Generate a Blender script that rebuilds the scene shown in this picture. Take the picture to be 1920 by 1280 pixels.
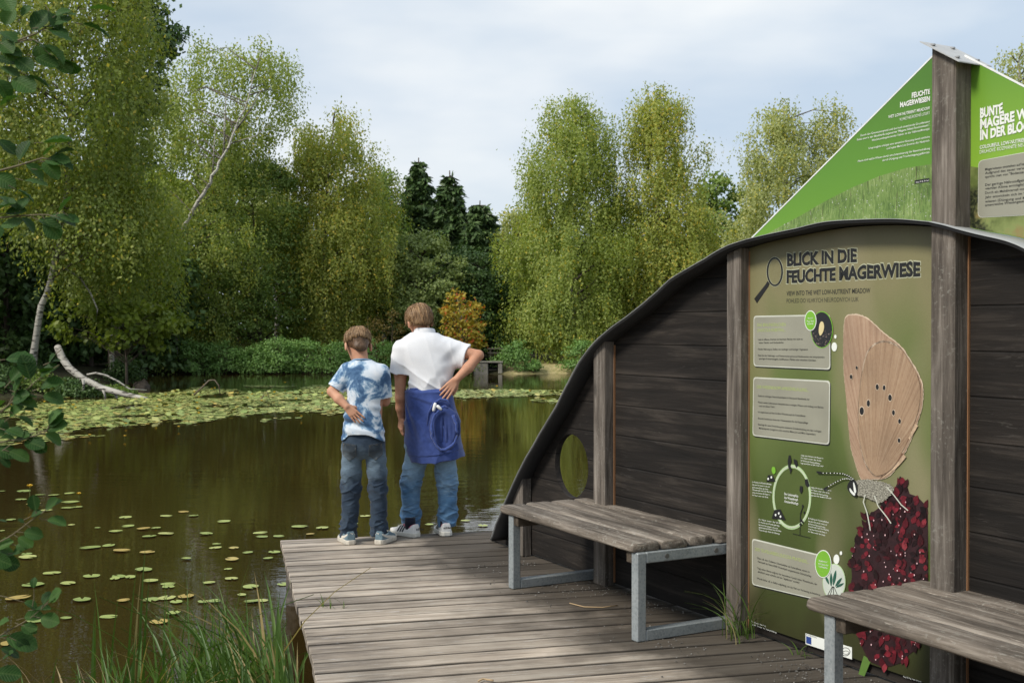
import bpy, math, random
import numpy as np
from mathutils import Vector, Matrix

for _o in list(bpy.data.objects):
    bpy.data.objects.remove(_o)
SC = bpy.context.scene
COL = SC.collection
RAD = math.radians

# ------------------------------------------------------------------ camera
F = 2130.0                       # focal length in photo pixels (1920 wide)
PITCH = math.atan(22.0 / F)
CAM_Z = 1.4
cam_data = bpy.data.cameras.new('camera')
cam = bpy.data.objects.new('camera', cam_data)
COL.objects.link(cam)
cam.location = (0, 0, CAM_Z)
cam.rotation_euler = (math.pi / 2 - PITCH, 0, 0)
cam_data.sensor_width = 36.0
cam_data.lens = F / 1920 * 36.0
cam_data.clip_start = 0.05
cam_data.clip_end = 2000
cam_data.dof.use_dof = True
cam_data.dof.focus_distance = 6.2
cam_data.dof.aperture_fstop = 8.0
SC.camera = cam

# ------------------------------------------------------------------ sky, sun, exposure
SUN_EL, SUN_AZ = RAD(43), RAD(-124)      # azimuth from +Y clockwise: behind and left of the camera
W = bpy.data.worlds.new('World')
SC.world = W
W.use_nodes = True
nt = W.node_tree
nt.nodes.clear()
def _n(t, **kw):
    n = nt.nodes.new(t)
    for k, v in kw.items():
        setattr(n, k, v)
    return n
w_out = _n('ShaderNodeOutputWorld')
w_bg = _n('ShaderNodeBackground'); w_bg.inputs['Strength'].default_value = 0.105
w_sky = _n('ShaderNodeTexSky'); w_sky.sky_type = 'NISHITA'; w_sky.sun_disc = False
w_sky.sun_elevation = SUN_EL; w_sky.sun_rotation = SUN_AZ
w_sky.air_density = 1.0; w_sky.dust_density = 1.5
w_tc = _n('ShaderNodeTexCoord')
w_map = _n('ShaderNodeMapping'); w_map.inputs['Scale'].default_value = (1.0, 1.0, 3.0)
w_map.inputs['Location'].default_value = (0.37, 0.1, 0.42)
w_noi = _n('ShaderNodeTexNoise'); w_noi.inputs['Scale'].default_value = 2.3
w_noi.inputs['Detail'].default_value = 6; w_noi.inputs['Roughness'].default_value = 0.48
w_noi.inputs['Distortion'].default_value = 0.35
w_rmp = _n('ShaderNodeValToRGB')
w_rmp.color_ramp.elements[0].position = 0.38; w_rmp.color_ramp.elements[0].color = (0.78, 0.78, 0.78, 1)
w_rmp.color_ramp.elements[1].position = 0.62; w_rmp.color_ramp.elements[1].color = (1, 1, 1, 1)
w_noi2 = _n('ShaderNodeTexNoise'); w_noi2.inputs['Scale'].default_value = 2.0
w_noi2.inputs['Detail'].default_value = 5; w_noi2.inputs['Roughness'].default_value = 0.5
w_cl = _n('ShaderNodeValToRGB')
w_cl.color_ramp.elements[0].position = 0.42; w_cl.color_ramp.elements[0].color = (4.35, 5.2, 6.2, 1)
w_cl.color_ramp.elements[1].position = 0.66; w_cl.color_ramp.elements[1].color = (6.9, 7.15, 7.3, 1)
w_mix = _n('ShaderNodeMix', data_type='RGBA')
L = nt.links.new
L(w_tc.outputs['Generated'], w_map.inputs['Vector'])
L(w_map.outputs['Vector'], w_noi.inputs['Vector'])
L(w_map.outputs['Vector'], w_noi2.inputs['Vector'])
L(w_noi.outputs['Fac'], w_rmp.inputs['Fac'])
L(w_noi2.outputs['Fac'], w_cl.inputs['Fac'])
L(w_rmp.outputs['Color'], w_mix.inputs[0])
L(w_sky.outputs['Color'], w_mix.inputs[6])
L(w_cl.outputs['Color'], w_mix.inputs[7])
L(w_mix.outputs[2], w_bg.inputs['Color'])
L(w_bg.outputs['Background'], w_out.inputs['Surface'])

sun_d = bpy.data.lights.new('sun', 'SUN')
sun_d.energy = 2.9
sun_d.angle = RAD(14)
sun_d.color = (1.0, 0.94, 0.84)
sun = bpy.data.objects.new('sun', sun_d)
COL.objects.link(sun)
_sd = Vector((math.sin(SUN_AZ) * math.cos(SUN_EL), math.cos(SUN_AZ) * math.cos(SUN_EL), math.sin(SUN_EL)))
sun.rotation_euler = _sd.to_track_quat('Z', 'Y').to_euler()
sun.location = (-5, -5, 20)

SC.view_settings.view_transform = 'Standard'
SC.view_settings.look = 'None'
SC.view_settings.exposure = 0.38
SC.view_settings.gamma = 1.0
SC.view_settings.use_curve_mapping = False
SC.render.engine = 'CYCLES'
SC.cycles.use_denoising = True
SC.cycles.max_bounces = 8
SC.cycles.diffuse_bounces = 3
SC.cycles.glossy_bounces = 3
SC.cycles.transmission_bounces = 4
SC.cycles.transparent_max_bounces = 6
SC.cycles.caustics_reflective = False
SC.cycles.caustics_refractive = False

# ------------------------------------------------------------------ picture-to-place helpers (give real world positions)
_cp, _sp = math.cos(PITCH), math.sin(PITCH)
def ray(px, py):
    u, v = (px - 960) / F, (640 - py) / F
    return np.array([u, _cp + v * _sp, -_sp + v * _cp])
def at(px, py, Y):
    d = ray(px, py)
    return np.array([0, 0, CAM_Z]) + d * (Y / d[1])
def gp(px, py, z=0.0):
    d = ray(px, py)
    return np.array([0, 0, CAM_Z]) + d * ((z - CAM_Z) / d[2])
WATER_Z = -0.4

# ------------------------------------------------------------------ object helpers
def tag(o, label=None, cat=None, group=None, kind=None):
    if label: o['label'] = label
    if cat: o['category'] = cat
    if group: o['group'] = group
    if kind: o['kind'] = kind
    return o
def thing(name, label, cat, loc=(0, 0, 0), rz=0.0, group=None):
    o = bpy.data.objects.new(name, None)
    COL.objects.link(o)
    o.empty_display_size = 0.1
    o.location = Vector([float(c) for c in loc])
    o.rotation_euler = (0, 0, rz)
    return tag(o, label, cat, group)
def mesh_data(name, V, Fc, smooth=False):
    me = bpy.data.meshes.new(name)
    V = np.asarray(V, dtype=np.float32)
    if isinstance(Fc, np.ndarray):
        n, k = Fc.shape
        me.vertices.add(len(V)); me.vertices.foreach_set('co', V.ravel())
        me.loops.add(n * k); me.loops.foreach_set('vertex_index', Fc.astype(np.int32).ravel())
        me.polygons.add(n)
        me.polygons.foreach_set('loop_start', np.arange(0, n * k, k, dtype=np.int32))
        if smooth:
            me.polygons.foreach_set('use_smooth', np.ones(n, dtype=bool))
        me.update(calc_edges=True)
    else:
        me.from_pydata(V.tolist(), [], Fc)
        if smooth:
            me.polygons.foreach_set('use_smooth', np.ones(len(me.polygons), dtype=bool))
        me.update()
    return me
def obj(name, V, Fc, m, parent=None, smooth=False, world=True):
    """One mesh object. With a parent and world=True the vertices are world positions (parents here are unrotated)."""
    V = np.asarray(V, dtype=np.float64).reshape(-1, 3)
    if parent is not None and world:
        q = parent
        while q is not None:
            V = V - np.array(q.location); q = q.parent
    me = mesh_data(name, V, Fc, smooth)
    if m is not None:
        for mm in (m if isinstance(m, (list, tuple)) else [m]):
            me.materials.append(mm)
    o = bpy.data.objects.new(name, me)
    COL.objects.link(o)
    if parent is not None:
        o.parent = parent
    return o
def copy_tree(o, parent=None):
    c = o.copy(); COL.objects.link(c); c.parent = parent
    for ch in list(o.children):
        copy_tree(ch, c)
    return c
class MB:
    """Collects primitive shapes into one mesh."""
    def __init__(s): s.V, s.F, s.n = [], [], 0
    def add(s, V, Fc):
        s.V.append(np.asarray(V, float).reshape(-1, 3))
        s.F += [[i + s.n for i in f] for f in Fc]
        s.n += len(s.V[-1]); return s
    def box(s, c, size, rz=0.0, bev=0.0, M=None):
        hx, hy, hz = [v / 2 for v in size]
        b = min(bev, hx * .9, hy * .9, hz * .9)
        if b <= 0:
            V = np.array([[x, y, z] for z in (-hz, hz) for y in (-hy, hy) for x in (-hx, hx)])
            Fc = [[0, 2, 3, 1], [4, 5, 7, 6], [0, 1, 5, 4], [2, 6, 7, 3], [0, 4, 6, 2], [1, 3, 7, 5]]
        else:
            V, Fc = [], []
            idx = {}
            for sx in (-1, 1):
                for sy in (-1, 1):
                    for sz in (-1, 1):
                        for ax in range(3):
                            p = [sx * (hx - b), sy * (hy - b), sz * (hz - b)]
                            p[ax] = (sx * hx, sy * hy, sz * hz)[ax]
                            idx[(sx, sy, sz, ax)] = len(V); V.append(p)
            def q(*k): Fc.append([idx[i] for i in k])
            for sg in (-1, 1):
                o = [(-1, -1), (1, -1), (1, 1), (-1, 1)]
                if sg < 0: o = o[::-1]
                q(*[(a, c2, sg, 2) for a, c2 in o])
                q(*[(sg, a, c2, 0) for a, c2 in o])
                q(*[(c2, sg, a, 1) for a, c2 in o])
            for a in (-1, 1):
                for c2 in (-1, 1):
                    q((a, c2, -1, 0), (a, c2, 1, 0), (a, c2, 1, 1), (a, c2, -1, 1))
                    q((a, -1, c2, 0), (a, 1, c2, 0), (a, 1, c2, 2), (a, -1, c2, 2))
                    q((-1, a, c2, 1), (1, a, c2, 1), (1, a, c2, 2), (-1, a, c2, 2))
            for sx in (-1, 1):
                for sy in (-1, 1):
                    for sz in (-1, 1):
                        q((sx, sy, sz, 0), (sx, sy, sz, 1), (sx, sy, sz, 2))
            V = np.array(V)
        if M is not None: V = V @ np.array(M).T
        if rz:
            cs, sn = math.cos(rz), math.sin(rz)
            V = np.stack([V[:, 0] * cs - V[:, 1] * sn, V[:, 0] * sn + V[:, 1] * cs, V[:, 2]], 1)
        return s.add(V + np.array(c), Fc)
    def tube(s, path, rad, seg=8, caps=True):
        P = np.asarray(path, float); n = len(P)
        r = np.broadcast_to(np.asarray(rad, float), (n,))
        T = np.gradient(P, axis=0); T /= np.linalg.norm(T, axis=1)[:, None] + 1e-9
        up = np.array([0, 0, 1.0]) if abs(T[0][2]) < .9 else np.array([1.0, 0, 0])
        a = np.arange(seg) / seg * 2 * math.pi
        V = []
        for i in range(n):
            e1 = np.cross(up, T[i]); e1 /= np.linalg.norm(e1) + 1e-9
            e2 = np.cross(T[i], e1); up = np.cross(e1, -T[i]) if False else up
            V.append(P[i] + r[i] * (np.cos(a)[:, None] * e1 + np.sin(a)[:, None] * e2))
        Fc = []
        for i in range(n - 1):
            for j in range(seg):
                k = (j + 1) % seg
                Fc.append([i * seg + j, i * seg + k, (i + 1) * seg + k, (i + 1) * seg + j])
        if caps:
            Fc.append(list(range(seg))[::-1]); Fc.append([(n - 1) * seg + j for j in range(seg)])
        return s.add(np.concatenate(V), Fc)
    def disc(s, c, r, seg=20, h=.002, axis=1):
        """a short cylinder along the axis (0 x, 1 y, 2 z)"""
        a = np.arange(seg) / seg * 2 * math.pi
        o = [i for i in range(3) if i != axis]
        V = np.zeros((2 * seg, 3))
        rr = (r, r) if not isinstance(r, tuple) else r
        for k in range(2):
            V[k * seg:(k + 1) * seg, o[0]] = rr[0] * np.cos(a)
            V[k * seg:(k + 1) * seg, o[1]] = rr[1] * np.sin(a)
            V[k * seg:(k + 1) * seg, axis] = h * (k - .5)
        Fc = [list(range(seg)), [seg + j for j in range(seg)][::-1]]
        for j in range(seg):
            k = (j + 1) % seg
            Fc.append([j, seg + j, seg + k, k])
        return s.add(V + np.array(c), Fc)
    def build(s, name, m, parent=None, smooth=False, world=True):
        return obj(name, np.concatenate(s.V), s.F, m, parent, smooth, world)

# ------------------------------------------------------------------ materials
class NT:
    def __init__(s, name):
        s.m = bpy.data.materials.new(name); s.m.use_nodes = True
        s.t = s.m.node_tree
        s.b = s.t.nodes['Principled BSDF']; s.out = s.t.nodes['Material Output']
        s._tc = None
    def n(s, typ, ins=None, **kw):
        n = s.t.nodes.new(typ)
        for k, v in kw.items(): setattr(n, k, v)
        for k, v in (ins or {}).items(): s.set(n.inputs[k], v)
        return n
    def set(s, sock, v):
        if isinstance(v, bpy.types.NodeSocket): s.t.links.new(v, sock)
        else:
            if hasattr(sock.default_value, '__len__') and not hasattr(v, '__len__'): v = (v,) * len(sock.default_value)
            if hasattr(v, '__len__') and len(v) == 3 and len(sock.default_value) == 4: v = (*v, 1)
            sock.default_value = v
    def co(s, kind='Object'):
        if s._tc is None: s._tc = s.n('ShaderNodeTexCoord')
        return s._tc.outputs[kind]
    def mapped(s, scale=(1, 1, 1), rot=(0, 0, 0), loc=(0, 0, 0), src=None):
        return s.n('ShaderNodeMapping', {'Vector': src or s.co(), 'Scale': scale, 'Rotation': rot, 'Location': loc}).outputs[0]
    def noise(s, vec, scale, detail=4, rough=.5, dist=0):
        return s.n('ShaderNodeTexNoise', {'Vector': vec, 'Scale': scale, 'Detail': detail, 'Roughness': rough, 'Distortion': dist}).outputs['Fac']
    def ramp(s, fac, stops, interp='LINEAR'):
        r = s.n('ShaderNodeValToRGB', {'Fac': fac}); r.color_ramp.interpolation = interp
        e = r.color_ramp.elements
        while len(e) < len(stops): e.new(.5)
        for el, (p, c) in zip(e, stops):
            el.position = p
            el.color = (c, c, c, 1) if not hasattr(c, '__len__') else (*c, 1)
        return r.outputs['Color']
    def mix(s, fac, a, b, mode='MIX'):
        n = s.n('ShaderNodeMix', data_type='RGBA', blend_type=mode)
        s.set(n.inputs[0], fac); s.set(n.inputs[6], a); s.set(n.inputs[7], b)
        return n.outputs[2]
    def math(s, op, a, b=0.0, clamp=False):
        n = s.n('ShaderNodeMath', operation=op, use_clamp=clamp)
        s.set(n.inputs[0], a); s.set(n.inputs[1], b); return n.outputs[0]
    def sep(s, vec): return s.n('ShaderNodeSeparateXYZ', {'Vector': vec}).outputs
    def island(s): return s.n('ShaderNodeNewGeometry').outputs['Random Per Island']
    def bump(s, h, strength=.3, dist=.01):
        s.set(s.b.inputs['Normal'], s.n('ShaderNodeBump', {'Height': h, 'Strength': strength, 'Distance': dist}).outputs[0])
    def fin(s, color=None, rough=.6, metal=0.0, spec=.5):
        if color is not None: s.set(s.b.inputs['Base Color'], color)
        s.set(s.b.inputs['Roughness'], rough); s.set(s.b.inputs['Metallic'], metal)
        s.set(s.b.inputs['Specular IOR Level'], spec)
        return s.m
def plain(name, c, rough=.6, metal=0.0, spec=.5, var=.12, scale=14):
    k = NT(name)
    f = k.noise(k.co(), scale, 4)
    c = np.array(c)
    return k.fin(k.ramp(f, [(.25, tuple(c * (1 - var))), (.75, tuple(np.minimum(c * (1 + var), 1)))]), rough, metal, spec)

def wood(name, dark, mid, light, along=0, scale=1.0, rough=.8, seam=None, bump=.5, island=.35, stain_and_shade=None, lichen=0.0, scratches=0.0, cracks=0.0):
    """weathered timber, grain along the object's axis `along`"""
    k = NT(name)
    sc = [30.0 * scale] * 3; sc[along] = 2.2 * scale
    isl = k.island()
    off = k.n('ShaderNodeVectorMath', {0: k.co(), 1: k.n('ShaderNodeCombineXYZ', {'X': k.math('MULTIPLY', isl, 13.7), 'Y': k.math('MULTIPLY', isl, 7.1), 'Z': k.math('MULTIPLY', isl, 3.3)}).outputs[0]}, operation='ADD').outputs[0]
    v = k.mapped(sc, src=off)
    g = k.noise(v, 1.0, 7, .62, .6)
    sc2 = [90.0 * scale] * 3; sc2[along] = 5.5 * scale
    g2 = k.noise(k.mapped(sc2, src=off), 1.0, 4, .6)
    big = k.noise(off, 2.6 * scale, 4, .55)
    f = k.math('ADD', k.math('MULTIPLY', g, .75), k.math('MULTIPLY', g2, .25))
    col = k.ramp(f, [(.34, dark), (.5, mid), (.66, light)])
    col = k.mix(1.0, col, k.ramp(big, [(.3, .62), (.7, 1.2)]), 'MULTIPLY')
    if island: col = k.mix(1.0, col, k.ramp(isl, [(0, 1 - island), (1, 1 + island * .6)]), 'MULTIPLY')
    if cracks:
        csc = [120.0 * scale] * 3; csc[along] = 4.0 * scale
        ck = k.noise(k.mapped(csc, src=off), 1.0, 3, .7, .4); cb = k.noise(off, 6.0, 3)
        cm = k.math('MULTIPLY', k.ramp(ck, [(.60, 0.0), (.68, 1.0)]), k.ramp(cb, [(.35, .2), (.6, 1.0)]))
        col = k.mix(k.math('MULTIPLY', cm, cracks), col, (.05, .042, .036))
        csc[along] = 9.0 * scale
        pl = k.noise(k.mapped(csc, src=off), 1.0, 3, .7)
        col = k.mix(k.math('MULTIPLY', k.ramp(pl, [(.62, 0.0), (.70, 1.0)]), cracks * .7), col, tuple(min(c * 1.6, .6) for c in light))
    # knots
    ksc = [5.0 * scale] * 3; ksc[along] = 1.7 * scale
    kn = k.n('ShaderNodeTexVoronoi', {'Vector': k.mapped(ksc, src=off), 'Scale': 1.0, 'Randomness': 1.0}).outputs['Distance']
    kn = k.ramp(kn, [(.04, .25), (.10, 1.0)])
    col = k.mix(.75, col, kn, 'MULTIPLY')
    if lichen:
        l = k.noise(off, 60 * scale, 5, .7)
        l2 = k.noise(off, 5 * scale, 3)
        lm = k.math('MULTIPLY', k.ramp(l, [(.56, 0.0), (.64, 1.0)]), k.ramp(l2, [(.42, 0.0), (.62, 1.0)]))
        col = k.mix(k.math('MULTIPLY', lm, lichen), col, (.42, .42, .37))
    if scratches:
        ssc = [70.0] * 3; ssc[along] = 6.0
        q = k.noise(k.mapped(ssc, src=off), 1.0, 3, .7, 1.2)
        q2 = k.noise(off, 3.5, 3)
        col = k.mix(k.math('MULTIPLY', k.math('MULTIPLY', k.ramp(q, [(.60, 0.0), (.66, 1.0)]), k.ramp(q2, [(.45, 0.0), (.6, 1.0)])), scratches), col, (.22, .2, .18))
    h = k.math('ADD', g, k.math('MULTIPLY', g2, .4))
    if seam:
        z = k.sep(k.co())['Z']
        fr = k.math('FRACT', k.math('DIVIDE', z, seam))
        sm = k.ramp(k.math('ABSOLUTE', k.math('SUBTRACT', fr, .5)), [(.465, 1.0), (.49, 0.0)])
        row = k.n('ShaderNodeTexWhiteNoise', {'W': k.math('FLOOR', k.math('DIVIDE', z, seam))}, noise_dimensions='1D').outputs['Value']
        col = k.mix(1.0, col, k.ramp(row, [(0, .85), (1, 1.15)]), 'MULTIPLY')
        col = k.mix(1.0, col, k.ramp(sm, [(0, .6), (1, 1.0)]), 'MULTIPLY')
        h = k.math('ADD', h, k.math('MULTIPLY', sm, .8))
    if stain_and_shade is not None: col = stain_and_shade(k, col)
    k.bump(h, bump, .006)
    return k.fin(col, rough, 0, .3)

def leaf_mat(name, cols, trans=.3, rough=.5, nscale=.5, yellow=None, spec=.3):
    """foliage: hue varies leaf by leaf and bough by bough"""
    k = NT(name)
    r = k.island()
    n = k.noise(k.co(), nscale, 3, .6)
    f = k.math('ADD', k.math('MULTIPLY', r, .34), k.math('MULTIPLY', k.math('SUBTRACT', n, .24), 1.15), clamp=True)
    st = [(i / (len(cols) - 1), c) for i, c in enumerate(cols)]
    col = k.ramp(f, st)
    if yellow is not None:
        r2 = k.math('FRACT', k.math('MULTIPLY', r, 57.31))
        col = k.mix(k.ramp(r2, [(1 - yellow[1] - .01, 0.0), (1 - yellow[1] + .01, 1.0)]), col, yellow[0])
    k.fin(col, rough, 0, spec)
    if trans:
        tr = k.n('ShaderNodeBsdfTranslucent', {'Color': k.mix(1.0, col, (1.25, 1.3, .55), 'MULTIPLY')})
        mx = k.n('ShaderNodeMixShader', {'Fac': trans})
        k.t.links.new(k.b.outputs[0], mx.inputs[1]); k.t.links.new(tr.outputs[0], mx.inputs[2])
        k.t.links.new(mx.outputs[0], k.out.inputs['Surface'])
    return k.m
# ================================================================== SETTING: terrain, water
rng = np.random.default_rng(11)
def vnoise(x, y, z=0.0, seed=0):
    """value noise in 0..1 for numpy arrays"""
    x, y, z = np.broadcast_arrays(np.asarray(x, np.float64), np.asarray(y, np.float64), np.asarray(z, np.float64))
    xi, yi, zi = np.floor(x), np.floor(y), np.floor(z)
    fx, fy, fz = x - xi, y - yi, z - zi
    fx, fy, fz = [f * f * (3 - 2 * f) for f in (fx, fy, fz)]
    xi, yi, zi = xi.astype(np.int64), yi.astype(np.int64), zi.astype(np.int64)
    def h(a, b, c):
        n = (a * 73856093) ^ (b * 19349663) ^ (c * 83492791) ^ (seed * 2654435)
        n = (n ^ (n >> 13)) * 1274126177
        n = n & 0x7fffffff
        n = (n ^ (n >> 16)) & 0xffff
        return n / 65535.0
    r = 0
    for a in (0, 1):
        for b in (0, 1):
            for c in (0, 1):
                w = (fx if a else 1 - fx) * (fy if b else 1 - fy) * (fz if c else 1 - fz)
                r = r + w * h(xi + a, yi + b, zi + c)
    return r
POND = np.array([(-1.2, 4.6), (-2.4, 4.9), (-5, 5.3), (-9, 7), (-15, 14), (-18.5, 23), (-15.5, 28.5), (-13.0, 30.2), (-11.9, 31.2), (-11.6, 33.5),
                 (-13, 37), (-15.5, 42), (-15.5, 46.3), (-11, 47.0), (-5, 47.2), (-1, 46.6), (4, 46.8), (12, 47), (26, 46),
                 (32, 34), (30, 16), (20, 6), (9, 4.6), (3, 4.3)], float)
def pond_sd(X, Y):
    """signed distance to the shoreline, positive on land"""
    d = np.full(X.shape, 1e9); ins = np.zeros(X.shape, bool)
    n = len(POND)
    for i in range(n):
        a, b = POND[i], POND[(i + 1) % n]
        e = b - a
        t = np.clip(((X - a[0]) * e[0] + (Y - a[1]) * e[1]) / (e @ e), 0, 1)
        d = np.minimum(d, np.hypot(X - a[0] - t * e[0], Y - a[1] - t * e[1]))
        c = ((a[1] > Y) != (b[1] > Y)) & (X < (b[0] - a[0]) * (Y - a[1]) / (b[1] - a[1] + 1e-12) + a[0])
        ins ^= c
    return np.where(ins, -d, d)
def ground_z(X, Y):
    X, Y = np.asarray(X, float), np.asarray(Y, float)
    s = pond_sd(X, Y) + (vnoise(X * .5, Y * .5, 0, 3) - .5) * .9 * np.clip((Y - 8) / 10, 0, 1)
    z = np.where(s < 0, np.maximum(s * .22, -1.0), np.minimum(s * .38, .34 + np.clip((s - 1) * .012, 0, 1.5)))
    z = z + (vnoise(X * .9, Y * .9, 0, 5) - .5) * .16 * np.clip(s + .3, 0, 1)
    near = np.clip(1 - (np.hypot(X, Y - 2)) / 3.2, 0, 1)      # keep the ground under the deck
    return WATER_Z + z - near * .1
def terrain():
    xs = np.concatenate([np.linspace(-400, -62, 14), np.arange(-60, 60.01, .6), np.linspace(62, 400, 14)])
    ys = np.concatenate([np.linspace(-300, -12, 12), np.arange(-10, 80.01, .6), np.linspace(84, 500, 14)])
    X, Y = np.meshgrid(xs, ys)
    Z = ground_z(X, Y)
    V = np.stack([X, Y, Z], -1).reshape(-1, 3)
    ny, nx = X.shape
    i = np.arange(ny - 1)[:, None] * nx + np.arange(nx - 1)[None]
    Fc = np.stack([i, i + 1, i + nx + 1, i + nx], -1).reshape(-1, 4)
    k = NT('ground_soil')
    v = k.co()
    n1 = k.noise(v, .8, 5, .6); n2 = k.noise(v, 9, 4, .6)
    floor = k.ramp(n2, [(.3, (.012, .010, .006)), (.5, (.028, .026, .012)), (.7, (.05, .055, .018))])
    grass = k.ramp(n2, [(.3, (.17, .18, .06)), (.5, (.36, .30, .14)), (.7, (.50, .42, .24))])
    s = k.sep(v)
    grass_clearing = k.math('MULTIPLY', k.ramp(k.math('ADD', s['X'], k.math('MULTIPLY', n1, 1.0)), [(0.0, 0.0), (.6, 1.0)]),
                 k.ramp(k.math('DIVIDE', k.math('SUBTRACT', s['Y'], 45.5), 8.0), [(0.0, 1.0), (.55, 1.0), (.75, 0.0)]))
    col = k.mix(grass_clearing, floor, grass)  # dry grass on the clearing, forest floor elsewhere
    bed = k.ramp(k.math('ADD', s['Z'], .43), [(0.0, 1.0), (.03, 0.0)])
    col = k.mix(bed, col, (.055, .036, .016))
    k.bump(n2, .6, .05)
    o = obj('ground', V, Fc, k.fin(col, .95, 0, .2), smooth=True)
    tag(o, kind='structure')
terrain()

def water():
    xs = [-70, 70]; ys = [-6, 70]
    V = [(xs[0], ys[0], WATER_Z), (xs[1], ys[0], WATER_Z), (xs[1], ys[1], WATER_Z), (xs[0], ys[1], WATER_Z)]
    k = NT('pond_water')
    v = k.co()
    s1 = k.noise(k.mapped((.55, 1.6, 1)), 2.2, 3, .5)
    s2 = k.noise(k.mapped((1.0, 3.2, 1), rot=(0, 0, .35)), 7.0, 2, .5)
    patch = k.noise(v, .22, 2)
    h = k.math('ADD', k.math('MULTIPLY', s1, .7), k.math('MULTIPLY', k.math('MULTIPLY', s2, .30), k.ramp(patch, [(.4, .2), (.62, 1.3)])))
    # rings spreading from under the jetty's end
    rr = k.n('ShaderNodeVectorMath', {0: v, 1: (1.4, 10.6, WATER_Z)}, operation='DISTANCE').outputs['Value']
    wv = k.math('SINE', k.math('MULTIPLY', rr, 21.0))
    h = k.math('ADD', h, k.math('MULTIPLY', k.math('MULTIPLY', wv, .22), k.ramp(k.math('DIVIDE', rr, 4.0), [(.0, 1.0), (.55, .4), (.95, 0.0)])))
    k.bump(h, .05, .06)
    col = k.ramp(k.noise(v, .35, 3), [(.3, (.026, .0165, .0045)), (.7, (.036, .024, .007))])
    k.b.inputs['IOR'].default_value = 1.33
    o = obj('water', V, [[0, 1, 2, 3]], k.fin(col, .02, 0, .5))
    tag(o, kind='structure')
water()

# ================================================================== LILY PADS
def pad_mesh(seed, r=1.0, n=18, curl=.02):
    q = np.random.default_rng(seed)
    a = np.linspace(RAD(14), RAD(346), n)
    rad = r * (1 + .06 * np.sin(a * 2 + q.random() * 6) + .04 * np.sin(a * 5 + q.random() * 6)) * (1 + .0 * a)
    rim = np.stack([rad * np.cos(a), rad * .88 * np.sin(a), curl * r * (.3 + np.abs(np.sin(a * 1.5 + q.random() * 6)))], 1)
    midr = rim * np.array([.6, .6, .15])
    V = np.concatenate([[[0.06 * r, 0, 0]], midr, rim])
    Fc = []
    for i in range(n - 1):
        Fc.append([0, 1 + i, 2 + i])
        Fc.append([1 + i, 1 + n + i, 2 + n + i, 2 + i])
    return V, Fc
def pad_mat(name, c1, c2, c3, spot):
    k = NT(name)
    i = k.n('ShaderNodeObjectInfo').outputs['Random']
    n = k.noise(k.co(), 18, 4, .6)
    col = k.ramp(k.math('ADD', k.math('MULTIPLY', i, .6), k.math('MULTIPLY', n, .4)), [(.2, c1), (.5, c2), (.85, c3)])
    sp = k.ramp(k.noise(k.co(), 34, 3), [(.62, 0.0), (.68, 1.0)])
    col = k.mix(k.math('MULTIPLY', sp, .6), col, spot)
    return k.fin(col, .42, 0, .45)
M_PAD = pad_mat('lily_pad_green', (.21, .28, .07), (.31, .37, .10), (.41, .42, .14), (.2, .12, .03))
M_PADY = pad_mat('lily_pad_yellowed', (.34, .25, .06), (.41, .30, .08), (.42, .36, .11), (.20, .09, .02))
pm_g, pm_y = [], []
for sd in range(5):
    V, Fc = pad_mesh(sd)
    for lst, m in ((pm_g, M_PAD), (pm_y, M_PADY)):
        me = mesh_data('lily_pad', V, Fc, True); me.materials.append(m); lst.append(me)
def pad(x, y, r, kind, label, group, i, dz=.004):
    o = bpy.data.objects.new('lily_pad', (pm_y if kind else pm_g)[i % 5])
    COL.objects.link(o)
    o.location = (x, y, WATER_Z + dz + (i % 7) * .0012)
    o.scale = (r, r, r)
    q = random.Random(i * 7 + 1)
    o.rotation_euler = (q.uniform(-.04, .04), q.uniform(-.04, .04), q.uniform(0, 6.28))
    tag(o, label, 'lily pad', group)
    return o
# pads lying singly on the open water (position in the photo, half width; 1 = yellowed)
LP = """125,280,36 210,300,26 280,302,32 363,293,26 110,326,30 180,333,28,1 175,350,35,1 367,337,45 355,368,35 405,364,26 243,382,32 57,432,28 10,283,18
8,491,16 373,456,20 510,472,16 655,418,33 605,491,36 668,465,32 750,478,35,1 815,476,27 867,410,33 958,389,30,1 1010,409,29 1168,440,36 778,518,38 866,505,42
1077,505,36 1358,498,38 1367,519,33 1455,517,31 1562,467,45 1682,474,38 1620,507,24,1 1130,560,25 1124,576,34 1220,577,30,1 1292,602,27 1432,600,34 1400,633,28
1210,638,38,1 972,635,27 1190,687,24 470,575,53 567,565,36 636,591,47,1 768,601,38,1 145,627,47 140,612,30 270,708,47 478,724,47 620,727,40 600,738,30 680,731,32 750,693,48
785,752,42 877,765,39 878,780,38 1207,738,38 1090,760,33 1308,782,46 1262,825,25 1310,860,38 1360,852,38 1482,767,36 172,770,62 355,763,44 95,840,62,1 428,850,52
645,855,34,1 790,847,50 870,838,50 970,830,50,1 920,860,36 1060,860,30 1120,857,34 905,920,40 567,936,45 830,962,54,1 185,957,50 343,945,30 50,1078,52,1
1800,438,26 1850,452,20 1905,410,30 1960,440,28 2240,455,24 2430,436,26 2520,462,30"""
k_ = 0
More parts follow.
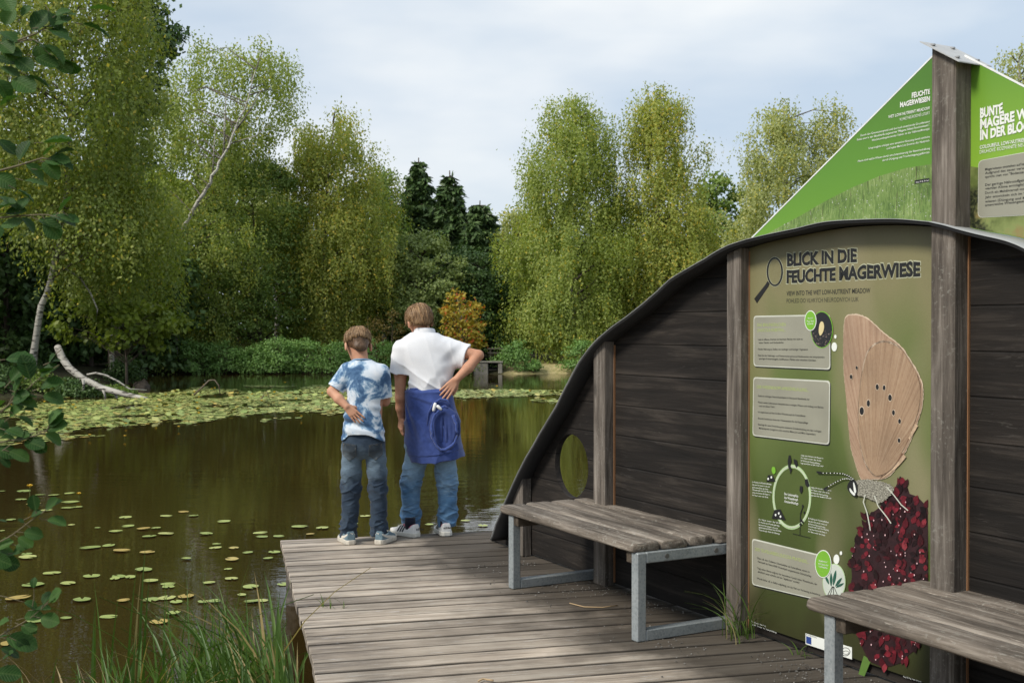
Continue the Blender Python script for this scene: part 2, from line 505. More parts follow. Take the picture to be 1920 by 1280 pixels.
for tok in LP.split():
    p = [float(v) for v in tok.split(',')]
    px, py = p[0] / 2.783, 820 + p[1] / 2.783
    g = gp(px, py, WATER_Z)
    r = p[2] / 2.783 * g[1] / F
    if len(p) > 3:
        pad(g[0], g[1], r, 1, 'yellowed lily pad lying by itself among green ones on the open brown water', 'yellowed lily pads on the open water', k_)
    elif py > 1080:
        pad(g[0], g[1], r, 0, 'large green lily pad on dark water just beyond the bank reeds', 'green lily pads beside the reeds', k_)
    elif px > 600:
        pad(g[0], g[1], r, 0, 'green lily pad on the water close behind the two boys and deck edge', 'green lily pads behind the boys', k_)
    elif px < 170:
        pad(g[0], g[1], r, 0, 'small green lily pad by the reflection of the leaning birch trunk', 'green lily pads in the birch reflection', k_)
    else:
        pad(g[0], g[1], r, 0, 'green lily pad lying singly on the open water left of the deck', 'green lily pads left of the deck', k_)
    k_ += 1
# the dense carpet farther out: polygon of its outline on the water
MAT_PX = [(40, 752), (160, 741), (300, 739), (350, 728), (430, 724), (620, 723), (800, 727), (930, 731), (1062, 734), (1062, 741), (940, 746), (800, 748), (720, 752),
          (650, 764), (560, 770), (470, 778), (400, 784), (330, 793), (240, 800), (150, 810), (30, 816)]
MATP = np.array([gp(x, y, WATER_Z)[:2] for x, y in MAT_PX])
def in_poly(P, X, Y):
    ins = np.zeros(X.shape, bool); n = len(P)
    for i in range(n):
        a, b = P[i], P[(i + 1) % n]
        ins ^= ((a[1] > Y) != (b[1] > Y)) & (X < (b[0] - a[0]) * (Y - a[1]) / (b[1] - a[1] + 1e-12) + a[0])
    return ins
lo, hi = MATP.min(0), MATP.max(0)
n0 = 90000
cx = rng.uniform(lo[0] - 1, hi[0] + 1, n0); cy = rng.uniform(lo[1] - 4, hi[1] + .5, n0)
jx = (vnoise(cx * .8, cy * .5, 0, 21) - .5) * 3.0; jy = (vnoise(cx * .7, cy * .45, 0, 22) - .5) * 4.0
core = in_poly(MATP, cx + jx * .4, cy + jy * .35)
fringe = in_poly(MATP, cx, cy + 3.0 + jy * .9) & (vnoise(cx * 1.1, cy * .8, 0, 9) > .52)
keep = (core & (vnoise(cx * .9, cy * .6, 0, 31) > .27)) | (fringe & (rng.random(n0) < .3))
keep &= pond_sd(cx, cy) < -.15
cx, cy = cx[keep], cy[keep]
cr = rng.uniform(.042, .085, len(cx))
o_ = np.argsort(np.hypot(cx, cy)); cx, cy, cr = cx[o_], cy[o_], cr[o_]
# thin out overlaps
cell = {}
ok = []
for i in range(len(cx)):
    c = (int(cx[i] / .2), int(cy[i] / .2)); good = True
    for a in (-1, 0, 1):
        for b in (-1, 0, 1):
            for j in cell.get((c[0] + a, c[1] + b), ()):
                if (cx[i] - cx[j]) ** 2 + (cy[i] - cy[j]) ** 2 < (.58 * (cr[i] + cr[j])) ** 2:
                    good = False
    if good:
        ok.append(i); cell.setdefault(c, []).append(i)
cx, cy, cr = cx[ok], cy[ok], cr[ok]
NI = 200
for i in range(NI):
    y_ = rng.random() < .16
    pad(cx[i], cy[i], cr[i], y_, 'yellowed pad along the near edge of the dense lily carpet' if y_ else 'green pad along the near edge of the dense lily carpet',
        'yellowed pads edging the lily carpet' if y_ else 'green pads edging the lily carpet', i + 300, .006)
Vs, Fs = [], []
for i in range(NI, len(cx)):
    a = np.linspace(.25, 6.03, 9) + rng.random() * 6
    tilt = rng.uniform(-.05, .05, 2) + (rng.random() < .05) * rng.uniform(-.5, .5, 2)
    rim = np.stack([cx[i] + cr[i] * np.cos(a), cy[i] + cr[i] * .9 * np.sin(a), WATER_Z + .008 + (i % 9) * .0015 + cr[i] * .12 * rng.random(9)], 1)
    rim[:, 2] += np.maximum(-.004, cr[i] * (np.cos(a) * tilt[0] + np.sin(a) * tilt[1]) + cr[i] * .8 * np.abs(tilt).max())
    b = len(Vs) * 9
    Vs.append(rim); Fs.append(list(range(b, b + 9)))
k = NT('lily_carpet'); r_ = k.island()
carpet = obj('lily_carpet', np.concatenate(Vs), Fs, k.fin(k.ramp(r_, [(0, (.14, .20, .045)), (.3, (.24, .31, .08)), (.6, (.35, .39, .12)), (.9, (.43, .42, .14)), (1, (.46, .34, .07))]), .4, 0, .45))
tag(carpet, 'dense yellow-green carpet of floating lily pads across the pond', 'lily pads', kind='stuff')

# yellow water-lily flowers standing over the pads
M_FLW = plain('flower_yellow', (.75, .50, .03), .5)
M_STEM = plain('flower_stalk', (.10, .14, .03), .6)
def flower_mesh():
    m = MB()
    for lv, (r0, r1, z0, z1, n) in enumerate(((.010, .034, .0, .030, 6), (.006, .026, .004, .038, 5))):
        for j in range(n):
            a = j / n * 6.283 + lv * .5
            for s in (-1, 1):
                pass
            a0, a1 = a - .55, a + .55
            V = [(0, 0, z0), (r1 * math.cos(a0), r1 * math.sin(a0), z1 * .7), (r1 * .95 * math.cos(a), r1 * .95 * math.sin(a), z1), (r1 * math.cos(a1), r1 * math.sin(a1), z1 * .7)]
            m.add(V, [[0, 1, 2, 3]])
    m.disc((0, 0, .02), .012, 8, .016, 2)
    return m
fm = flower_mesh().build('lily_flower', M_FLW)
sm = MB().tube([(0, 0, -1.0), (0, 0, 0)], .004, 5).build('stalk', M_STEM)
fm_data, sm_data = fm.data, sm.data
bpy.data.objects.remove(fm); bpy.data.objects.remove(sm)
def flower(x, y, h, s, label, group=None):
    o = bpy.data.objects.new('lily_flower', fm_data); COL.objects.link(o)
    o.location = (x, y, WATER_Z + h); o.scale = (s, s, s)
    c = bpy.data.objects.new('stalk', sm_data); COL.objects.link(c); c.parent = o; c.scale = (1, 1, (h + .05) / s)
    tag(o, label, 'water lily', group)
g = gp(56, 938, WATER_Z); flower(g[0], g[1], .14, .9, 'yellow lily flower on a tall bent stalk in the leaning birch reflection')
g = gp(148, 934, WATER_Z); flower(g[0], g[1], .04, .7, 'lone yellow lily bud low on open water, right of the tall stalked flower')
for i, (px, py) in enumerate([(234, 824), (236, 800), (168, 822), (335, 806), (28, 820), (565, 786)]):
    g = gp(px, py, WATER_Z); flower(g[0], g[1], .05, .75, 'yellow lily flower on the open water in front of the pad carpet', 'yellow lily flowers before the carpet')
for i in range(46):
    j = rng.integers(NI, len(cx))
    flower(cx[j], cy[j], rng.uniform(.05, .16), rng.uniform(.8, 1.15), 'yellow lily flower standing among the dense pads of the lily carpet', 'yellow lily flowers in the carpet')
# ================================================================== TREES AND SHRUBS
def leaf_quads(P, ln, wd, hang=0.0, q=rng, N=None):
    """P (n,3): leaf bases; diamond leaves of length ln, width wd; hang 0..1 turns them downwards"""
    n = len(P)
    d = q.normal(size=(n, 3))
    d[:, 2] = d[:, 2] * (1 - hang) - hang * 2.2
    d /= np.linalg.norm(d, axis=1)[:, None]
    e = q.normal(size=(n, 3))
    if N is not None:
        nn = N / (np.linalg.norm(N, axis=1)[:, None] + 1e-9) + np.array([0, 0, .55]) + e * .38
        e = np.cross(d, nn)
    e -= (e * d).sum(1)[:, None] * d
    e /= np.linalg.norm(e, axis=1)[:, None] + 1e-9
    ln = (np.asarray(ln) * q.uniform(.7, 1.3, n))[:, None]; wd = (np.asarray(wd) * q.uniform(.7, 1.3, n))[:, None]
    V = np.stack([P, P + d * ln * .5 + e * wd * .5, P + d * ln, P + d * ln * .5 - e * wd * .5], 1).reshape(-1, 3)
    return V
def quads(n): return np.arange(n * 4, dtype=np.int32).reshape(-1, 4)

def bark_birch(name, c1=(.20, .185, .155), c2=(.42, .40, .355), dark=.54):
    k = NT(name)
    v = k.co()
    a = k.noise(k.mapped((2.2, 2.2, 13)), 1.6, 4, .6)
    b = k.noise(v, 1.1, 4, .6)
    m = k.ramp(a, [(dark, 0.0), (dark + .06, 1.0)])
    col = k.ramp(b, [(.3, c1), (.65, c2)])
    col = k.mix(m, col, (.035, .028, .022))
    k.bump(a, .4, .02)
    return k.fin(col, .75)
M_BIRCH = bark_birch('birch_bark')
M_BIRCHD = bark_birch('old_birch_bark', (.10, .085, .068), (.24, .215, .18), .50)
M_BIRCHW = bark_birch('white_birch_bark', (.30, .28, .24), (.60, .58, .52), .56)
M_LIMB = plain('birch_limb_bark', (.085, .07, .055), .8, var=.35)
M_BARK = wood('brown_bark', (.03, .025, .018), (.075, .06, .045), (.16, .13, .10), along=2, scale=.35, bump=.8, island=0)
M_TWIG = plain('twig_bark', (.13, .10, .07), .8)

YEL = (0.510, 0.441, 0.070)
L_BIRCH = leaf_mat('birch_leaves', [(0.136, 0.192, 0.042), (0.291, 0.355, 0.087), (0.489, 0.529, 0.149)], .48, yellow=(YEL, .05))
L_BIRCHY = leaf_mat('birch_leaves_yellowing', [(0.146, 0.192, 0.041), (0.332, 0.373, 0.087), (0.570, 0.557, 0.149)], .48, yellow=((0.600, 0.473, 0.087), .09))
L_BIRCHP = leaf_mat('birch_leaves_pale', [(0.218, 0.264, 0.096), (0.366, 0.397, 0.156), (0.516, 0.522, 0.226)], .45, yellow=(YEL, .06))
L_BIRCHG = leaf_mat('birch_leaves_golden_green', [(0.099, 0.150, 0.033), (0.234, 0.288, 0.068), (0.445, 0.456, 0.120)], .48, yellow=((0.538, 0.456, 0.090), .045))
L_MID = leaf_mat('leaves_green', [(0.078, 0.137, 0.032), (0.163, 0.244, 0.055), (0.285, 0.362, 0.096)], .3, yellow=(YEL, .02))
L_DARK = leaf_mat('leaves_dark', [(0.035, 0.076, 0.022), (0.068, 0.125, 0.035), (0.125, 0.192, 0.055)], .22)
L_LIGHT = leaf_mat('leaves_willow', [(0.150, 0.209, 0.066), (0.264, 0.328, 0.108), (0.393, 0.445, 0.174)], .3)
L_SPRUCE = leaf_mat('needles_spruce', [(.034, .072, .024), (.064, .112, .034), (.11, .165, .05)], .06, nscale=.8)
L_ROWAN = leaf_mat('leaves_rowan', [(.24, .25, .04), (.46, .37, .055), (.54, .33, .05)], .35, nscale=1.2, yellow=((0.543, 0.139, 0.035), .12))
L_SHRUB = leaf_mat('leaves_alder_shrub', [(0.095, 0.188, 0.045), (0.177, 0.313, 0.084), (0.285, 0.432, 0.135)], .28, nscale=1.5)
L_MAPLE = leaf_mat('leaves_young_maple', [(0.082, 0.125, 0.018), (0.177, 0.236, 0.032), (0.298, 0.320, 0.044)], .4, nscale=1.0)
L_RED = leaf_mat('leaves_russet', [(.10, .10, .03), (.17, .13, .035), (.25, .15, .045)], .3, nscale=1.5)

def outline(rows, Y):
    """crown outline rows (photo y, left x, right x) at distance Y -> z, centre x, half width (metres)"""
    out = []
    for py, xl, xr in rows:
        a, b = at(xl, py, Y), at(xr, py, Y)
        out.append((a[2], (a[0] + b[0]) / 2, (b[0] - a[0]) / 2))
    out.sort()
    return np.array(out)
def crown_points(rows, Y, n, q, inner=.12, lump=.28, yd=1.0):
    o = outline(rows, Y)
    zz = np.linspace(o[0, 0], o[-1, 0], 200)
    rr = np.interp(zz, o[:, 0], o[:, 2]); cc = np.interp(zz, o[:, 0], o[:, 1])
    w = np.maximum(rr, .25) ** .85; w /= w.sum()
    i = q.choice(200, n, p=w)
    th = q.uniform(0, 2 * math.pi, n)
    fr = np.sqrt(q.uniform(.25, 1, n))
    z = zz[i] + q.normal(0, .05, n)
    lum = 1.10 + lump * 1.5 * (-.5 + vnoise(np.cos(th) * 1.7 + 5, np.sin(th) * 1.7 + 5, z * .75, int(Y * 7) % 97))
    r = rr[i] * fr * lum
    P = np.stack([cc[i] + r * np.cos(th), Y + yd * r * np.sin(th), z], 1)
    return P, np.stack([cc[i], np.full(n, Y), z], 1)
def trunk_path(base_px, Y, pts, top=None):
    b = gp(base_px[0], base_px[1], 0)
    return [at(px, py, Y) for px, py in pts]
def tree_root(name, label, cat, base, group=None):
    z = float(ground_z(base[0], base[1])) - .05
    return thing(name, label, cat, (base[0], base[1], z), 0, group)

def make_tree(name, label, Y, rows, trunk, tr, leaf, bark, style='birch', n=90, seed=1, ls=.10, strands=9, slen=(.5, 1.5), group='trees on the far side of the pond', cat='tree', per=60, cl=.45, yd=1.0, lump=.28, limbs=True, density=1.0, tdy=0.0):
    """rows: crown outline(s) in photo rows; trunk: photo points from foot to tip; tr: trunk foot radius"""
    q = np.random.default_rng(seed)
    T = np.array([at(px, py, Y + tdy * min(1, i / (len(trunk) * .4))) for i, (px, py) in enumerate(trunk)])
    root = tree_root(name, label, cat, T[0], group)
    T[0, 2] = root.location.z - .1
    nn = len(T)
    # denser, slightly wavering trunk line
    s = np.linspace(0, 1, nn); si = np.linspace(0, 1, max(9, nn * 3))
    Tp = np.stack([np.interp(si, s, T[:, c]) for c in range(3)], 1)
    Tp[1:-1, :2] += q.normal(0, tr * .22, (len(Tp) - 2, 2))
    m = MB().tube(Tp, tr * (1 - si * .86) * np.where(si < .06, 1.25, 1), 9)
    m.build('trunk', bark, root, True)
    if not isinstance(rows[0], list): rows = [rows]
    P, A = [], []
    wts = np.array([outline(r, Y)[:, 2].mean() * np.ptp(outline(r, Y)[:, 0]) for r in rows]); wts /= wts.sum()
    for r, w in zip(rows, wts):
        a, b = crown_points(r, Y, max(6, int(n * w)), q, lump=lump, yd=yd); P.append(a); A.append(b)
    P, A = np.concatenate(P), np.concatenate(A)
    # limbs from the trunk to the bough tips
    if limbs:
        lm = MB()
        pick = q.permutation(len(P))[:min(len(P), 46)]
        for i in pick:
            zt = P[i, 2] - .35 * np.hypot(*(P[i, :2] - A[i, :2])) - .3
            zt = np.clip(zt, T[0, 2] + .12 * np.ptp(T[:, 2]), T[-1, 2])
            t0 = np.array([np.interp(zt, Tp[:, 2], Tp[:, 0]), np.interp(zt, Tp[:, 2], Tp[:, 1]), zt])
            mid = (t0 + P[i]) / 2 + np.array([0, 0, .22 * np.linalg.norm(P[i] - t0) * .5]) + q.normal(0, .06, 3)
            r0 = tr * .26
            lm.tube([t0, mid, P[i]], [r0, r0 * .6, r0 * .2], 5, False)
        lm.build('limbs', M_LIMB if style == 'birch' else bark, root, True)
    if style == 'birch':
        # hanging strands of small leaves under every bough tip
        ns = strands
        S = P[:, None, :] + q.normal(0, 1, (len(P), ns, 3)) * np.array([.30, .30, .13]) * q.uniform(.6, 1.5, (len(P), 1, 1))
        Ls = q.uniform(slen[0], slen[1], (len(P), ns)) * (0.75 + .5 * q.random((len(P), 1)))
        step = ls * .55 / density
        nl = int(slen[1] * 1.25 / step)
        t = (np.arange(nl) + .5) * step
        dr = q.normal(0, .14, (len(P), ns, 2))
        PX = S[:, :, None, :].repeat(nl, 2)
        PX[..., 2] -= t
        PX[..., 2] += .25 * np.exp(-t / .25)
        PX[..., 0] += dr[:, :, None, 0] * t; PX[..., 1] += dr[:, :, None, 1] * t
        PX += q.normal(0, .045, PX.shape)
        k = (t[None, None] < Ls[..., None]) & (q.random(PX.shape[:3]) < .88)
        Q = PX[k]
        NN = (PX - A[:, None, None, :])[k] * np.array([1, 1, .5])
        g = q.normal(0, 1, (len(P), 26, 3)) * np.array([.34, .34, .2])
        Q2 = (P[:, None, :] + g).reshape(-1, 3)
        N2 = (P[:, None, :] + g - A[:, None, :]).reshape(-1, 3) + .6 * g.reshape(-1, 3)
        Q = np.concatenate([Q, Q2])
        V = leaf_quads(Q, ls, ls * .62, .55, q, np.concatenate([NN, N2]))
    elif style == 'spruce':
        o = outline(rows[0], Y); z0, z1 = o[0, 0], o[-1, 0]
        Qs = []
        lm = MB()
        z = z0
        while z < z1 - .1:
            R_ = np.interp(z, o[:, 0], o[:, 2]); cx_ = np.interp(z, o[:, 0], o[:, 1])
            nb = int(9 + R_ * 3)
            for j in range(nb):
                th = q.uniform(0, 6.283); Lb = R_ * q.uniform(.72, 1.08)
                m_ = int(max(10, Lb * 85))
                t = np.sqrt(q.random(m_)) * Lb
                zz = z + .10 * t - .16 * t * t / max(R_, .6) - q.random(m_) * .16 * (1 + t)
                sp = (q.random(m_) - .5) * .5 * np.minimum(1, (Lb - t) * .9 + .15) * .9
                Qs.append(np.stack([cx_ + t * math.cos(th) - sp * math.sin(th), Y + t * math.sin(th) + sp * math.cos(th), zz], 1))
                lm.tube([(cx_, Y, z), (cx_ + Lb * .9 * math.cos(th), Y + Lb * .9 * math.sin(th), z + .09 * Lb - .13 * Lb * Lb / max(R_, .6))], [.03, .008], 3, False)
            z += .34 + .12 * q.random()
        lm.build('limbs', M_BARK, root)
        Q = np.concatenate(Qs)
        V = leaf_quads(Q, ls, ls * .34, .45, q)
    else:
        # leafy boughs: flattened clumps of leaves round every tip
        g = q.normal(0, 1, (len(P), per, 3))
        g /= (np.linalg.norm(g, axis=2)[..., None] ** .55 + 1e-6)
        sz = cl * q.uniform(.55, 1.35, (len(P), 1, 1))
        Q = (P[:, None, :] + g * sz * np.array([1, 1, .5])).reshape(-1, 3)
        N2 = (g * sz * 2.2 + (P - A)[:, None, :] * .5).reshape(-1, 3)
        V = leaf_quads(Q, ls, ls * .72, .12, q, N2)
    obj('crown', V, quads(len(Q)), leaf, root)
    return root

FAR = 'trees on the far side of the pond'
# --- left bank
T_EDGE = make_tree('birch_tree', 'tall golden-green birch at the left edge with a white trunk leaning right over the water', 33,
          [[(-150, 60, 200), (-90, 0, 270), (0, -20, 275), (60, -40, 290), (130, -60, 282), (200, -60, 290), (260, -60, 270), (320, -60, 240), (370, -50, 200)],
           [(310, 90, 250), (350, 70, 310), (400, 60, 320), (450, 60, 312), (500, 120, 240)]],
          [(52, 668), (75, 590), (98, 515), (112, 450), (120, 380), (132, 260), (140, 120), (120, -60)], .105, L_BIRCHG, M_BIRCH, n=460, seed=3, ls=.115, strands=14, slen=(.4, 1.1), group='birches on the left bank', density=.85, tdy=-.4, lump=.5)
make_tree('pine_tree', 'dark green pine showing behind the golden birch at upper left', 40,
          [(-60, 150, 230), (0, 210, 285), (30, 225, 305), (70, 235, 322), (105, 230, 300), (150, 190, 280), (210, 180, 285), (250, 170, 260), (300, 170, 260)],
          [(215, 672), (220, 400), (238, 150), (240, -40)], .2, L_DARK, M_BARK, 'clump', n=120, seed=5, ls=0.199, per=75, cl=.42, group='dark trees on the left bank', lump=.5)
T_TWIN = make_tree('birch_tree', 'twin-crowned birch with a long white trunk leaning right, left of the boys', 48.6,
          [[(78, 355, 395), (110, 335, 410), (150, 315, 430), (200, 300, 440), (260, 280, 470), (320, 275, 490), (380, 262, 500), (440, 255, 505), (500, 270, 500), (560, 300, 480), (620, 320, 470)],
           [(95, 425, 530), (130, 420, 545), (170, 440, 552), (210, 455, 568), (245, 440, 530), (290, 420, 500)]],
          [(330, 664), (329, 600), (322, 540), (326, 480), (345, 425), (375, 375), (395, 340), (415, 300), (440, 250), (462, 190), (480, 130)], .125, L_BIRCH, M_BIRCHW, n=400, seed=8, ls=.12, strands=14, slen=(.35, 1.0), group=FAR, density=.85, tdy=-3.0, lump=.5)
T_SMALL = make_tree('birch_tree', 'small birch with drooping foliage between the two leaning white trunks', 37,
          [(300, 160, 230), (340, 120, 290), (400, 120, 330), (460, 130, 335), (520, 150, 320), (570, 170, 300)],
          [(212, 672), (210, 600), (206, 500), (205, 330)], .09, L_BIRCH, M_BIRCH, n=170, seed=9, ls=.11, strands=12, slen=(.4, 1.2), group='birches on the left bank')
make_tree('maple_sapling', 'low bright yellow-green maple sapling over the fallen birch trunk', 34.5,
          [(570, 150, 270), (590, 120, 345), (612, 112, 350), (632, 160, 330), (655, 200, 300)],
          [(238, 690), (235, 640), (240, 585)], .05, L_MAPLE, M_BARK, 'clump', n=60, seed=12, ls=0.185, per=34, cl=.24, group='understorey on the left bank', yd=.8, lump=.5)
for i, (x, top, w, Y, lab) in enumerate([(10, 330, 75, 41, 'dark tree at the far left edge behind the leaning birch trunk'),
                                         (85, 380, 70, 44, 'dark tree in deep shade behind the fallen birch trunk'),
                                         (170, 400, 75, 45, 'dark tree in the wood, left of the small drooping birch'),
                                         (270, 400, 80, 46, 'dark tree in the wood between the drooping birch and twin-crowned birch')]):
    make_tree('broadleaf_tree', lab, Y, [(top, x - 25, x + 25), (top + 50, x - w * .7, x + w * .7), (top + 130, x - w, x + w), (600, x - w, x + w), (680, x - w * .8, x + w * .8)],
              [(x, 680), (x + 4, top + 40)], .14, L_DARK, M_BARK, 'clump', n=100, seed=20 + i, ls=0.241, per=60, cl=.5, group='dark trees on the left bank')
# --- far bank, left to right
make_tree('broadleaf_tree', 'mid-green leafy tree filling the gap right of the long leaning birch trunk', 50,
          [(300, 440, 505), (340, 400, 545), (400, 385, 560), (470, 370, 560), (550, 350, 560), (640, 360, 540)],
          [(490, 690), (485, 560), (470, 340)], .14, L_MID, M_BARK, 'clump', n=260, seed=30, ls=.13, per=95, cl=.42, group=FAR)
make_tree('birch_tree', 'full round-headed birch with golden top behind the shorter boy', 51.5,
          [[(207, 612, 645), (228, 580, 668), (262, 556, 695), (300, 546, 706), (350, 552, 712), (400, 545, 728), (460, 535, 735), (520, 530, 738), (570, 535, 730), (615, 560, 690)]],
          [(604, 692), (605, 640), (606, 560), (612, 400), (625, 230)], .2, L_BIRCHY, M_BIRCH, n=300, seed=33, ls=.125, strands=15, slen=(.5, 1.4), group=FAR, lump=.5)
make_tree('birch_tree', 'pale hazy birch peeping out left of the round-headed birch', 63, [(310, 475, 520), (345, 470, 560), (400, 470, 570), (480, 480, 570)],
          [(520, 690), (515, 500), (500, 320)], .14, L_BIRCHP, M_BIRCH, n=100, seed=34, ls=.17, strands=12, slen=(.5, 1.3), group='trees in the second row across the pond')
make_tree('birch_tree', 'dark birch standing in the shade between the round birch and the spruces', 60, [(315, 695, 722), (350, 690, 745), (420, 690, 760), (500, 680, 770), (600, 690, 760)],
          [(722, 690), (722, 500), (712, 330)], .14, L_MID, M_BIRCH, n=150, seed=35, ls=.17, strands=11, slen=(.5, 1.3), group='trees in the second row across the pond')
make_tree('spruce_tree', 'taller of the two dark green spruces, on the left', 62, [(294, 783, 787), (330, 762, 806), (380, 748, 818), (440, 736, 830), (520, 725, 845), (640, 715, 855)],
          [(785, 690), (785, 296)], .22, L_SPRUCE, M_BARK, 'spruce', seed=36, ls=0.426, group='spruces across the pond', limbs=False)
make_tree('spruce_tree', 'shorter dark green spruce, on the right of the taller one', 61, [(318, 841, 845), (350, 822, 862), (400, 806, 878), (460, 795, 890), (540, 785, 900), (640, 780, 905)],
          [(843, 690), (843, 320)], .22, L_SPRUCE, M_BARK, 'spruce', seed=37, ls=0.426, group='spruces across the pond', limbs=False)
make_tree('spruce_tree', 'blunt dark olive conifer right of the two pointed spruces', 60, [(372, 892, 908), (400, 872, 926), (450, 858, 940), (520, 850, 948), (640, 845, 950)],
          [(900, 690), (900, 376)], .2, L_SPRUCE, M_BARK, 'spruce', seed=38, ls=0.426, group='spruces across the pond', limbs=False)
make_tree('willow_tree', 'rounded pale grey-green willow in front of the spruces', 53,
          [(440, 778, 800), (460, 745, 838), (490, 725, 865), (530, 715, 872), (580, 712, 865), (640, 720, 855)],
          [(790, 692), (790, 600), (790, 460)], .15, L_LIGHT, M_BARK, 'clump', n=230, seed=40, ls=.14, per=95, cl=.40, group=FAR)
make_tree('broadleaf_tree', 'dark green rounded tree right of the pale willow', 54,
          [(468, 868, 900), (490, 845, 935), (530, 835, 955), (580, 830, 965), (630, 828, 968), (665, 835, 965)],
          [(900, 692), (900, 600), (895, 480)], .15, L_DARK, M_BARK, 'clump', n=230, seed=41, ls=.14, per=95, cl=.40, group=FAR)
make_tree('rowan_tree', 'small orange and yellow rowan standing behind the taller boy', 48.5,
          [(546, 843, 866), (565, 836, 890), (592, 832, 903), (620, 836, 908), (645, 850, 905), (660, 870, 895)],
          [(868, 692), (866, 630), (858, 555)], .05, L_ROWAN, M_BIRCH, 'clump', n=90, seed=42, ls=0.142, per=24, cl=.25, group=FAR, lump=.5)
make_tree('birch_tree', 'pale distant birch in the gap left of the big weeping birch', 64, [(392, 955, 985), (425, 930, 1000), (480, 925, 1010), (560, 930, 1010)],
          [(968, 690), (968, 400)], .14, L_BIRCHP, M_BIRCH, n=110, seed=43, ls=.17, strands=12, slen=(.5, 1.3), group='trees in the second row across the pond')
make_tree('birch_tree', 'broad weeping birch with pale hanging foliage, just left of the wooden wall', 51.5,
          [[(184, 1065, 1092), (205, 1022, 1098), (225, 1015, 1140), (265, 1012, 1150), (290, 975, 1150), (320, 958, 1145), (360, 975, 1150), (410, 972, 1165), (470, 958, 1180), (530, 948, 1195), (590, 948, 1200), (640, 965, 1180)]],
          [(1076, 690), (1074, 600), (1068, 450), (1072, 300), (1078, 200)], .2, L_BIRCH, M_BIRCH, n=330, seed=45, ls=.125, strands=15, slen=(.6, 1.7), group=FAR, lump=.55)
make_tree('birch_tree', 'slim tall birch with a narrow pointed top, right of the broad weeping birch', 51,
          [[(158, 1225, 1258), (185, 1205, 1262), (215, 1185, 1295), (240, 1182, 1262), (275, 1190, 1305), (300, 1200, 1312), (340, 1170, 1290), (390, 1180, 1330), (450, 1180, 1345), (530, 1170, 1350), (620, 1160, 1340)]],
          [(1236, 690), (1234, 560), (1232, 400), (1238, 260), (1240, 175)], .18, L_BIRCHY, M_BIRCH, n=260, seed=47, ls=.125, strands=15, slen=(.5, 1.5), group=FAR, lump=.6)
make_tree('broadleaf_tree', 'grey-green distant tree right of the slim tall birch', 66, [(330, 1335, 1365), (365, 1305, 1400), (430, 1290, 1420), (520, 1280, 1420)],
          [(1345, 690), (1345, 350)], .16, L_MID, M_BARK, 'clump', n=110, seed=48, ls=0.241, per=65, cl=.5, group='trees in the second row across the pond')
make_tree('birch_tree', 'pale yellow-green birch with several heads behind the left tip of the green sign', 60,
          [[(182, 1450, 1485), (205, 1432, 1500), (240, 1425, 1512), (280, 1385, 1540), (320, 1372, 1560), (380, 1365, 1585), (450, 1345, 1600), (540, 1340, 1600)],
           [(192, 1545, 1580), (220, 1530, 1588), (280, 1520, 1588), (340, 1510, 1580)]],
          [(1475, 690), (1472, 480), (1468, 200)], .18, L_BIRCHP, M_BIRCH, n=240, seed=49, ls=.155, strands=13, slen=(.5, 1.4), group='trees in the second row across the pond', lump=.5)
make_tree('birch_tree', 'pale birch top showing above the right-hand green sign', 58, [(85, 1895, 1925), (110, 1878, 1950), (150, 1868, 1980), (220, 1860, 1990), (330, 1855, 2000), (450, 1850, 2000)],
          [(1920, 690), (1920, 400), (1910, 100)], .18, L_BIRCHP, M_BIRCH, n=150, seed=50, ls=.15, strands=12, slen=(.5, 1.4), group='trees in the second row across the pond')

for i, (x, top, w, Y, lf, lab) in enumerate([
        (60, 230, 95, 50, 'L_MID', 'green tree filling the wood behind the golden edge birch'), (190, 300, 85, 54, 'L_MID', 'green tree in the wood behind the small drooping birch'),
        (300, 330, 80, 56, 'L_BIRCH', 'light green tree in the wood behind the long leaning trunk'), (395, 290, 75, 58, 'L_BIRCH', 'light green tree behind the right lobe of the twin-crowned birch'),
        (650, 400, 90, 64, 'L_MID', 'green tree deep behind the round-headed birch'), (1010, 420, 80, 66, 'L_MID', 'green tree deep behind the broad weeping birch'),
        (1160, 380, 80, 66, 'L_BIRCHP', 'pale tree deep behind the gap between the two right birches'), (1290, 420, 80, 64, 'L_MID', 'green tree deep behind the slim tall birch')]):
    make_tree('broadleaf_tree', lab, Y, [(top, x - 20, x + 25), (top + 40, x - w * .65, x + w * .6), (top + 110, x - w, x + w), (560, x - w, x + w), (670, x - w * .9, x + w * .9)],
              [(x, 690), (x + 3, top + 30)], .16, globals()[lf], M_BARK, 'clump', n=150, seed=200 + i, ls=.17, per=80, cl=.55, group='trees in the second row across the pond', lump=.45)

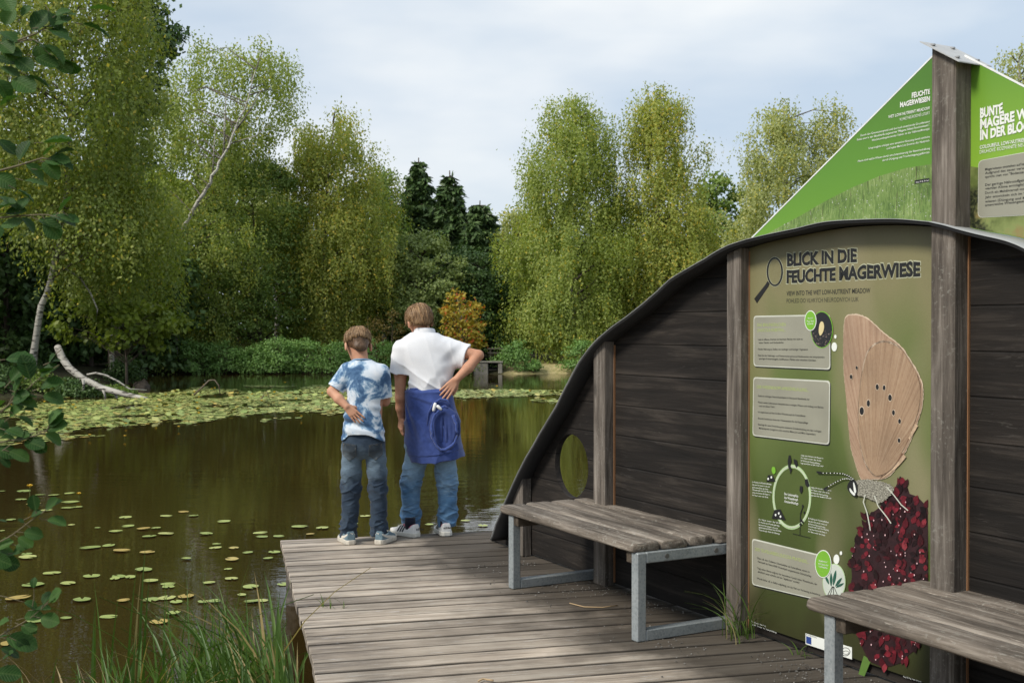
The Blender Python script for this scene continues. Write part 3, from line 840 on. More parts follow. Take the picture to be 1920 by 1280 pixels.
# --- far-off wood closing the view behind all of them
def far_wood():
    q = np.random.default_rng(77)
    n = 130000
    th = q.uniform(-58, 58, n)                                    # degrees round the camera
    Rr = q.uniform(68, 80, n)
    topz = 5.2 + 2.2 * vnoise(th * .45, 3.1, 0, 4) + 1.4 * vnoise(th * 1.7, 1.2, 0, 6)
    topz = np.where(th < -13, topz + 4, topz)
    z = q.uniform(-.2, 1, n) ** 1.0 * topz
    P = np.stack([Rr * np.sin(np.radians(th)), Rr * np.cos(np.radians(th)), z], 1)
    V = leaf_quads(P, .42, .30, .1, q)
    o = obj('far_wood', V, quads(n), L_MID)
    tag(o, 'dark continuous wood closing the background behind the single trees', 'wood', kind='stuff')
    n = 14000
    P = np.stack([q.uniform(-34, -17.5, n), q.uniform(31, 62, n), q.uniform(-.3, 1, n) * 9.5], 1)
    P = P[(pond_sd(P[:, 0], P[:, 1]) > 2.5)]
    V = leaf_quads(P, .6, .45, .1, q)
    o = obj('left_bank_thicket', V, quads(len(P)), L_DARK)
    tag(o, 'dark thicket under the trees along the left bank', 'thicket', kind='stuff')
far_wood()

# --- shrubs along the water
def shrub(name, label, Y, x, top, hw, bot, leaf, seed, group, n=40, ls=.085, per=70, cl=.24):
    make_tree(name, label, Y, [(top, x - hw * .35, x + hw * .3), (top + (bot - top) * .25, x - hw * .8, x + hw * .75), (top + (bot - top) * .6, x - hw, x + hw), (bot - 3, x - hw * .95, x + hw)],
              [(x, bot), (x, top + 8)], .03, leaf, M_TWIG, 'clump', n=n, seed=seed, ls=ls, per=per, cl=cl, group=group, cat='shrub', yd=.8)
HG = 'shrubs hanging over the far waterline'
for i, (x, top, hw, lf, lab) in enumerate([
        (305, 650, 42, L_MID, 'dark low shrub at the left end of the far waterline hedge'),
        (362, 640, 42, L_SHRUB, 'green shrub at the foot of the long leaning birch trunk'),
        (425, 640, 44, L_SHRUB, 'green shrub with russet tips right of the leaning birch foot'),
        (476, 652, 30, L_SHRUB, 'small yellowish shrub filling a dip in the hedge'),
        (522, 634, 42, L_SHRUB, 'bright rounded shrub left of the round-headed birch trunk'),
        (577, 640, 36, L_SHRUB, 'bright shrub touching the left side of the round-headed birch trunk'),
        (640, 645, 36, L_SHRUB, 'shrub at the waterline behind the shorter boy head'),
        (704, 630, 40, L_SHRUB, 'tall green shrub between the heads of the two boys'),
        (752, 655, 34, L_MID, 'dark green shrub behind the taller boy shoulder'),
        (806, 650, 42, L_MID, 'dark green shrub at the waterline left of the concrete outlet'),
        (858, 655, 36, L_MID, 'dark green shrub beneath the orange rowan')]):
    shrub('waterside_shrub', lab, 46.5 + (i % 3) * .2, x, top, hw, 697, lf, 60 + i, HG, n=46)
shrub('alder_bush', 'fresh green bush right of the concrete outlet, hiding a rail', 46.9, 962, 640, 36, 698, L_SHRUB, 80, 'bushes by the outlet')
shrub('alder_bush', 'fresh green bush half hidden by the sloping edge of the wooden wall', 46.9, 1090, 642, 34, 698, L_SHRUB, 81, 'bushes by the outlet')
shrub('sedge_clump', 'low green sedge clump spilling right of the bush by the outlet', 46.7, 1000, 676, 14, 697, L_SHRUB, 82, 'bushes by the outlet', n=16, per=50, cl=.14)
for i, (x, lab) in enumerate([(300, 'russet shrub behind the left end of the hedge'), (395, 'russet shrub glowing behind the leaning birch foot'), (448, 'russet shrub behind the yellowish hedge dip'), (735, 'russet-brown shrub behind the shoulder of the shorter boy'), (690, 'tall brownish shrub behind the hedge between the two boys')]):
    shrub('russet_shrub', lab, 49.2, x, 625 if i < 3 else 585, 34, 690, L_RED, 90 + i, 'russet shrubs behind the hedge', n=22, per=40)
for i, (x, top, hw, bot, lab) in enumerate([(10, 690, 50, 760, 'dark plants on the left bank at the edge of the picture'), (75, 700, 42, 757, 'dark low shrub on the bank below the leaning birch'),
                                            (140, 715, 40, 752, 'low shrub in shade under the fallen birch trunk'), (205, 725, 32, 747, 'low green plants on the bank right under the fallen trunk'), (235, 672, 30, 716, 'low shrub behind the middle of the fallen trunk')]):
    shrub('bank_shrub', lab, 30.6 + (i % 2) * .5 + (i == 4) * 5, x, top, hw, bot, L_MID if i % 2 else L_DARK, 100 + i, 'low shrubs on the left bank', n=36, ls=.08, cl=.2)

# --- fallen birch, dead boughs, stump
def fallen():
    Y0 = 30.0
    P = [at(108, 650, 31.2), at(116, 670, 31.0), at(130, 690, 30.8), at(155, 710, 30.5), at(190, 727, 30.2), at(230, 738, 29.9), at(262, 745, 29.7), at(284, 750, 29.5)]
    r = thing('fallen_birch', 'fallen white birch trunk sloping from the left bank into the lily pads', 'fallen tree', (P[2][0], P[2][1], float(ground_z(P[2][0], P[2][1]))))
    MB().tube(P, [.095, .10, .098, .092, .084, .072, .06, .04], 10).build('trunk', M_BIRCH, r, True)
    for i, a in enumerate([[(156, 712), (157, 722), (156, 733)], [(193, 729), (196, 738), (198, 748)], [(213, 735), (218, 742), (221, 750)]]):
        MB().tube([at(x, y, 30.1) for x, y in a], [.04, .03, .02], 6).build('branch_stub', M_BIRCH, r, True)
    MB().tube([at(x, y, 30.0) for x, y in [(163, 702), (180, 699), (200, 704), (222, 715), (243, 729), (275, 731)]], [.025, .03, .028, .025, .02, .012], 6).build('branch', M_BIRCH, r, True)
fallen()
def bough(label, pts, Y, r0):
    m = MB().tube([at(x, y, Y) for x, y in pts], np.linspace(r0, r0 * .4, len(pts)), 6)
    tag(m.build('dead_bough', M_TWIG, None, True), label, 'branch', 'dead boughs in the pond')
bough('thin dead bough arching out of the lily carpet', [(364, 740), (378, 727), (392, 713), (402, 712), (410, 722), (413, 740)], 30.5, .03)
bough('small forked dead bough among the pads right of the arching one', [(480, 757), (492, 745), (500, 733), (507, 752)], 29.0, .018)
# long bare limbs of the leaning birches
def bare(root, pts, Y, r0):
    MB().tube([at(x, y, Y) for x, y in pts], np.linspace(r0, r0 * .3, len(pts)), 6).build('bare_limb', M_BIRCH, root, True)
bare(T_EDGE, [(104, 506), (125, 505), (150, 520), (170, 550), (183, 580), (180, 600)], 33, .045)
bare(T_SMALL, [(206, 500), (190, 480), (178, 500), (185, 540), (205, 575), (212, 610)], 36.9, .03)
bare(T_TWIN, [(420, 292), (421, 240), (424, 178)], 45.7, .05)
bare(T_TWIN, [(444, 242), (470, 205), (492, 165)], 45.7, .045)
bare(T_TWIN, [(398, 335), (402, 270), (404, 240)], 45.7, .035)
bare(T_TWIN, [(430, 270), (480, 255), (505, 232)], 45.7, .03)
bare(T_TWIN, [(327, 540), (360, 537), (385, 532), (408, 524)], 48.0, .035)
bare(T_TWIN, [(325, 560), (365, 557), (390, 552), (402, 548)], 48.0, .03)
bare(T_TWIN, [(328, 603), (350, 604), (385, 600)], 48.0, .025)
def stump():
    g = gp(264, 728, WATER_Z)
    q = np.random.default_rng(4); m = MB()
    m.tube([(g[0], g[1], WATER_Z - .3), (g[0] + .03, g[1], WATER_Z + .1), (g[0], g[1], WATER_Z + .22)], [.30, .28, .15], 11)
    V = m.V[0]; V += q.normal(0, .03, V.shape)
    tag(m.build('tree_stump', M_BARK, None, True), 'dark rotten stump rising from the pads beyond the fallen trunk tip', 'stump')
stump()

# --- concrete outlet and rails on the far bank
M_CONC = plain('weathered_concrete', (.21, .195, .16), .9, var=.3, scale=3)
M_DARKV = plain('dark_hollow', (.02, .02, .018), .9)
M_RAIL = wood('rail_wood', (.12, .10, .07), (.22, .18, .13), (.33, .28, .22), along=0, scale=.5)
def outlet():
    Y = 46.3
    a, b = at(888, 698, Y), at(942, 698, Y)
    top = at(900, 680, Y)[2]
    r = thing('concrete_outlet', 'pale concrete pond outlet with a dark opening on the far bank', 'pond outlet', (a[0], Y, WATER_Z - .1))
    x0, x1, z0 = a[0], b[0], WATER_Z - .2
    o0, o1 = at(915, 690, Y)[0], at(934, 690, Y)[0]
    MB().box(((x0 + o0) / 2, Y + .3, (z0 + top) / 2), (o0 - x0, .6, top - z0), bev=.02).build('side_wall', M_CONC, r)
    MB().box(((x1 + o1) / 2, Y + .3, (z0 + top) / 2), (x1 - o1, .6, top - z0), bev=.02).build('side_wall', M_CONC, r)
    MB().box(((x0 + x1) / 2, Y + .3, top + .03), (x1 - x0 + .06, .66, .06), bev=.01).build('coping', M_CONC, r)
    MB().box(((o0 + o1) / 2, Y + .5, (z0 + top) / 2), (o1 - o0, .1, top - z0)).build('opening_shade', M_DARKV, r)  # near-black sheet, paints the shade inside the opening
    MB().box(((o0 + o1) / 2, Y + .42, top - .31), (o1 - o0 - .02, .05, .05)).build('cross_board', M_RAIL, r)
outlet()
def rails(x0, x1, label):
    Y = 49.5
    a, b = at(x0, 655, Y), at(x1, 655, Y)
    z = float(ground_z(a[0], Y))
    r = thing('rail_bench', label, 'wooden rail', (a[0], Y, z), group='wooden rails on the far bank')
    for py in (653.5, 661.5):
        zz = at(x0, py, Y)[2]
        MB().box(((a[0] + b[0]) / 2, Y, zz), (b[0] - a[0], .06, .07), bev=.01).build('rail', M_RAIL, r)
    for x in (a[0] + .12, b[0] - .12):
        t = at(x0, 652, Y)[2]
        MB().box((x, Y + .07, (z + t) / 2 - .1), (.08, .08, t - z + .2), bev=.01).build('post', M_RAIL, r)
rails(914, 952, 'grey wooden rails left of the fresh green bush by the outlet')
rails(1048, 1080, 'grey wooden rails beside the bush at the wall edge')
# ================================================================== JETTY DECK
DA = RAD(14.2)                                   # planks run along local x
D0 = gp(525, 1012.5)                              # far left corner
M_DECK = None
def deck_material():
    def stain_and_shade(k, col):
        # wet dark dirt and moss where the deck meets the wall, grey bleached left end
        v = k.co()
        n = k.noise(v, 1.6, 5, .6); n2 = k.noise(k.mapped((1, 9, 1)), 2.2, 4, .6)
        s = k.sep(v)
        # distance to the wall line in deck coordinates
        a = math.atan2(WD[1], WD[0]) - DA
        nx, ny = -math.sin(a), math.cos(a)
        o = np.array([WO[0] - D0[0], WO[1] - D0[1]])
        ox = o[0] * math.cos(DA) + o[1] * math.sin(DA); oy = -o[0] * math.sin(DA) + o[1] * math.cos(DA)
        d = k.math('ADD', k.math('MULTIPLY', k.math('SUBTRACT', s['X'], ox), nx), k.math('MULTIPLY', k.math('SUBTRACT', s['Y'], oy), ny))
        d = k.math('MULTIPLY', d, -1.0)          # metres in front of the wall
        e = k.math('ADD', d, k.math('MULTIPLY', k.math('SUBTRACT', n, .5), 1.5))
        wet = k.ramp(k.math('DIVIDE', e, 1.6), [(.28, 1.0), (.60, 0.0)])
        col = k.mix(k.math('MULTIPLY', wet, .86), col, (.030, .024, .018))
        lf = k.ramp(k.math('ADD', s['X'], k.math('MULTIPLY', n2, .9)), [(.25, 1.0), (.85, 0.0)])
        dk = k.ramp(n2, [(.40, 1.0), (.55, 0.0)])
        col = k.mix(k.math('MULTIPLY', k.math('MULTIPLY', lf, dk), .72), col, (.045, .038, .038))
        col = k.mix(k.math('MULTIPLY', k.math('MULTIPLY', lf, k.ramp(n2, [(.56, 0.0), (.66, 1.0)])), .6), col, (.46, .43, .39))
        fr = k.math('FRACT', k.math('DIVIDE', k.math('MULTIPLY', s['Y'], -1.0), .1445))  # plank edges darkened: grime, with the shade of the gaps painted in
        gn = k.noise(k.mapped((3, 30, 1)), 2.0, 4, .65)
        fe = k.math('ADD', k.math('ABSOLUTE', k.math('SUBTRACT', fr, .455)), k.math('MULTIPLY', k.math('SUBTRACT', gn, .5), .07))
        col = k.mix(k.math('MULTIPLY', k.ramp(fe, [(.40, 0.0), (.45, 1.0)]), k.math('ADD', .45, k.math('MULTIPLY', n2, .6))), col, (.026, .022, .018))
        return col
    return wood('deck_planks', (.22, .178, .141), (.375, .315, .252), (.51, .45, .375), along=0, scale=.8, rough=.85, bump=.7, island=.22, stain_and_shade=stain_and_shade, lichen=.12, cracks=.75)

# ================================================================== WALL FRAME OF REFERENCE
WO = np.array([-.141, 7.51, 0.0])
WD = np.array([.475, -.880, 0.0])                # along the wall, towards the camera
WN = np.array([-.880, -.475, 0.0])               # out of the wall, towards the viewer
W_RZ = math.atan2(WD[1], WD[0])
def wl(px, py, off=0.0):
    """photo point -> (t along the wall, height z) on the plane `off` metres in front of the boards"""
    d = ray(px, py); o = np.array([0, 0, CAM_Z])
    s = ((WO + WN * off - o) @ WN) / (d @ WN)
    p = o + d * s
    return float((p - WO) @ WD), float(p[2])
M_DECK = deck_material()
def deck():
    r = thing('wooden_jetty', 'weathered grey-brown plank jetty the boys and benches stand on', 'jetty', (D0[0], D0[1], 0), DA)
    q = random.Random(5)
    m = MB()
    y = 0.0; i = 0
    while y > -8.2:
        w = .1315
        x1 = 4.6
        dz = q.uniform(-.002, .002)
        m.box((x1 / 2 + q.uniform(-.004, .004), y - w / 2, -.021 + dz), (x1, w, .042), bev=.003)
        y -= .1445; i += 1
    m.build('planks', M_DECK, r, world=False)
    M_BEAM = wood('deck_beam', (.03, .025, .02), (.07, .06, .05), (.13, .11, .09), along=1, scale=.8)
    for x in (.10, 1.6, 3.1, 4.4):
        MB().box((x, -4.1, -.125), (.09, 8.1, .16), bev=.006).build('beam', M_BEAM, r, world=False)
    for x in (.10, 1.6, 3.1):
        for yy in (-.12, -2.6):
            MB().tube([(x, yy, -1.5), (x, yy, -.206)], .07, 10).build('pile', M_BEAM, r, True, world=False)
deck()

# ================================================================== CURVED BOARDED WALL
CURVE_PX = [(919, 1012), (928, 985), (945, 940), (965, 896), (985, 857), (1010, 812), (1040, 762), (1065, 715), (1085, 680), (1113, 643), (1140, 619), (1170, 596),
            (1200, 572), (1230, 545), (1255, 523), (1290, 502), (1320, 485), (1343, 470), (1365, 459), (1400, 447.5), (1440, 438), (1480, 430), (1520, 422), (1560, 416.5), (1600, 413.5), (1640, 412),
            (1690, 413.5), (1740, 418), (1765, 423), (1790, 430), (1820, 436), (1850, 441), (1885, 449), (1920, 463)]
OFFE = .115
cv = np.array([wl(x, y, OFFE) for x, y in CURVE_PX])
# beyond the picture the hill runs down again
tl, zl = cv[-1]
ext = [(tl + d, zl - .33 * d - .16 * d * d) for d in (.15, .3, .5, .7, .9, 1.1)]
cv = np.concatenate([cv, ext])
def top_at(t): return np.interp(t, cv[:, 0], cv[:, 1])
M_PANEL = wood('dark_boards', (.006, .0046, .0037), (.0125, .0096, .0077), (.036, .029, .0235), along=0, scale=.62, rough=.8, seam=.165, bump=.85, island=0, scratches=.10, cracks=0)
M_POST = wood('post_timber', (.055, .045, .037), (.130, .110, .092), (.25, .22, .19), along=2, scale=1.0, rough=.85, bump=.6, island=.12, lichen=.25, cracks=.4)
M_FRESH = plain('fresh_batten', (.26, .13, .06), .7)
M_FLASH = plain('zinc_flashing', (.30, .31, .31), .5, .3, var=.18, scale=5)
M_FLASHU = plain('black_underside', (.012, .012, .013), .75)

wall = thing('boarded_wall', 'dark boarded display wall with a curved hill-shaped top and a round peephole', 'wooden wall', tuple(WO), W_RZ)
def panel(name, t0, t1, y0, y1, m, hole=None, zb=.012, drop=.012):
    ts = np.linspace(t0, t1, 70)
    cu = bpy.data.curves.new(name, 'CURVE'); cu.dimensions = '2D'; cu.fill_mode = 'BOTH'
    def spl(pts):
        s = cu.splines.new('POLY'); s.points.add(len(pts) - 1); s.use_cyclic_u = True
        for p, (a, b) in zip(s.points, pts): p.co = (a, b, 0, 1)
    pts = [(t, max(top_at(t) - drop, zb + .002)) for t in ts]
    spl([(t0, zb)] + pts + [(t1, zb)])
    if hole:
        spl([(hole[0] + hole[2] * math.cos(a), hole[1] + hole[2] * math.sin(a)) for a in np.linspace(0, 2 * math.pi, 48, endpoint=False)])
    cu.extrude = (y1 - y0) / 2
    tmp = bpy.data.objects.new('tmp', cu)
    me = bpy.data.meshes.new_from_object(tmp)
    bpy.data.objects.remove(tmp); bpy.data.curves.remove(cu)
    V = np.array([v.co for v in me.vertices])
    Fc = [list(p.vertices) for p in me.polygons]
    bpy.data.meshes.remove(me)
    V = np.stack([V[:, 0], V[:, 2] + (y0 + y1) / 2, V[:, 1]], 1)
    return obj(name, V, Fc, m, wall, world=False)
P1 = (wl(961, 900, .07)[0], wl(979, 900, .07)[0])
P2 = (wl(1112, 900, .07)[0], wl(1133, 900, .07)[0])
P3 = (wl(1361, 900, .06)[0], wl(1387, 900, .06)[0])
P4 = (wl(1745, 300, .08)[0], wl(1790, 300, .08)[0])
TB0, TB1 = wl(1405, 900)[0], P4[0] + .02          # poster bay
h0 = wl(1071, 873)
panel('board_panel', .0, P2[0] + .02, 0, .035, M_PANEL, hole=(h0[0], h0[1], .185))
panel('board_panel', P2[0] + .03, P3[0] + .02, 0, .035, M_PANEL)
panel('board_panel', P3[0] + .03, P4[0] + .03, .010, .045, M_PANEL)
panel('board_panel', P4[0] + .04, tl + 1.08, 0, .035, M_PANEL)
def wall_post(p, off, top, name='post'):
    t0, t1 = p
    m = MB()
    m.box(((t0 + t1) / 2, (-off - .002) / 2, (top + .0) / 2), (t1 - t0, off - .002, top), bev=.006)
    V = m.V[0]; hi_ = V[:, 2] > top * .6
    V[hi_, 2] += np.array([top_at(t) for t in V[hi_, 0]]) - top_at(t0) - .0
    m.build(name, M_POST, wall, world=False)
wall_post(P1, .07, top_at(P1[0]) + .0)
wall_post(P2, .07, top_at(P2[0]) + .0)
wall_post(P3, .06, top_at(P3[0]) - .012)
TOP4 = wl(1745, 88, .08)[1]
m = MB(); m.box(((P4[0] + P4[1]) / 2, -.021, TOP4 / 2), (P4[1] - P4[0], .118, TOP4), bev=.006)
V = m.V[0]; V[V[:, 2] > 1, 2] -= (V[V[:, 2] > 1, 0] - P4[0]) * .62
m.build('main_post', M_POST, wall, world=False)
for p, off, top in ((P2, .07, None), (P3, .08, None), (P4, .06, None)):
    tt = top_at(p[1]) - .03
    MB().box((p[1] + .0035, -.006, tt / 2 + .01), (.004, .010, tt - .02)).build('batten', M_FRESH, wall, world=False)
# sheet-metal cap on the main post
m = MB()
c = np.array([(P4[0] + P4[1]) / 2 + .006, -.021, TOP4 - ((P4[1] - P4[0]) / 2 + .006) * .62 + .004])
m.box((0, 0, 0), (.175, .175, .004))
cap = m.V[0]; cap[:, 2] -= cap[:, 0] * .62; m.V[0] = cap + c
m.build('post_cap', plain('cap_zinc', (.46, .46, .45), .5, .2, var=.1), wall, world=False)
m = MB()
for dx, dy in ((-.055, -.055), (.055, -.055), (-.055, .05), (.055, .05)):
    m.disc((c[0] + dx, c[1] + dy, c[2] - dx * .62 + .005), .009, 10, .006, 2)
m.build('cap_screw_heads', plain('screw_zinc', (.35, .35, .35), .4, .5), wall, world=False)
# flashing: a bent strip lying along the hill-shaped top, near-black strip underneath
ts = cv[:, 0]; tt = np.concatenate([np.linspace(a, b, 4, endpoint=False) for a, b in zip(ts[:-1], ts[1:])] + [[ts[-1]]])
zz = np.interp(tt, cv[:, 0], cv[:, 1])
ker = np.array([1, 2, 3, 2, 1.]) / 9
zz[2:-2] = np.convolve(zz, ker, 'valid')
wob = (vnoise(tt * 5, 0, 0, 8) - .5) * .012
def ribbon(name, m, dz0, dz1, y0, y1):
    nrm = np.stack([-np.gradient(zz), np.gradient(tt)], 1); nrm /= np.linalg.norm(nrm, axis=1)[:, None]
    V = []
    for yy in (y0, y1):
        for dz in (dz0, dz1):
            w = wob * (1 if yy == y0 else 0)
            V.append(np.stack([tt + nrm[:, 0] * (dz + w), np.full(len(tt), yy) , zz + nrm[:, 1] * (dz + w)], 1))
    n = len(tt); V = np.concatenate(V); Fc = []
    for i in range(n - 1):
        a, b = i, i + 1
        Fc += [[a, b, n + b, n + a], [2 * n + a, 3 * n + a, 3 * n + b, 2 * n + b], [n + a, n + b, 3 * n + b, 3 * n + a], [a, 2 * n + a, 2 * n + b, b]]
    Fc += [[0, n, 3 * n, 2 * n], [n - 1, 3 * n - 1, 4 * n - 1, 2 * n - 1][::-1]]
    return obj(name, V, Fc, m, wall, True, world=False)
ribbon('flashing_underside', M_FLASHU, -.012, -.0015, -OFFE + .006, .07)
ribbon('metal_flashing', M_FLASH, 0.0, .003, -OFFE, .075)

# ================================================================== PRINTED BOARDS
def poly_part(name, pts, y, m, parent, th=.001):
    """flat printed shape with a real thickness in the wall's frame; pts are (t, z)"""
    pts = np.asarray(pts, float); n = len(pts)
    V = np.concatenate([np.stack([pts[:, 0], np.full(n, y - th), pts[:, 1]], 1), np.stack([pts[:, 0], np.full(n, y), pts[:, 1]], 1)])
    Fc = [list(range(n)), list(range(n, 2 * n))[::-1]] + [[i, n + i, n + (i + 1) % n, (i + 1) % n] for i in range(n)]
    return obj(name, V, Fc, m, parent, world=False)
def sm(pts, k=6):
    """closed Catmull-Rom smoothing of an outline"""
    P = np.asarray(pts, float); out = []
    n = len(P)
    for i in range(n):
        p0, p1, p2, p3 = P[i - 1], P[i], P[(i + 1) % n], P[(i + 2) % n]
        for t in np.arange(k) / k:
            out.append(.5 * (2 * p1 + (p2 - p0) * t + (2 * p0 - 5 * p1 + 4 * p2 - p3) * t * t + (3 * p1 - p0 - 3 * p2 + p3) * t ** 3))
    return np.array(out)
def W2(pts): return [wl(x, y) for x, y in pts]
def text_mesh(s, bold=0.0, spacing=1.0):
    cu = bpy.data.curves.new('txt', 'FONT'); cu.body = s; cu.size = 1.0; cu.offset = bold; cu.space_character = spacing
    cu.resolution_u = 3
    t = bpy.data.objects.new('txt', cu)
    me = bpy.data.meshes.new_from_object(t)
    V = np.array([v.co for v in me.vertices]).reshape(-1, 3); Fc = [list(p.vertices) for p in me.polygons]
    bpy.data.objects.remove(t); bpy.data.curves.remove(cu); bpy.data.meshes.remove(me)
    return V, Fc
CAP = .70                                        # cap height of the built-in face at size 1
class Lines:
    def __init__(s): s.m = MB()
    def put(s, txt, p0, p1, h, y, bold=0.0, right=False, jig=0.0):
        """one line of lettering; baseline from photo point p0 to p1, cap height h photo pixels"""
        V, Fc = text_mesh(txt, bold)
        if not len(V): return s
        a, b = np.array(wl(*p0)), np.array(wl(*p1))
        hz = wl(p0[0], p0[1] - h)[1] - a[1]
        x0, x1 = V[:, 0].min(), V[:, 0].max()
        u = (V[:, 0] - x0) / (x1 - x0); v = V[:, 1] / CAP * hz
        if jig:
            v = v * (1 + jig * np.sin(u * 61 + 1)) + jig * .25 * hz * np.sin(u * 43)
        P = a[None] + (b - a)[None] * u[:, None]
        s.m.add(np.stack([P[:, 0], np.full(len(V), y), P[:, 1] + v], 1), Fc)
        return s
    def build(s, name, m, parent): return s.m.build(name, m, parent, world=False)

M_INK = plain('print_black', (.010, .010, .010), .5, var=.05)
M_WHITE = plain('print_white', (.72, .74, .70), .5, var=.05)
M_HALO = plain('print_halo', (.42, .43, .30), .5, var=.05)
M_PGREEN = plain('print_green', (.17, .40, .035), .45, var=.04)
M_PGREENT = plain('print_green_letters', (.36, .44, .14), .5, var=.05)
M_RING = plain('print_ring', (.38, .52, .27), .5, var=.12)
M_BOX = plain('print_box_grey', (.27, .265, .21), .45, var=.14, scale=4)
M_BOXE = plain('print_box_edge', (.52, .53, .46), .45)
M_ALU = plain('board_edge_white', (.72, .73, .72), .4)

poster = thing('meadow_poster', 'olive green info board with a large butterfly on a dark red flower', 'info board', tuple(WO), W_RZ)
def poster_bg():
    k = NT('poster_print')
    v = k.co()
    s = k.sep(v)
    st = k.mapped((2.2, 1, .9), rot=(0, .35, 0))
    n1 = k.noise(st, 1.1, 2, .4, .8); n2 = k.noise(k.mapped((1, 1, .45), rot=(0, .25, 0), loc=(3, 1, 2)), 2.6, 2, .4)
    z = k.math('DIVIDE', s['Z'], 1.9)
    f = k.math('ADD', z, k.math('MULTIPLY', k.math('SUBTRACT', n1, .5), .55))
    col = k.ramp(f, [(.10, (.036, .038, .013)), (.35, (.064, .090, .022)), (.6, (.115, .150, .045)), (.85, (.20, .185, .092)), (1, (.185, .168, .088))])
    col = k.mix(k.ramp(n2, [(.54, 0.0), (.72, .75)]), col, (.27, .235, .145))
    ft = k.noise(v, 220, 2)
    col = k.mix(.12, col, k.ramp(ft, [(.3, .6), (.7, 1.3)]), 'MULTIPLY')
    return k.fin(col, .42, 0, .35)
TP1 = P4[0] + .018
ts_ = np.linspace(TB0 - .005, TP1, 24)
pts = [(TB0 - .005, .055), *[(t, top_at(t) - .016) for t in ts_], (TP1, .055)]
poly_part('board', pts, .006, poster_bg(), poster, th=.012)
YP = -.0065                                       # printed layers lie in front of the board face
# --- heading
TIT = [("BLICK IN DIE", (1478, 498.5), (1609, 490), 22), ("FEUCHTE MAGERWIESE", (1477, 530), (1728, 516.5), 22)]
L1 = Lines()
for t, a, b, h in TIT: L1.put(t, (a[0] - 1.2, a[1] + 1), (b[0] + 1.2, b[1] + 1), h + 2, YP, .066, jig=.05)
L1.build('title_halo', M_HALO, poster)
L1 = Lines()
for t, a, b, h in TIT: L1.put(t, a, b, h, YP - .0008, .046, jig=.05)
L1.build('title_lettering', M_INK, poster)
L1 = Lines(); L1.put("VIEW INTO THE WET LOW-NUTRIENT MEADOW", (1477, 554.5), (1634, 549), 8.5, YP, .012)
L1.put("POHLED DO VLHKÝCH NEÚRODNÝCH LUK", (1477, 568), (1612, 565), 8, YP, -.006).build('subtitle_lettering', M_INK, poster)
# --- magnifying glass
def ring_pts(cx, cy, rx, ry, n=40): return [(cx + rx * math.cos(a), cy + ry * math.sin(a)) for a in np.linspace(0, 2 * math.pi, n, endpoint=False)]
def ring(name, c, r, w, y, m, parent):
    o = W2(ring_pts(*c, *r)); i = W2(ring_pts(c[0], c[1], r[0] - w, r[1] - w)); n = len(o)
    V = [(p[0], y, p[1]) for p in o] + [(p[0], y, p[1]) for p in i]
    Fc = [[a, (a + 1) % n, n + (a + 1) % n, n + a] for a in range(n)]
    return obj(name, V, Fc, m, parent, world=False)
ring('magnifier_halo', (1455, 509.5), (16.2, 28.2), 4.6, YP, M_HALO, poster)
ring('magnifier_ring', (1455, 509.5), (15.4, 27.3), 3.3, YP - .0008, M_INK, poster)
poly_part('magnifier_handle', W2([(1439.5, 531), (1443.5, 536), (1421.5, 568.5), (1416.5, 560)]), YP, M_INK, poster)
poly_part('magnifier_neck', W2([(1442, 527), (1445.5, 531.5), (1442.5, 535.5), (1439.5, 530.5)]), YP - .0012, M_INK, poster)
# --- text boxes
def info_box(c, lines, head):
    (a, b, d, e) = c
    P = np.array(W2([a, b, d, e]))
    cen = P.mean(0)
    r = 0.018
    def rnd(Q):
        out = []
        for i in range(4):
            p0, p1, p2 = Q[i - 1], Q[i], Q[(i + 1) % 4]
            u0 = (p0 - p1) / np.linalg.norm(p0 - p1); u2 = (p2 - p1) / np.linalg.norm(p2 - p1)
            for t in (0, .25, .5, .75, 1):
                out.append((1 - t) ** 2 * (p1 + u0 * r) + 2 * t * (1 - t) * p1 + t * t * (p1 + u2 * r))
        return out
    big = cen + (P - cen) * np.array([1 + .006 / np.ptp(P[:, 0]) * 2, 1 + .006 / np.ptp(P[:, 1]) * 2])
    o = poly_part('text_box', rnd(P), YP - .0014, M_BOX, poster, th=.001)
    poly_part('box_edge', rnd(big), YP - .0002, M_BOXE, o, th=.001)
    sh = big + np.array([.004, -.006])
    poly_part('box_shadow_print', rnd(sh), YP + .0011, M_INK, o, th=.001)
    Lh = Lines(); Lb = Lines()
    for t, p, q_, h in head: Lh.put(t, p, q_, h, YP - .003, 0)
    for t, p, q_, h in lines: Lb.put(t, p, q_, h, YP - .003, .004)
    Lh.build('box_heading', M_PGREENT, o); Lb.build('box_lettering', M_INK, o)
info_box([(1417, 594.5), (1557, 592), (1557.5, 690), (1417, 684)],
         [("· Lebt in offenen, frischen bis feuchten Flächen mit nicht zu", (1423, 638), (1508, 637), 3.4), ("  hoher Gehölz- und Heckendichte", (1426, 644), (1472, 643.5), 3.4),
          ("· Findet Nahrung an Stellen mit niedriger und lückiger Vegetation", (1423, 656), (1518, 656.5), 3.4),
          ("· Sitzt bei der Nahrungs- und Partnersuche gerne auf Ansitzwarten wie beispielsweise", (1423, 667.5), (1549, 671), 3.4), ("  sperrigen Kräuterstengeln, Schilfhalmen, Pfählen oder einzelnen Gehölzen", (1426, 673.5), (1533, 677), 3.4)],
         [("DAS BRAUNKEHLCHEN", (1423, 612), (1476, 611), 6), ("(SAXICOLA RUBETRA)...", (1423, 622), (1476, 621), 6)])
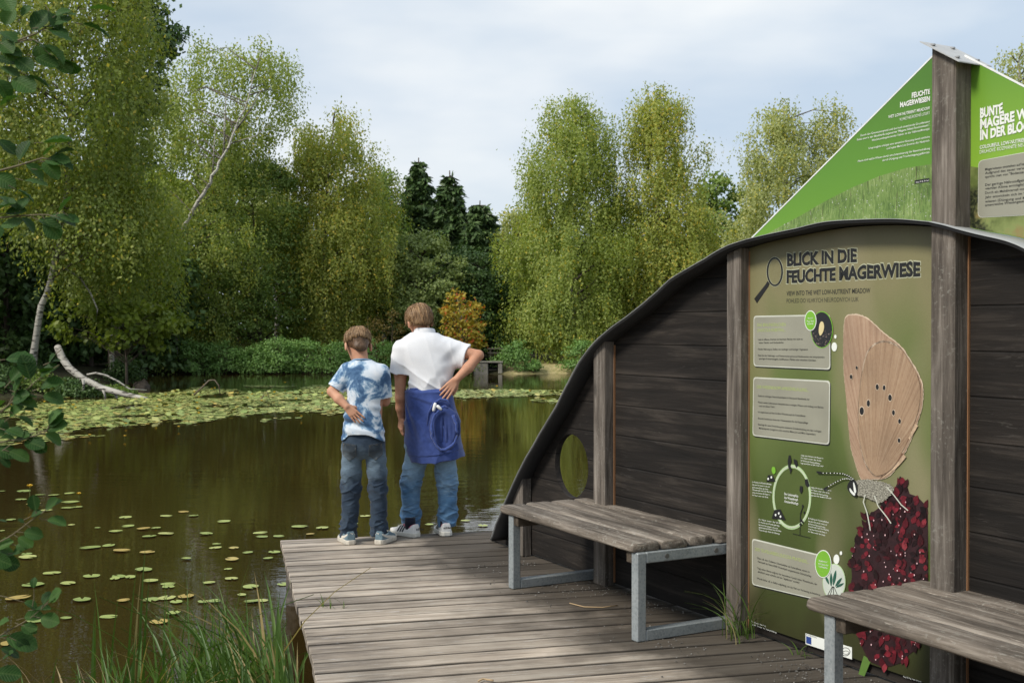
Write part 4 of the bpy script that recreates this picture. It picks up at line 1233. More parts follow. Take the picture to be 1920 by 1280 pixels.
info_box([(1416.5, 709), (1557, 716), (1555.5, 830.5), (1415, 814)],
         [("· Stellt ein wichtiges Naturschutzobjekt im Naturpark Blockheide dar", (1423, 743), (1521, 750), 3.4), ("· Findet seinen Lebensraum beispielsweise in einigen Wiesen und entlang von Bächen", (1423, 755), (1547, 765), 3.4),
          ("  rund um diesen Teich", (1426, 762), (1455, 764), 3.4), ("· Ist angewiesen auf den Großen Wiesenknopf als Futterpflanze", (1423, 773), (1513, 781), 3.4),
          ("· Braucht bestimmte Arten der Wiesenameise für die Raupenpflege", (1423, 785), (1518, 794), 3.4),
          ("· Benötigt für seine Entwicklung eine extensive Grünlandnutzung mit dem richtigen", (1423, 796.5), (1543, 810), 3.4), ("  Mahdzeitpunkt (möglichst nicht zwischen Mitte Juni und Mitte September)", (1426, 803.5), (1532, 815.5), 3.4)],
         [("DER WIESENKNOPF-AMEISENBLÄULING...", (1422, 727.5), (1520, 734), 6)])
info_box([(1414, 1011), (1552, 1044.5), (1555, 1126), (1414, 1093)],
         [("· Dient z.B. dem Goldenen Scheckenfalter als Futterpflanze, einem im", (1421, 1046), (1521, 1073), 3.6), ("  Naturpark als Natura2000 Schutzobjekt ausgewiesenen Schmetterling", (1424, 1053), (1524, 1081), 3.6),
          ("· Trägt seinen Namen aufgrund der besonderen Gestalt seines Wurzelstocks, der", (1421, 1065), (1535, 1096), 3.6), ("  allmählich unten abstirbt und wie \"abgebissen\" aussieht", (1424, 1072), (1502, 1093), 3.6),
          ("· Wurde früher z.B. in Ställen aufgehängt, um das Vieh vor Verhexung zu bewahren", (1421, 1084), (1541, 1116), 3.6)],
         [("DER TEUFELSABBISS (SUCCISA PRATENSIS)...", (1419, 1031), (1520, 1056), 6)])
# --- round pictures and bubbles
def round_print(name, c, r, y, m, edge, parent, th=.001):
    o = poly_part(name, W2(ring_pts(*c, *r)), y, m, parent, th)
    if edge: poly_part('rim', W2(ring_pts(c[0], c[1], r[0] + 1.1, r[1] + 1.6)), y + .0006, edge, o, th)
    return o
k = NT('print_bird_photo'); n_ = k.noise(k.co(), 90, 3, .7); z_ = k.sep(k.co())['Z']
zt = wl(1544, 628)[1]
col = k.mix(k.math('MULTIPLY', k.ramp(n_, [(.56, 0.0), (.62, 1.0)]), k.ramp(k.math('ADD', k.math('MULTIPLY', k.math('SUBTRACT', zt, z_), 8.0), .5), [(.3, 0.0), (.6, 1.0)])), (.016, .016, .018), (.30, .22, .18))
o = round_print('bird_photo', (1544, 618), (19.6, 33), YP - .0028, k.fin(col, .4), M_PGREEN, poster)
poly_part('bird', sm(W2([(1543, 603), (1547, 604), (1549, 612), (1547, 622), (1542, 629), (1539, 622), (1540, 610)]), 4), YP - .0042, plain('print_bird', (.62, .52, .28), .5), o)
o = round_print('green_bubble', (1523.5, 601), (10, 17.5), YP - .0048, M_PGREEN, M_WHITE, poster)
Lines().put("Foto ©", (1519, 598), (1528, 597.5), 3, YP - .0062).put("Mag. Axel", (1517, 603.5), (1530, 603), 3, YP - .0062).put("Schmidt", (1518, 608.5), (1529, 608), 3, YP - .0062).build('bubble_lettering', M_WHITE, o)
round_print('white_dot', (1569, 631), (2.2, 3.6), YP - .001, M_WHITE, None, poster)
round_print('white_dot', (1567, 650), (5, 8.4), YP - .001, M_WHITE, None, poster)
o = round_print('root_drawing', (1567, 1090), (20.5, 33), YP - .0028, plain('print_pale', (.50, .54, .48), .5), M_RING, poster)
M_LEAFD = plain('print_leaf_dark', (.02, .09, .06), .5)
for a in [((1562, 1098), (1562, 1073), 2.4), ((1566, 1096), (1571, 1068), 2.8), ((1570, 1098), (1582, 1082), 2.6), ((1571, 1100), (1586, 1092), 2.2), ((1558, 1094), (1551, 1078), 2.2)]:
    p, q_ = np.array(a[0], float), np.array(a[1], float); d = (q_ - p); nr = np.array([-d[1], d[0]]) / np.linalg.norm(d) * a[2]
    poly_part('leaf_print', sm(W2([p, p + d * .5 + nr, q_, p + d * .5 - nr]), 4), YP - .0042, M_LEAFD, o)
for i, (x0, x1) in enumerate([(1564, 1553), (1565, 1559), (1566, 1567), (1567, 1576)]):
    poly_part('root_print', W2([(x0 - .5, 1098), (x0 + .5, 1098), (x1 + .5, 1119), (x1 - .5, 1119)]), YP - .0042 - i * .0002, M_INK, o, th=.0003)
o = round_print('green_bubble', (1547.5, 1056), (14.3, 24.5), YP - .0055, M_PGREEN, M_WHITE, poster)
Lines().put("\"Abgebissener\"", (1539, 1051), (1556, 1054), 3.2, YP - .007).put("Wurzelstock des", (1538.5, 1056.5), (1557, 1060), 3.2, YP - .007).put("Teufelsabbiss", (1539, 1062), (1556, 1065), 3.2, YP - .007).build('bubble_lettering', M_WHITE, o)
round_print('white_dot', (1571, 1047.5), (5.4, 9), YP - .001, M_WHITE, None, poster)
round_print('white_dot', (1579.5, 1036), (2.2, 3.6), YP - .001, M_WHITE, None, poster)
# --- life-cycle ring
def ring2(name, c, r, w, y, m):
    o = W2(ring_pts(*c, *r)); i = W2(ring_pts(c[0], c[1], r[0] - w, r[1] - w * 1.6)); n = len(o)
    return obj(name, [(p[0], y, p[1]) for p in o] + [(p[0], y, p[1]) for p in i], [[a, (a + 1) % n, n + (a + 1) % n, n + a] for a in range(n)], m, poster, world=False)
ring2('cycle_ring', (1487, 931), (36.5, 61), 4.2, YP - .0008, M_RING)
ring2('cycle_ring_glow', (1487, 931), (34.8, 58), 1.2, YP - .0014, M_BOXE)
Lines().put("Der Lebenszyklus", (1473, 927), (1499, 931.5), 4.6, YP - .001, .01).put("des Wiesenknopf-", (1473, 934), (1499, 938.5), 4.6, YP - .001, .01).put("Ameisenbläulings", (1473, 941), (1499, 945.5), 4.6, YP - .001, .01).build('cycle_lettering', M_WHITE, poster)
ICON = [[(1482, 853), (1485, 853), (1487, 863), (1485, 873), (1488, 880), (1485, 888), (1483.5, 880), (1481, 876), (1480, 864)],
        [(1491, 860), (1497, 862), (1499, 872), (1496, 876), (1492, 868)], [(1512, 898), (1517, 897), (1521, 910), (1517, 913), (1513, 908)],
        [(1503, 910), (1508, 911), (1508, 920), (1505, 925), (1502, 919)],
        [(1440, 902), (1443, 890), (1451, 890), (1457, 902)], [(1450, 971), (1455, 955), (1466, 954), (1476, 974)]]
for i, pl in enumerate(ICON):
    poly_part('cycle_icon', W2(pl), YP - .0022, M_INK, poster)
    if i > 3:
        c = np.mean(pl, 0)
        for d in ((-4, 1), (2, -2), (5, 4)):
            if i == 5 or d[0] < 5: poly_part('icon_mark', W2(ring_pts(c[0] + d[0], c[1] + d[1], 1.5, 2.4, 8)), YP - .0036, M_WHITE, poster)
poly_part('cycle_leaf', sm(W2([(1451, 875), (1456, 876), (1457, 885), (1453, 888), (1450, 882)]), 3), YP - .0022, M_PGREEN, poster)
m = MB()
m.add([(p[0], YP - .0022, p[1]) for p in W2([(1502, 1003), (1502.8, 1003), (1504, 965), (1509, 948), (1508, 947), (1503, 962)])], [[0, 1, 2, 3, 4, 5]])
for c in ((1508, 948, 1.6, 3), (1511, 960, 1.3, 2.5), (1505, 975, 2.6, 3), (1504, 982, 2.4, 2.6), (1508, 978, 1.8, 2.2)):
    q_ = W2(ring_pts(*c, 10)); m.add([(p[0], YP - .0026, p[1]) for p in q_], [list(range(10))])
q_ = W2([(1489, 999), (1522, 1007), (1522, 1008), (1489, 1000)]); m.add([(p[0], YP - .0022, p[1]) for p in q_], [[0, 1, 2, 3]])
m.build('cycle_plant', M_INK, poster, world=False)
for (x, y, w, n, s_) in [(1504, 854, 42, 4, .14), (1413, 904, 36, 6, .12), (1523, 914, 38, 4, .16), (1425, 974, 42, 5, .18), (1518, 972, 38, 6, .2)]:
    wd = ["Ein Weibchen des Wiesenknopfbläulings", "legt seine Eier einzeln in die noch", "geschlossenen Blüten des Großen", "Wiesenknopfs. Nach der Häutung", "trägt eine Ameise die Raupe in", "ihr Nest unter der Erde."]
    CL = Lines()
    for i in range(n):
        CL.put(wd[(i + n) % 6], (x, y + i * 4.9), (x + w - (i % 3) * 3, y + i * 4.9 + s_ * w), 2.7, YP - .001, .004)
    CL.build('cycle_caption', M_WHITE, poster)
# --- butterfly
k = NT('print_wing')
v = k.co()
_b = wl(1640, 905); _s = k.sep(v)
_dx = k.math('SUBTRACT', _s['X'], _b[0]); _dz = k.math('SUBTRACT', _s['Z'], _b[1])
_ang = k.math('ARCTAN2', _dx, _dz); _rad = k.math('SQRT', k.math('ADD', k.math('MULTIPLY', _dx, _dx), k.math('MULTIPLY', _dz, _dz)))
_pol = k.n('ShaderNodeCombineXYZ', {'X': k.math('MULTIPLY', _ang, 40.0), 'Y': k.math('MULTIPLY', _rad, 2.2)}).outputs[0]
fan = k.noise(_pol, 1.0, 3, .55, .2)
fuzz = k.noise(k.mapped((160, 1, 60), rot=(0, .2, 0)), 1.0, 3, .6)
big = k.noise(v, 5, 2)
col = k.ramp(k.math('ADD', k.math('MULTIPLY', fan, .7), k.math('MULTIPLY', fuzz, .3)), [(.30, (.24, .145, .092)), (.5, (.34, .225, .150)), (.72, (.43, .315, .225))])
col = k.mix(1.0, col, k.ramp(big, [(.3, .8), (.7, 1.1)]), 'MULTIPLY')
M_WING = k.fin(col, .5)
M_FRINGE = plain('print_wing_fringe', (.55, .44, .33), .5, var=.25, scale=60)
FW = [(1586, 603), (1590, 592), (1598, 588.5), (1616, 590), (1634, 599), (1660, 623), (1691, 647), (1709, 672), (1725, 699), (1734, 727), (1732, 765), (1720, 802), (1702, 845), (1682, 880), (1662, 897), (1642, 898), (1628, 900), (1617, 897), (1607, 870), (1597, 830), (1590, 752), (1585, 697), (1584, 640)]
def fuzzy(pts, amp, seed, k_=10):
    P = sm(pts, k_); q = np.random.default_rng(seed); c = P.mean(0)
    return c + (P - c) * (1 + amp * q.uniform(-1, 1, (len(P), 1)))
bfly = poly_part('butterfly', fuzzy(W2(FW), .006, 1, 9), YP - .0016, M_FRINGE, poster)
cen = np.array([1640, 780.0])
poly_part('forewing', sm(W2([tuple(cen + (np.array(p) - cen) * .988) for p in FW]), 4), YP - .0030, M_WING, bfly)
HW = [(1626, 668), (1634, 652), (1646, 642), (1662, 638), (1680, 643), (1697, 655), (1712, 678), (1725, 702), (1731, 730), (1728, 765), (1716, 802), (1698, 845), (1678, 878), (1655, 893), (1640, 890), (1622, 860), (1612, 800), (1616, 720)]
poly_part('wing_fringe', fuzzy(W2(HW), .007, 2, 9), YP - .0034, M_FRINGE, bfly, th=.0006)
cen = np.array([1668, 780.0])
M_WING2 = M_WING.copy(); M_WING2.name = 'print_hindwing'
for n_w in M_WING2.node_tree.nodes:
    if n_w.type == 'VALTORGB' and n_w.color_ramp.elements[0].color[0] < .3:
        for el_, c_ in zip(n_w.color_ramp.elements, [(.20, .125, .077, 1), (.31, .205, .128, 1), (.40, .295, .20, 1)]): el_.color = c_
poly_part('hindwing', sm(W2([tuple(cen + (np.array(p) - cen) * .972) for p in HW]), 4), YP - .0044, M_WING2, bfly)
def wing_streaks(name, base, tips, m, y, w0, w1):
    mm = MB()
    for i, t in enumerate(tips):
        P0, P1 = np.array(base, float), np.array(t, float); n_ = 8
        u = np.linspace(.10, .90, n_)[:, None]; d = P1 - P0; nr_ = np.array([-d[1], d[0]]) / np.linalg.norm(d)
        Q = P0 + d * u + nr_ * (np.sin(u * 3.1) * 5); w = (w0 + (w1 - w0) * u)
        pts = np.array(W2([tuple(p) for p in np.concatenate([Q + nr_ * w, (Q - nr_ * w)[::-1]])]))
        mm.add(np.stack([pts[:, 0], np.full(len(pts), y - i * .00002), pts[:, 1]], 1), [[j, j + 1, 2 * n_ - 2 - j, 2 * n_ - 1 - j] for j in range(n_ - 1)])
    return mm.build(name, m, bfly, world=False)
TIPS = [(1630, 660), (1645, 646), (1660, 641), (1676, 644), (1692, 654), (1704, 668), (1715, 684), (1723, 702), (1729, 722), (1729, 748), (1724, 778), (1713, 812), (1700, 842)]
wing_streaks('wing_veins', (1648, 900), TIPS, plain('print_wing_vein', (.17, .095, .055), .5, var=.3, scale=60), YP - .0050, .3, 1.5)
wing_streaks('wing_highlights', (1650, 900), [(x + 5, y + 5) for x, y in TIPS[::2]], plain('print_wing_pale', (.46, .33, .22), .5, var=.35, scale=60), YP - .0047, .3, 3.6)
wing_streaks('forewing_veins', (1622, 895), [(1587, 640), (1588, 610), (1596, 594), (1607, 591), (1619, 594)], plain('print_forewing_vein', (.20, .12, .075), .5, var=.3, scale=60), YP - .0032, .3, 1.1)
SP = [(1610.5, 689, 1.8, 3), (1600, 706, 2.2, 4.2), (1649, 725, 2.8, 5), (1662, 726.5, 2.5, 4.6), (1673, 745, 3.2, 5.8), (1632.5, 755.5, 2.8, 6), (1620, 770, 3.8, 7), (1679.5, 773, 2.6, 4.8), (1691, 789, 2.4, 4.4), (1690, 825, 2.4, 4.2)]
m = MB(); m2 = MB()
for s_ in SP:
    for mm, g_, yy in ((m2, 1.25, -.0058), (m, 1.0, -.0064)):
        q_ = W2(ring_pts(s_[0], s_[1], s_[2] * g_ * 1.05, s_[3] * g_ * 1.05, 14)); mm.add([(p[0], YP + yy, p[1]) for p in q_], [list(range(14))])
m2.build('spot_rims', M_FRINGE, bfly, world=False); m.build('wing_spots', M_INK, bfly, world=False)
k = NT('print_fur'); f_ = k.noise(k.mapped((60, 1, 120), rot=(0, .7, 0)), 2.0, 4, .7)
M_FUR = k.fin(k.ramp(f_, [(.35, (.03, .028, .022)), (.5, (.20, .19, .15)), (.68, (.52, .50, .42))]), .6)
def fuzzy(pts, amp, seed, k_=10):
    P = sm(pts, k_); q = np.random.default_rng(seed); c = P.mean(0)
    return c + (P - c) * (1 + amp * q.uniform(-1, 1, (len(P), 1)))
poly_part('body', W2([tuple(p) for p in fuzzy([(1606, 902), (1622, 898), (1645, 900), (1668, 905), (1680, 915), (1672, 930), (1655, 942), (1640, 936), (1622, 930), (1608, 925), (1602, 915)], .07, 3)]), YP - .0072, M_FUR, bfly)
poly_part('head', sm(W2([(1597, 903), (1606, 898), (1613, 908), (1613, 922), (1609, 930), (1600, 924), (1594, 914)]), 4), YP - .0086, M_INK, bfly)
poly_part('eye_stripe', sm(W2([(1606, 903), (1609, 910), (1611, 921), (1608, 923), (1606, 912)]), 4), YP - .0098, M_WHITE, bfly)
poly_part('eye_stripe', sm(W2([(1599, 914), (1604, 920), (1609, 925), (1607, 928), (1600, 921)]), 4), YP - .0098, M_WHITE, bfly)
def stroke(name, pts, w, y, m, parent):
    P = np.asarray(pts, float); d = np.gradient(P, axis=0); nn_ = np.stack([-d[:, 1], d[:, 0]], 1); nn_ /= np.linalg.norm(nn_, axis=1)[:, None]
    w = np.broadcast_to(np.asarray(w, float), (len(P),))[:, None]
    return poly_part(name, W2([tuple(p) for p in np.concatenate([P + nn_ * w, (P - nn_ * w)[::-1]])]), y, m, parent, th=.0006)
for A in ([(1606, 898), (1596, 891), (1585, 887), (1570, 886), (1550, 886), (1536, 884)], [(1604, 899), (1594, 896), (1585, 897), (1572, 903), (1560, 910), (1549, 917)]):
    A = np.array(A, float); tt_ = np.linspace(0, len(A) - 1, 29); Q = np.stack([np.interp(tt_, np.arange(len(A)), A[:, c]) for c in (0, 1)], 1)
    stroke('antenna', Q, np.where(np.arange(29) > 24, 1.9, .95), YP - .0080, M_INK, bfly)
    m = MB()
    for i in range(1, 24, 2):
        q_ = W2(ring_pts(Q[i][0], Q[i][1], .9, 1.1, 6)); m.add([(p[0], YP - .0088, p[1]) for p in q_], [list(range(6))])
    m.build('antenna_bands', M_WHITE, bfly, world=False)
# --- flower head of dark red petals
k = NT('print_petal'); i_ = k.island()
M_PET = k.fin(k.mix(.5, k.ramp(i_, [(0, (.006, .002, .003)), (.42, (.020, .003, .005)), (.65, (.085, .006, .012)), (.9, (.16, .012, .022)), (1, (.24, .035, .045))]), k.ramp(k.noise(k.co(), 60, 3, .6), [(.3, .25), (.7, 1.5)]), 'MULTIPLY'), .35, 0, .5)
FL = [(1690, 892), (1700, 900), (1708, 925), (1722, 930), (1742, 950), (1743, 1050), (1743, 1150), (1738, 1185), (1722, 1215), (1708, 1225), (1696, 1240), (1672, 1248), (1650, 1246), (1632, 1238), (1618, 1210), (1606, 1180), (1602, 1140), (1596, 1110), (1600, 1080), (1598, 1050), (1606, 1015), (1620, 990), (1632, 965), (1652, 950), (1668, 930), (1682, 912)]
head = poly_part('flower_head', W2(FL), YP - .0006, plain('print_petal_dark', (.022, .005, .007), .5, var=.4, scale=40), poster)
q = np.random.default_rng(15)
PV, PF = [], []
FLa = np.array(FL, float)
cnt = 0
while cnt < 330:
    x, y = q.uniform(1594, 1744), q.uniform(895, 1245)
    if not in_poly(FLa, np.array([x]), np.array([y]))[0]: continue
    a = math.atan2(y - 1080, (x - 1680) * 1.0) + q.normal(0, .8) if q.random() < .7 else q.uniform(0, 6.28)
    ln, wd = q.uniform(12, 25), q.uniform(4.2, 7.2)
    d = np.array([math.cos(a) * .62, math.sin(a)]); nr = np.array([-d[1], d[0]]) * wd / np.linalg.norm(d)
    p = np.array([x, y])
    sh = [p, p + d * ln * .3 + nr * .8, p + d * ln * .6 + nr * .8, p + d * ln, p + d * ln * .62 - nr * .7, p + d * ln * .3 - nr * .8]
    sh = [np.array([min(s_[0], 1743), s_[1]]) for s_ in sh]
    yy = YP - .0020 - .0035 * cnt / 420
    PV += [(t, yy - .0008 * (i in (2, 3, 4)), z) for i, (t, z) in enumerate(W2([tuple(s_) for s_ in sh]))]; PF.append([cnt * 6 + i for i in range(6)]); cnt += 1
obj('petals', PV, PF, M_PET, head, world=False)
m = MB()
for i in range(90):
    x, y = q.uniform(1600, 1740), q.uniform(930, 1240)
    if in_poly(FLa, np.array([x]), np.array([y]))[0]:
        s_ = q.uniform(.6, 1.3); q_ = W2(ring_pts(x, y, s_, s_ * 1.5, 7)); m.add([(p[0], YP - .0072, p[1]) for p in q_], [list(range(7))])
m.build('dew_drops', plain('print_dew', (.62, .40, .42), .4), head, world=False)
poly_part('flower_stem', W2([(1622, 1228), (1636, 1236), (1622, 1270), (1611, 1266)]), YP - .0003, plain('print_stem', (.10, .19, .035), .5), poster)
for Q in ([(1628, 926), (1624, 940), (1631, 960), (1636, 985), (1637, 993)], [(1645, 928), (1652, 948), (1668, 968), (1676, 980)], [(1668, 912), (1682, 928), (1695, 945), (1708, 956)]):
    stroke('butterfly_leg', Q, .9, YP - .0090, M_BOXE, bfly)
# --- sponsor strip
poly_part('logo_strip', W2([(1513, 1186), (1600, 1212.5), (1600, 1235), (1513, 1206)]), YP - .0006, M_WHITE, poster)
poly_part('logo_flag', W2([(1514.5, 1191), (1524, 1194), (1524, 1207), (1514.5, 1204)]), YP - .0018, plain('print_blue', (.02, .05, .22), .5), poster)
Lines().put("MIT UNTERSTÜTZUNG", (1514, 1189.5), (1534, 1195.5), 2.2, YP - .0018, .01).put("L", (1570, 1221), (1575, 1222.5), 10, YP - .0018, .03).put("UND LAND", (1567, 1207), (1580, 1211), 2.4, YP - .0018, .01).build('logo_lettering', M_INK, poster)
ring('logo_ring', (1588, 1220.5), (9, 8), 1.1, YP - .002, M_INK, poster)
ring('logo_ring', (1589, 1222), (6, 3.5), .8, YP - .0022, M_INK, poster)
Lines().put("Grafik: Atelier für Naturbildung", (1411, 1170), (1458, 1186), 2.6, YP - .0006).put("Fotos: Naturpark, Meier & Vogl", (1411, 1165), (1438, 1174), 2.6, YP - .0006).build('credit_lettering', M_WHITE, poster)
Lines().put("Foto © Mag. Axel Schmidt", (1696, 1268), (1730, 1278), 2.8, YP - .0006).build('credit_lettering', M_WHITE, poster)

# ================================================================== UPPER GREEN SIGNS
def sign_mats(name, za, zb):
    k = NT(name)
    s = k.sep(k.co())
    f = k.math('DIVIDE', k.math('SUBTRACT', s['Z'], za), zb - za)
    n = k.noise(k.co(), 2.0, 3)
    col = k.ramp(k.math('ADD', f, k.math('MULTIPLY', k.math('SUBTRACT', n, .5), .1)), [(0, (.245, .42, .040)), (.45, (.18, .34, .034)), (.8, (.10, .24, .026)), (1, (.07, .18, .022))])
    return k.fin(col, .38, 0, .4)
def meadow_mat(name, cols, flw):
    k = NT(name)
    v = k.co()
    b = k.noise(k.mapped((130, 1, 26), rot=(0, .12, 0)), 1.0, 5, .7, .9); g = k.noise(v, 6, 4, .6)
    col = k.ramp(k.math('ADD', k.math('MULTIPLY', b, .62), k.math('MULTIPLY', g, .38)), [(.34, cols[0]), (.5, cols[1]), (.68, cols[2])])
    st = k.noise(k.mapped((150, 1, 6.5), rot=(0, .10, 0), loc=(2, 0, 1)), 1.0, 2)
    col = k.mix(k.ramp(st, [(.63, 0.0), (.66, .8)]), col, (.05, .035, .02))
    w = k.noise(v, 130, 3, .6)
    col = k.mix(k.ramp(w, [(.66, 0.0), (.70, flw)]), col, (.62, .60, .62))
    return k.fin(col, .4, 0, .35)
S_OFF = -.004
def sW(pts): return [wl(x, y, S_OFF) for x, y in pts]
ls = thing('green_sign', 'triangular green sign board left of the post, with a meadow photo along its foot', 'sign', tuple(WO), W_RZ)
apex = wl(1752, 104, S_OFF); tip = wl(1393, 449.5, S_OFF)
tt_ = np.linspace(tip[0], apex[0], 30)
base = [(t, top_at(t) + .004) for t in tt_]
poly_part('board', [apex] + base[::-1][:] , .008, sign_mats('sign_green_print', .9, 2.35), ls, th=.004)
# white cut edge along the slope
d = np.array(apex) - np.array(tip); d /= np.linalg.norm(d); nr = np.array([-d[1], d[0]])
e0, e1 = np.array(base[0]) , np.array(apex)
poly_part('board_edge', [e0, e1, e1 + nr * .006, e0 + nr * .006], .0085, M_ALU, ls, th=.006)
MW = sW([(1436, 440), (1470, 421), (1500, 405), (1550, 376), (1600, 351), (1650, 330), (1700, 315), (1752, 307)])
MW = [p for p in MW]
bb = [(t, top_at(t) + .005) for t in np.linspace(MW[-1][0], MW[0][0], 24)]
poly_part('meadow_photo', MW + bb, .0036, meadow_mat('sign_meadow_print', [(.05, .10, .022), (.15, .235, .06), (.33, .40, .17)], .8), ls, th=.001)
YS = .0018
class SL(Lines):
    def put(s, txt, p0, p1, h, y, bold=0.0, jig=0.0):
        global wl
        return Lines.put(s, txt, p0, p1, h, y, bold, jig=jig)
l = Lines()
l.put("FEUCHTE", (1709, 184), (1743, 175.5), 9, YS, .035, jig=.08).put("MAGERWIESEN", (1687, 201.5), (1743, 189), 9, YS, .035, jig=.08)
l.put("WET LOW-NUTRIENT MEADOW", (1665, 222), (1743, 205), 5.4, YS, .012).put("VLHKÉ NEÚRODNÉ LOUKY", (1686, 227), (1743, 214), 5.4, YS, -.004)
l.build('sign_heading', M_WHITE, ls); l = Lines()
for t, x, y0, y1, x1 in [("Durch den Granituntergrund und das hoch anstehende Grundwasser", 1613, 256, 229.5, 1743), ("findet man in der Blockheide sogenannte \"Magere Silikat-Feuchtwiesen\".", 1606, 264, 236, 1743), ("Wachstumsbegrenzender Faktor ist der Nährstoffmangel.", 1634, 265, 243, 1743),
                     ("Ursprünglich erfolgte eine extensive Nutzung durch einfache", 1628, 280, 258, 1743), ("und späte Mahd als Einstreu für Nutzvieh.", 1662, 280.5, 265, 1743),
                     ("Heute sind solche Wiesen durch eine Intensivierung der Bewirtschaftung", 1608, 304, 280, 1743), ("durch Düngung und Trockenlegung gefährdet.", 1654, 302.5, 287, 1743)]:
    l.put(t, (x, y), (x1, y1), 3.8, YS, .004) if False else l.put(t, (x, y0), (x1, y1), 3.8, YS, .004)
l.build('sign_lettering', M_WHITE, ls)
o = poly_part('photo_credit', sW([(1715.5, 338.5), (1743, 334), (1743, 341), (1715.5, 345)]), .0022, M_INK, ls, th=.0006)
Lines().put("Foto © B. Prchal", (1717, 343.5), (1741, 339.5), 3, .0008).build('credit_lettering', M_WHITE, o)

rs = thing('green_sign', 'green sign board right of the post with bold white heading and grey text panel', 'sign', tuple(WO), W_RZ)
t0 = P4[1] - .03
z0 = wl(1820, 112, S_OFF)
e = wl(1920, 164, S_OFF)
slope = (e[1] - z0[1]) / (e[0] - z0[0])
t_end = tl + .75
apx = (t0, z0[1] - slope * (z0[0] - t0))
tt_ = np.linspace(t0, t_end, 24)
zb_ = [max(0, 0) or float(top_at(t)) + .004 for t in tt_]
poly_part('board', [apx, (t_end, max(apx[1] + slope * (t_end - t0), zb_[-1] + .05))] + [(t, z) for t, z in zip(tt_[::-1], zb_[::-1])], .008, sign_mats('sign_green_print_b', 1.75, 2.55), rs, th=.004)
nr = np.array([-slope, 1]) / math.hypot(1, slope)
a, b = np.array(apx), np.array((t_end, apx[1] + slope * (t_end - t0)))
poly_part('board_edge', [a, b, b + nr * .006, a + nr * .006], .0085, M_ALU, rs, th=.006)
k = NT('sign_field_print'); v = k.co(); n1 = k.noise(v, 9, 4, .6); n2 = k.noise(v, 75, 4, .7)
fld = k.ramp(n1, [(.35, (.10, .13, .035)), (.55, (.20, .24, .08)), (.7, (.24, .17, .07))])
bx = k.math('ADD', k.math('SUBTRACT', k.sep(v)['X'], wl(1846, 400, S_OFF)[0]), k.math('MULTIPLY', k.math('SUBTRACT', n1, .5), .28))
bz = k.math('SUBTRACT', wl(1846, 352, S_OFF)[1], k.sep(v)['Z'])
bush = k.math('MULTIPLY', k.ramp(k.math('ADD', k.math('MULTIPLY', bx, -8.0), .5), [(.3, 0.0), (.6, 1.0)]), k.ramp(k.math('ADD', k.math('MULTIPLY', bz, 12.0), .5), [(.3, 0.0), (.6, 1.0)]))
col = k.mix(bush, fld, k.ramp(n2, [(.45, (.012, .016, .008)), (.66, (.09, .10, .04))]))
Lw = wl(1818, 308, S_OFF)
ph = [(t0 + .002, Lw[1]), (t_end - .002, Lw[1] - .0)]
poly_part('field_photo', [(t0 + .002, Lw[1])] + [(t_end - .002, max(zb_[-1] + .02, min(Lw[1], apx[1] + slope * (t_end - .002 - t0) - .01)))] + [(t, z + .002) for t, z in zip(tt_[::-1], zb_[::-1]) if t < t_end - .002], .0036, k.fin(col, .4, 0, .35), rs, th=.001)
l = Lines()
l.put("BUNTE,", (1837, 221), (1882, 211), 17, YS, .045, jig=.08).put("MAGERE WIESEN", (1837, 242), (1970, 210), 17, YS, .045, jig=.08).put("IN DER BLOCKHEIDE", (1837, 262.5), (1985, 231.5), 17, YS, .045, jig=.08)
l.build('sign_heading', M_WHITE, rs); l = Lines()
l.put("COLOURFUL LOW-NUTRIENT MEADOWS", (1836.5, 279.5), (1965, 258), 6.6, YS, .014).put("DRUHOVĚ ROZMANITÉ NEÚRODNÉ LOUKY", (1836.5, 288.5), (1970, 266), 6.6, YS, -.004)
l.build('sign_lettering', M_WHITE, rs)
P = np.array(sW([(1836, 302.5), (1990, 274), (1990, 399), (1835, 407.5)]))
def rnd4(Q, r):
    out = []
    for i in range(4):
        p0, p1, p2 = Q[i - 1], Q[i], Q[(i + 1) % 4]
        u0 = (p0 - p1) / np.linalg.norm(p0 - p1); u2 = (p2 - p1) / np.linalg.norm(p2 - p1)
        for t in (0, .25, .5, .75, 1): out.append((1 - t) ** 2 * (p1 + u0 * r) + 2 * t * (1 - t) * p1 + t * t * (p1 + u2 * r))
    return out
o = poly_part('text_panel', rnd4(P, .02), .0018, M_BOX, rs, th=.001)
c = P.mean(0)
poly_part('panel_edge', rnd4(c + (P - c) * np.array([1.012, 1.02]), .02), .0026, M_BOXE, o, th=.001)
l = Lines()
for i, (t, y) in enumerate([("Magerwiesen entstehen auf kargen, nährstoffarmen", 320), ("Aufgrund des sauer verwitternden Granits", 327), ("spricht man von \"Bodensauren Magerwiesen\".", 334), ("Der geringe Nährstoffgehalt und das Wald-", 349), ("viertler Klima ermöglichen nur geringen", 356),
                           ("Durch ein Mahdintervall von höchstens zweimal", 364), ("Jahr entwickeln sich im Vergleich zu Fett-", 372), ("wiesen (Düngung und Mahd bis fünfmal)", 380), ("artenreiche Wiesengesellschaften.", 387)]):
    l.put(t, (1847, y), (1975 if len(t) > 36 else 1950, y - 18 + i * .9), 4.6, .0002, .008)
l.build('panel_lettering', M_INK, o)

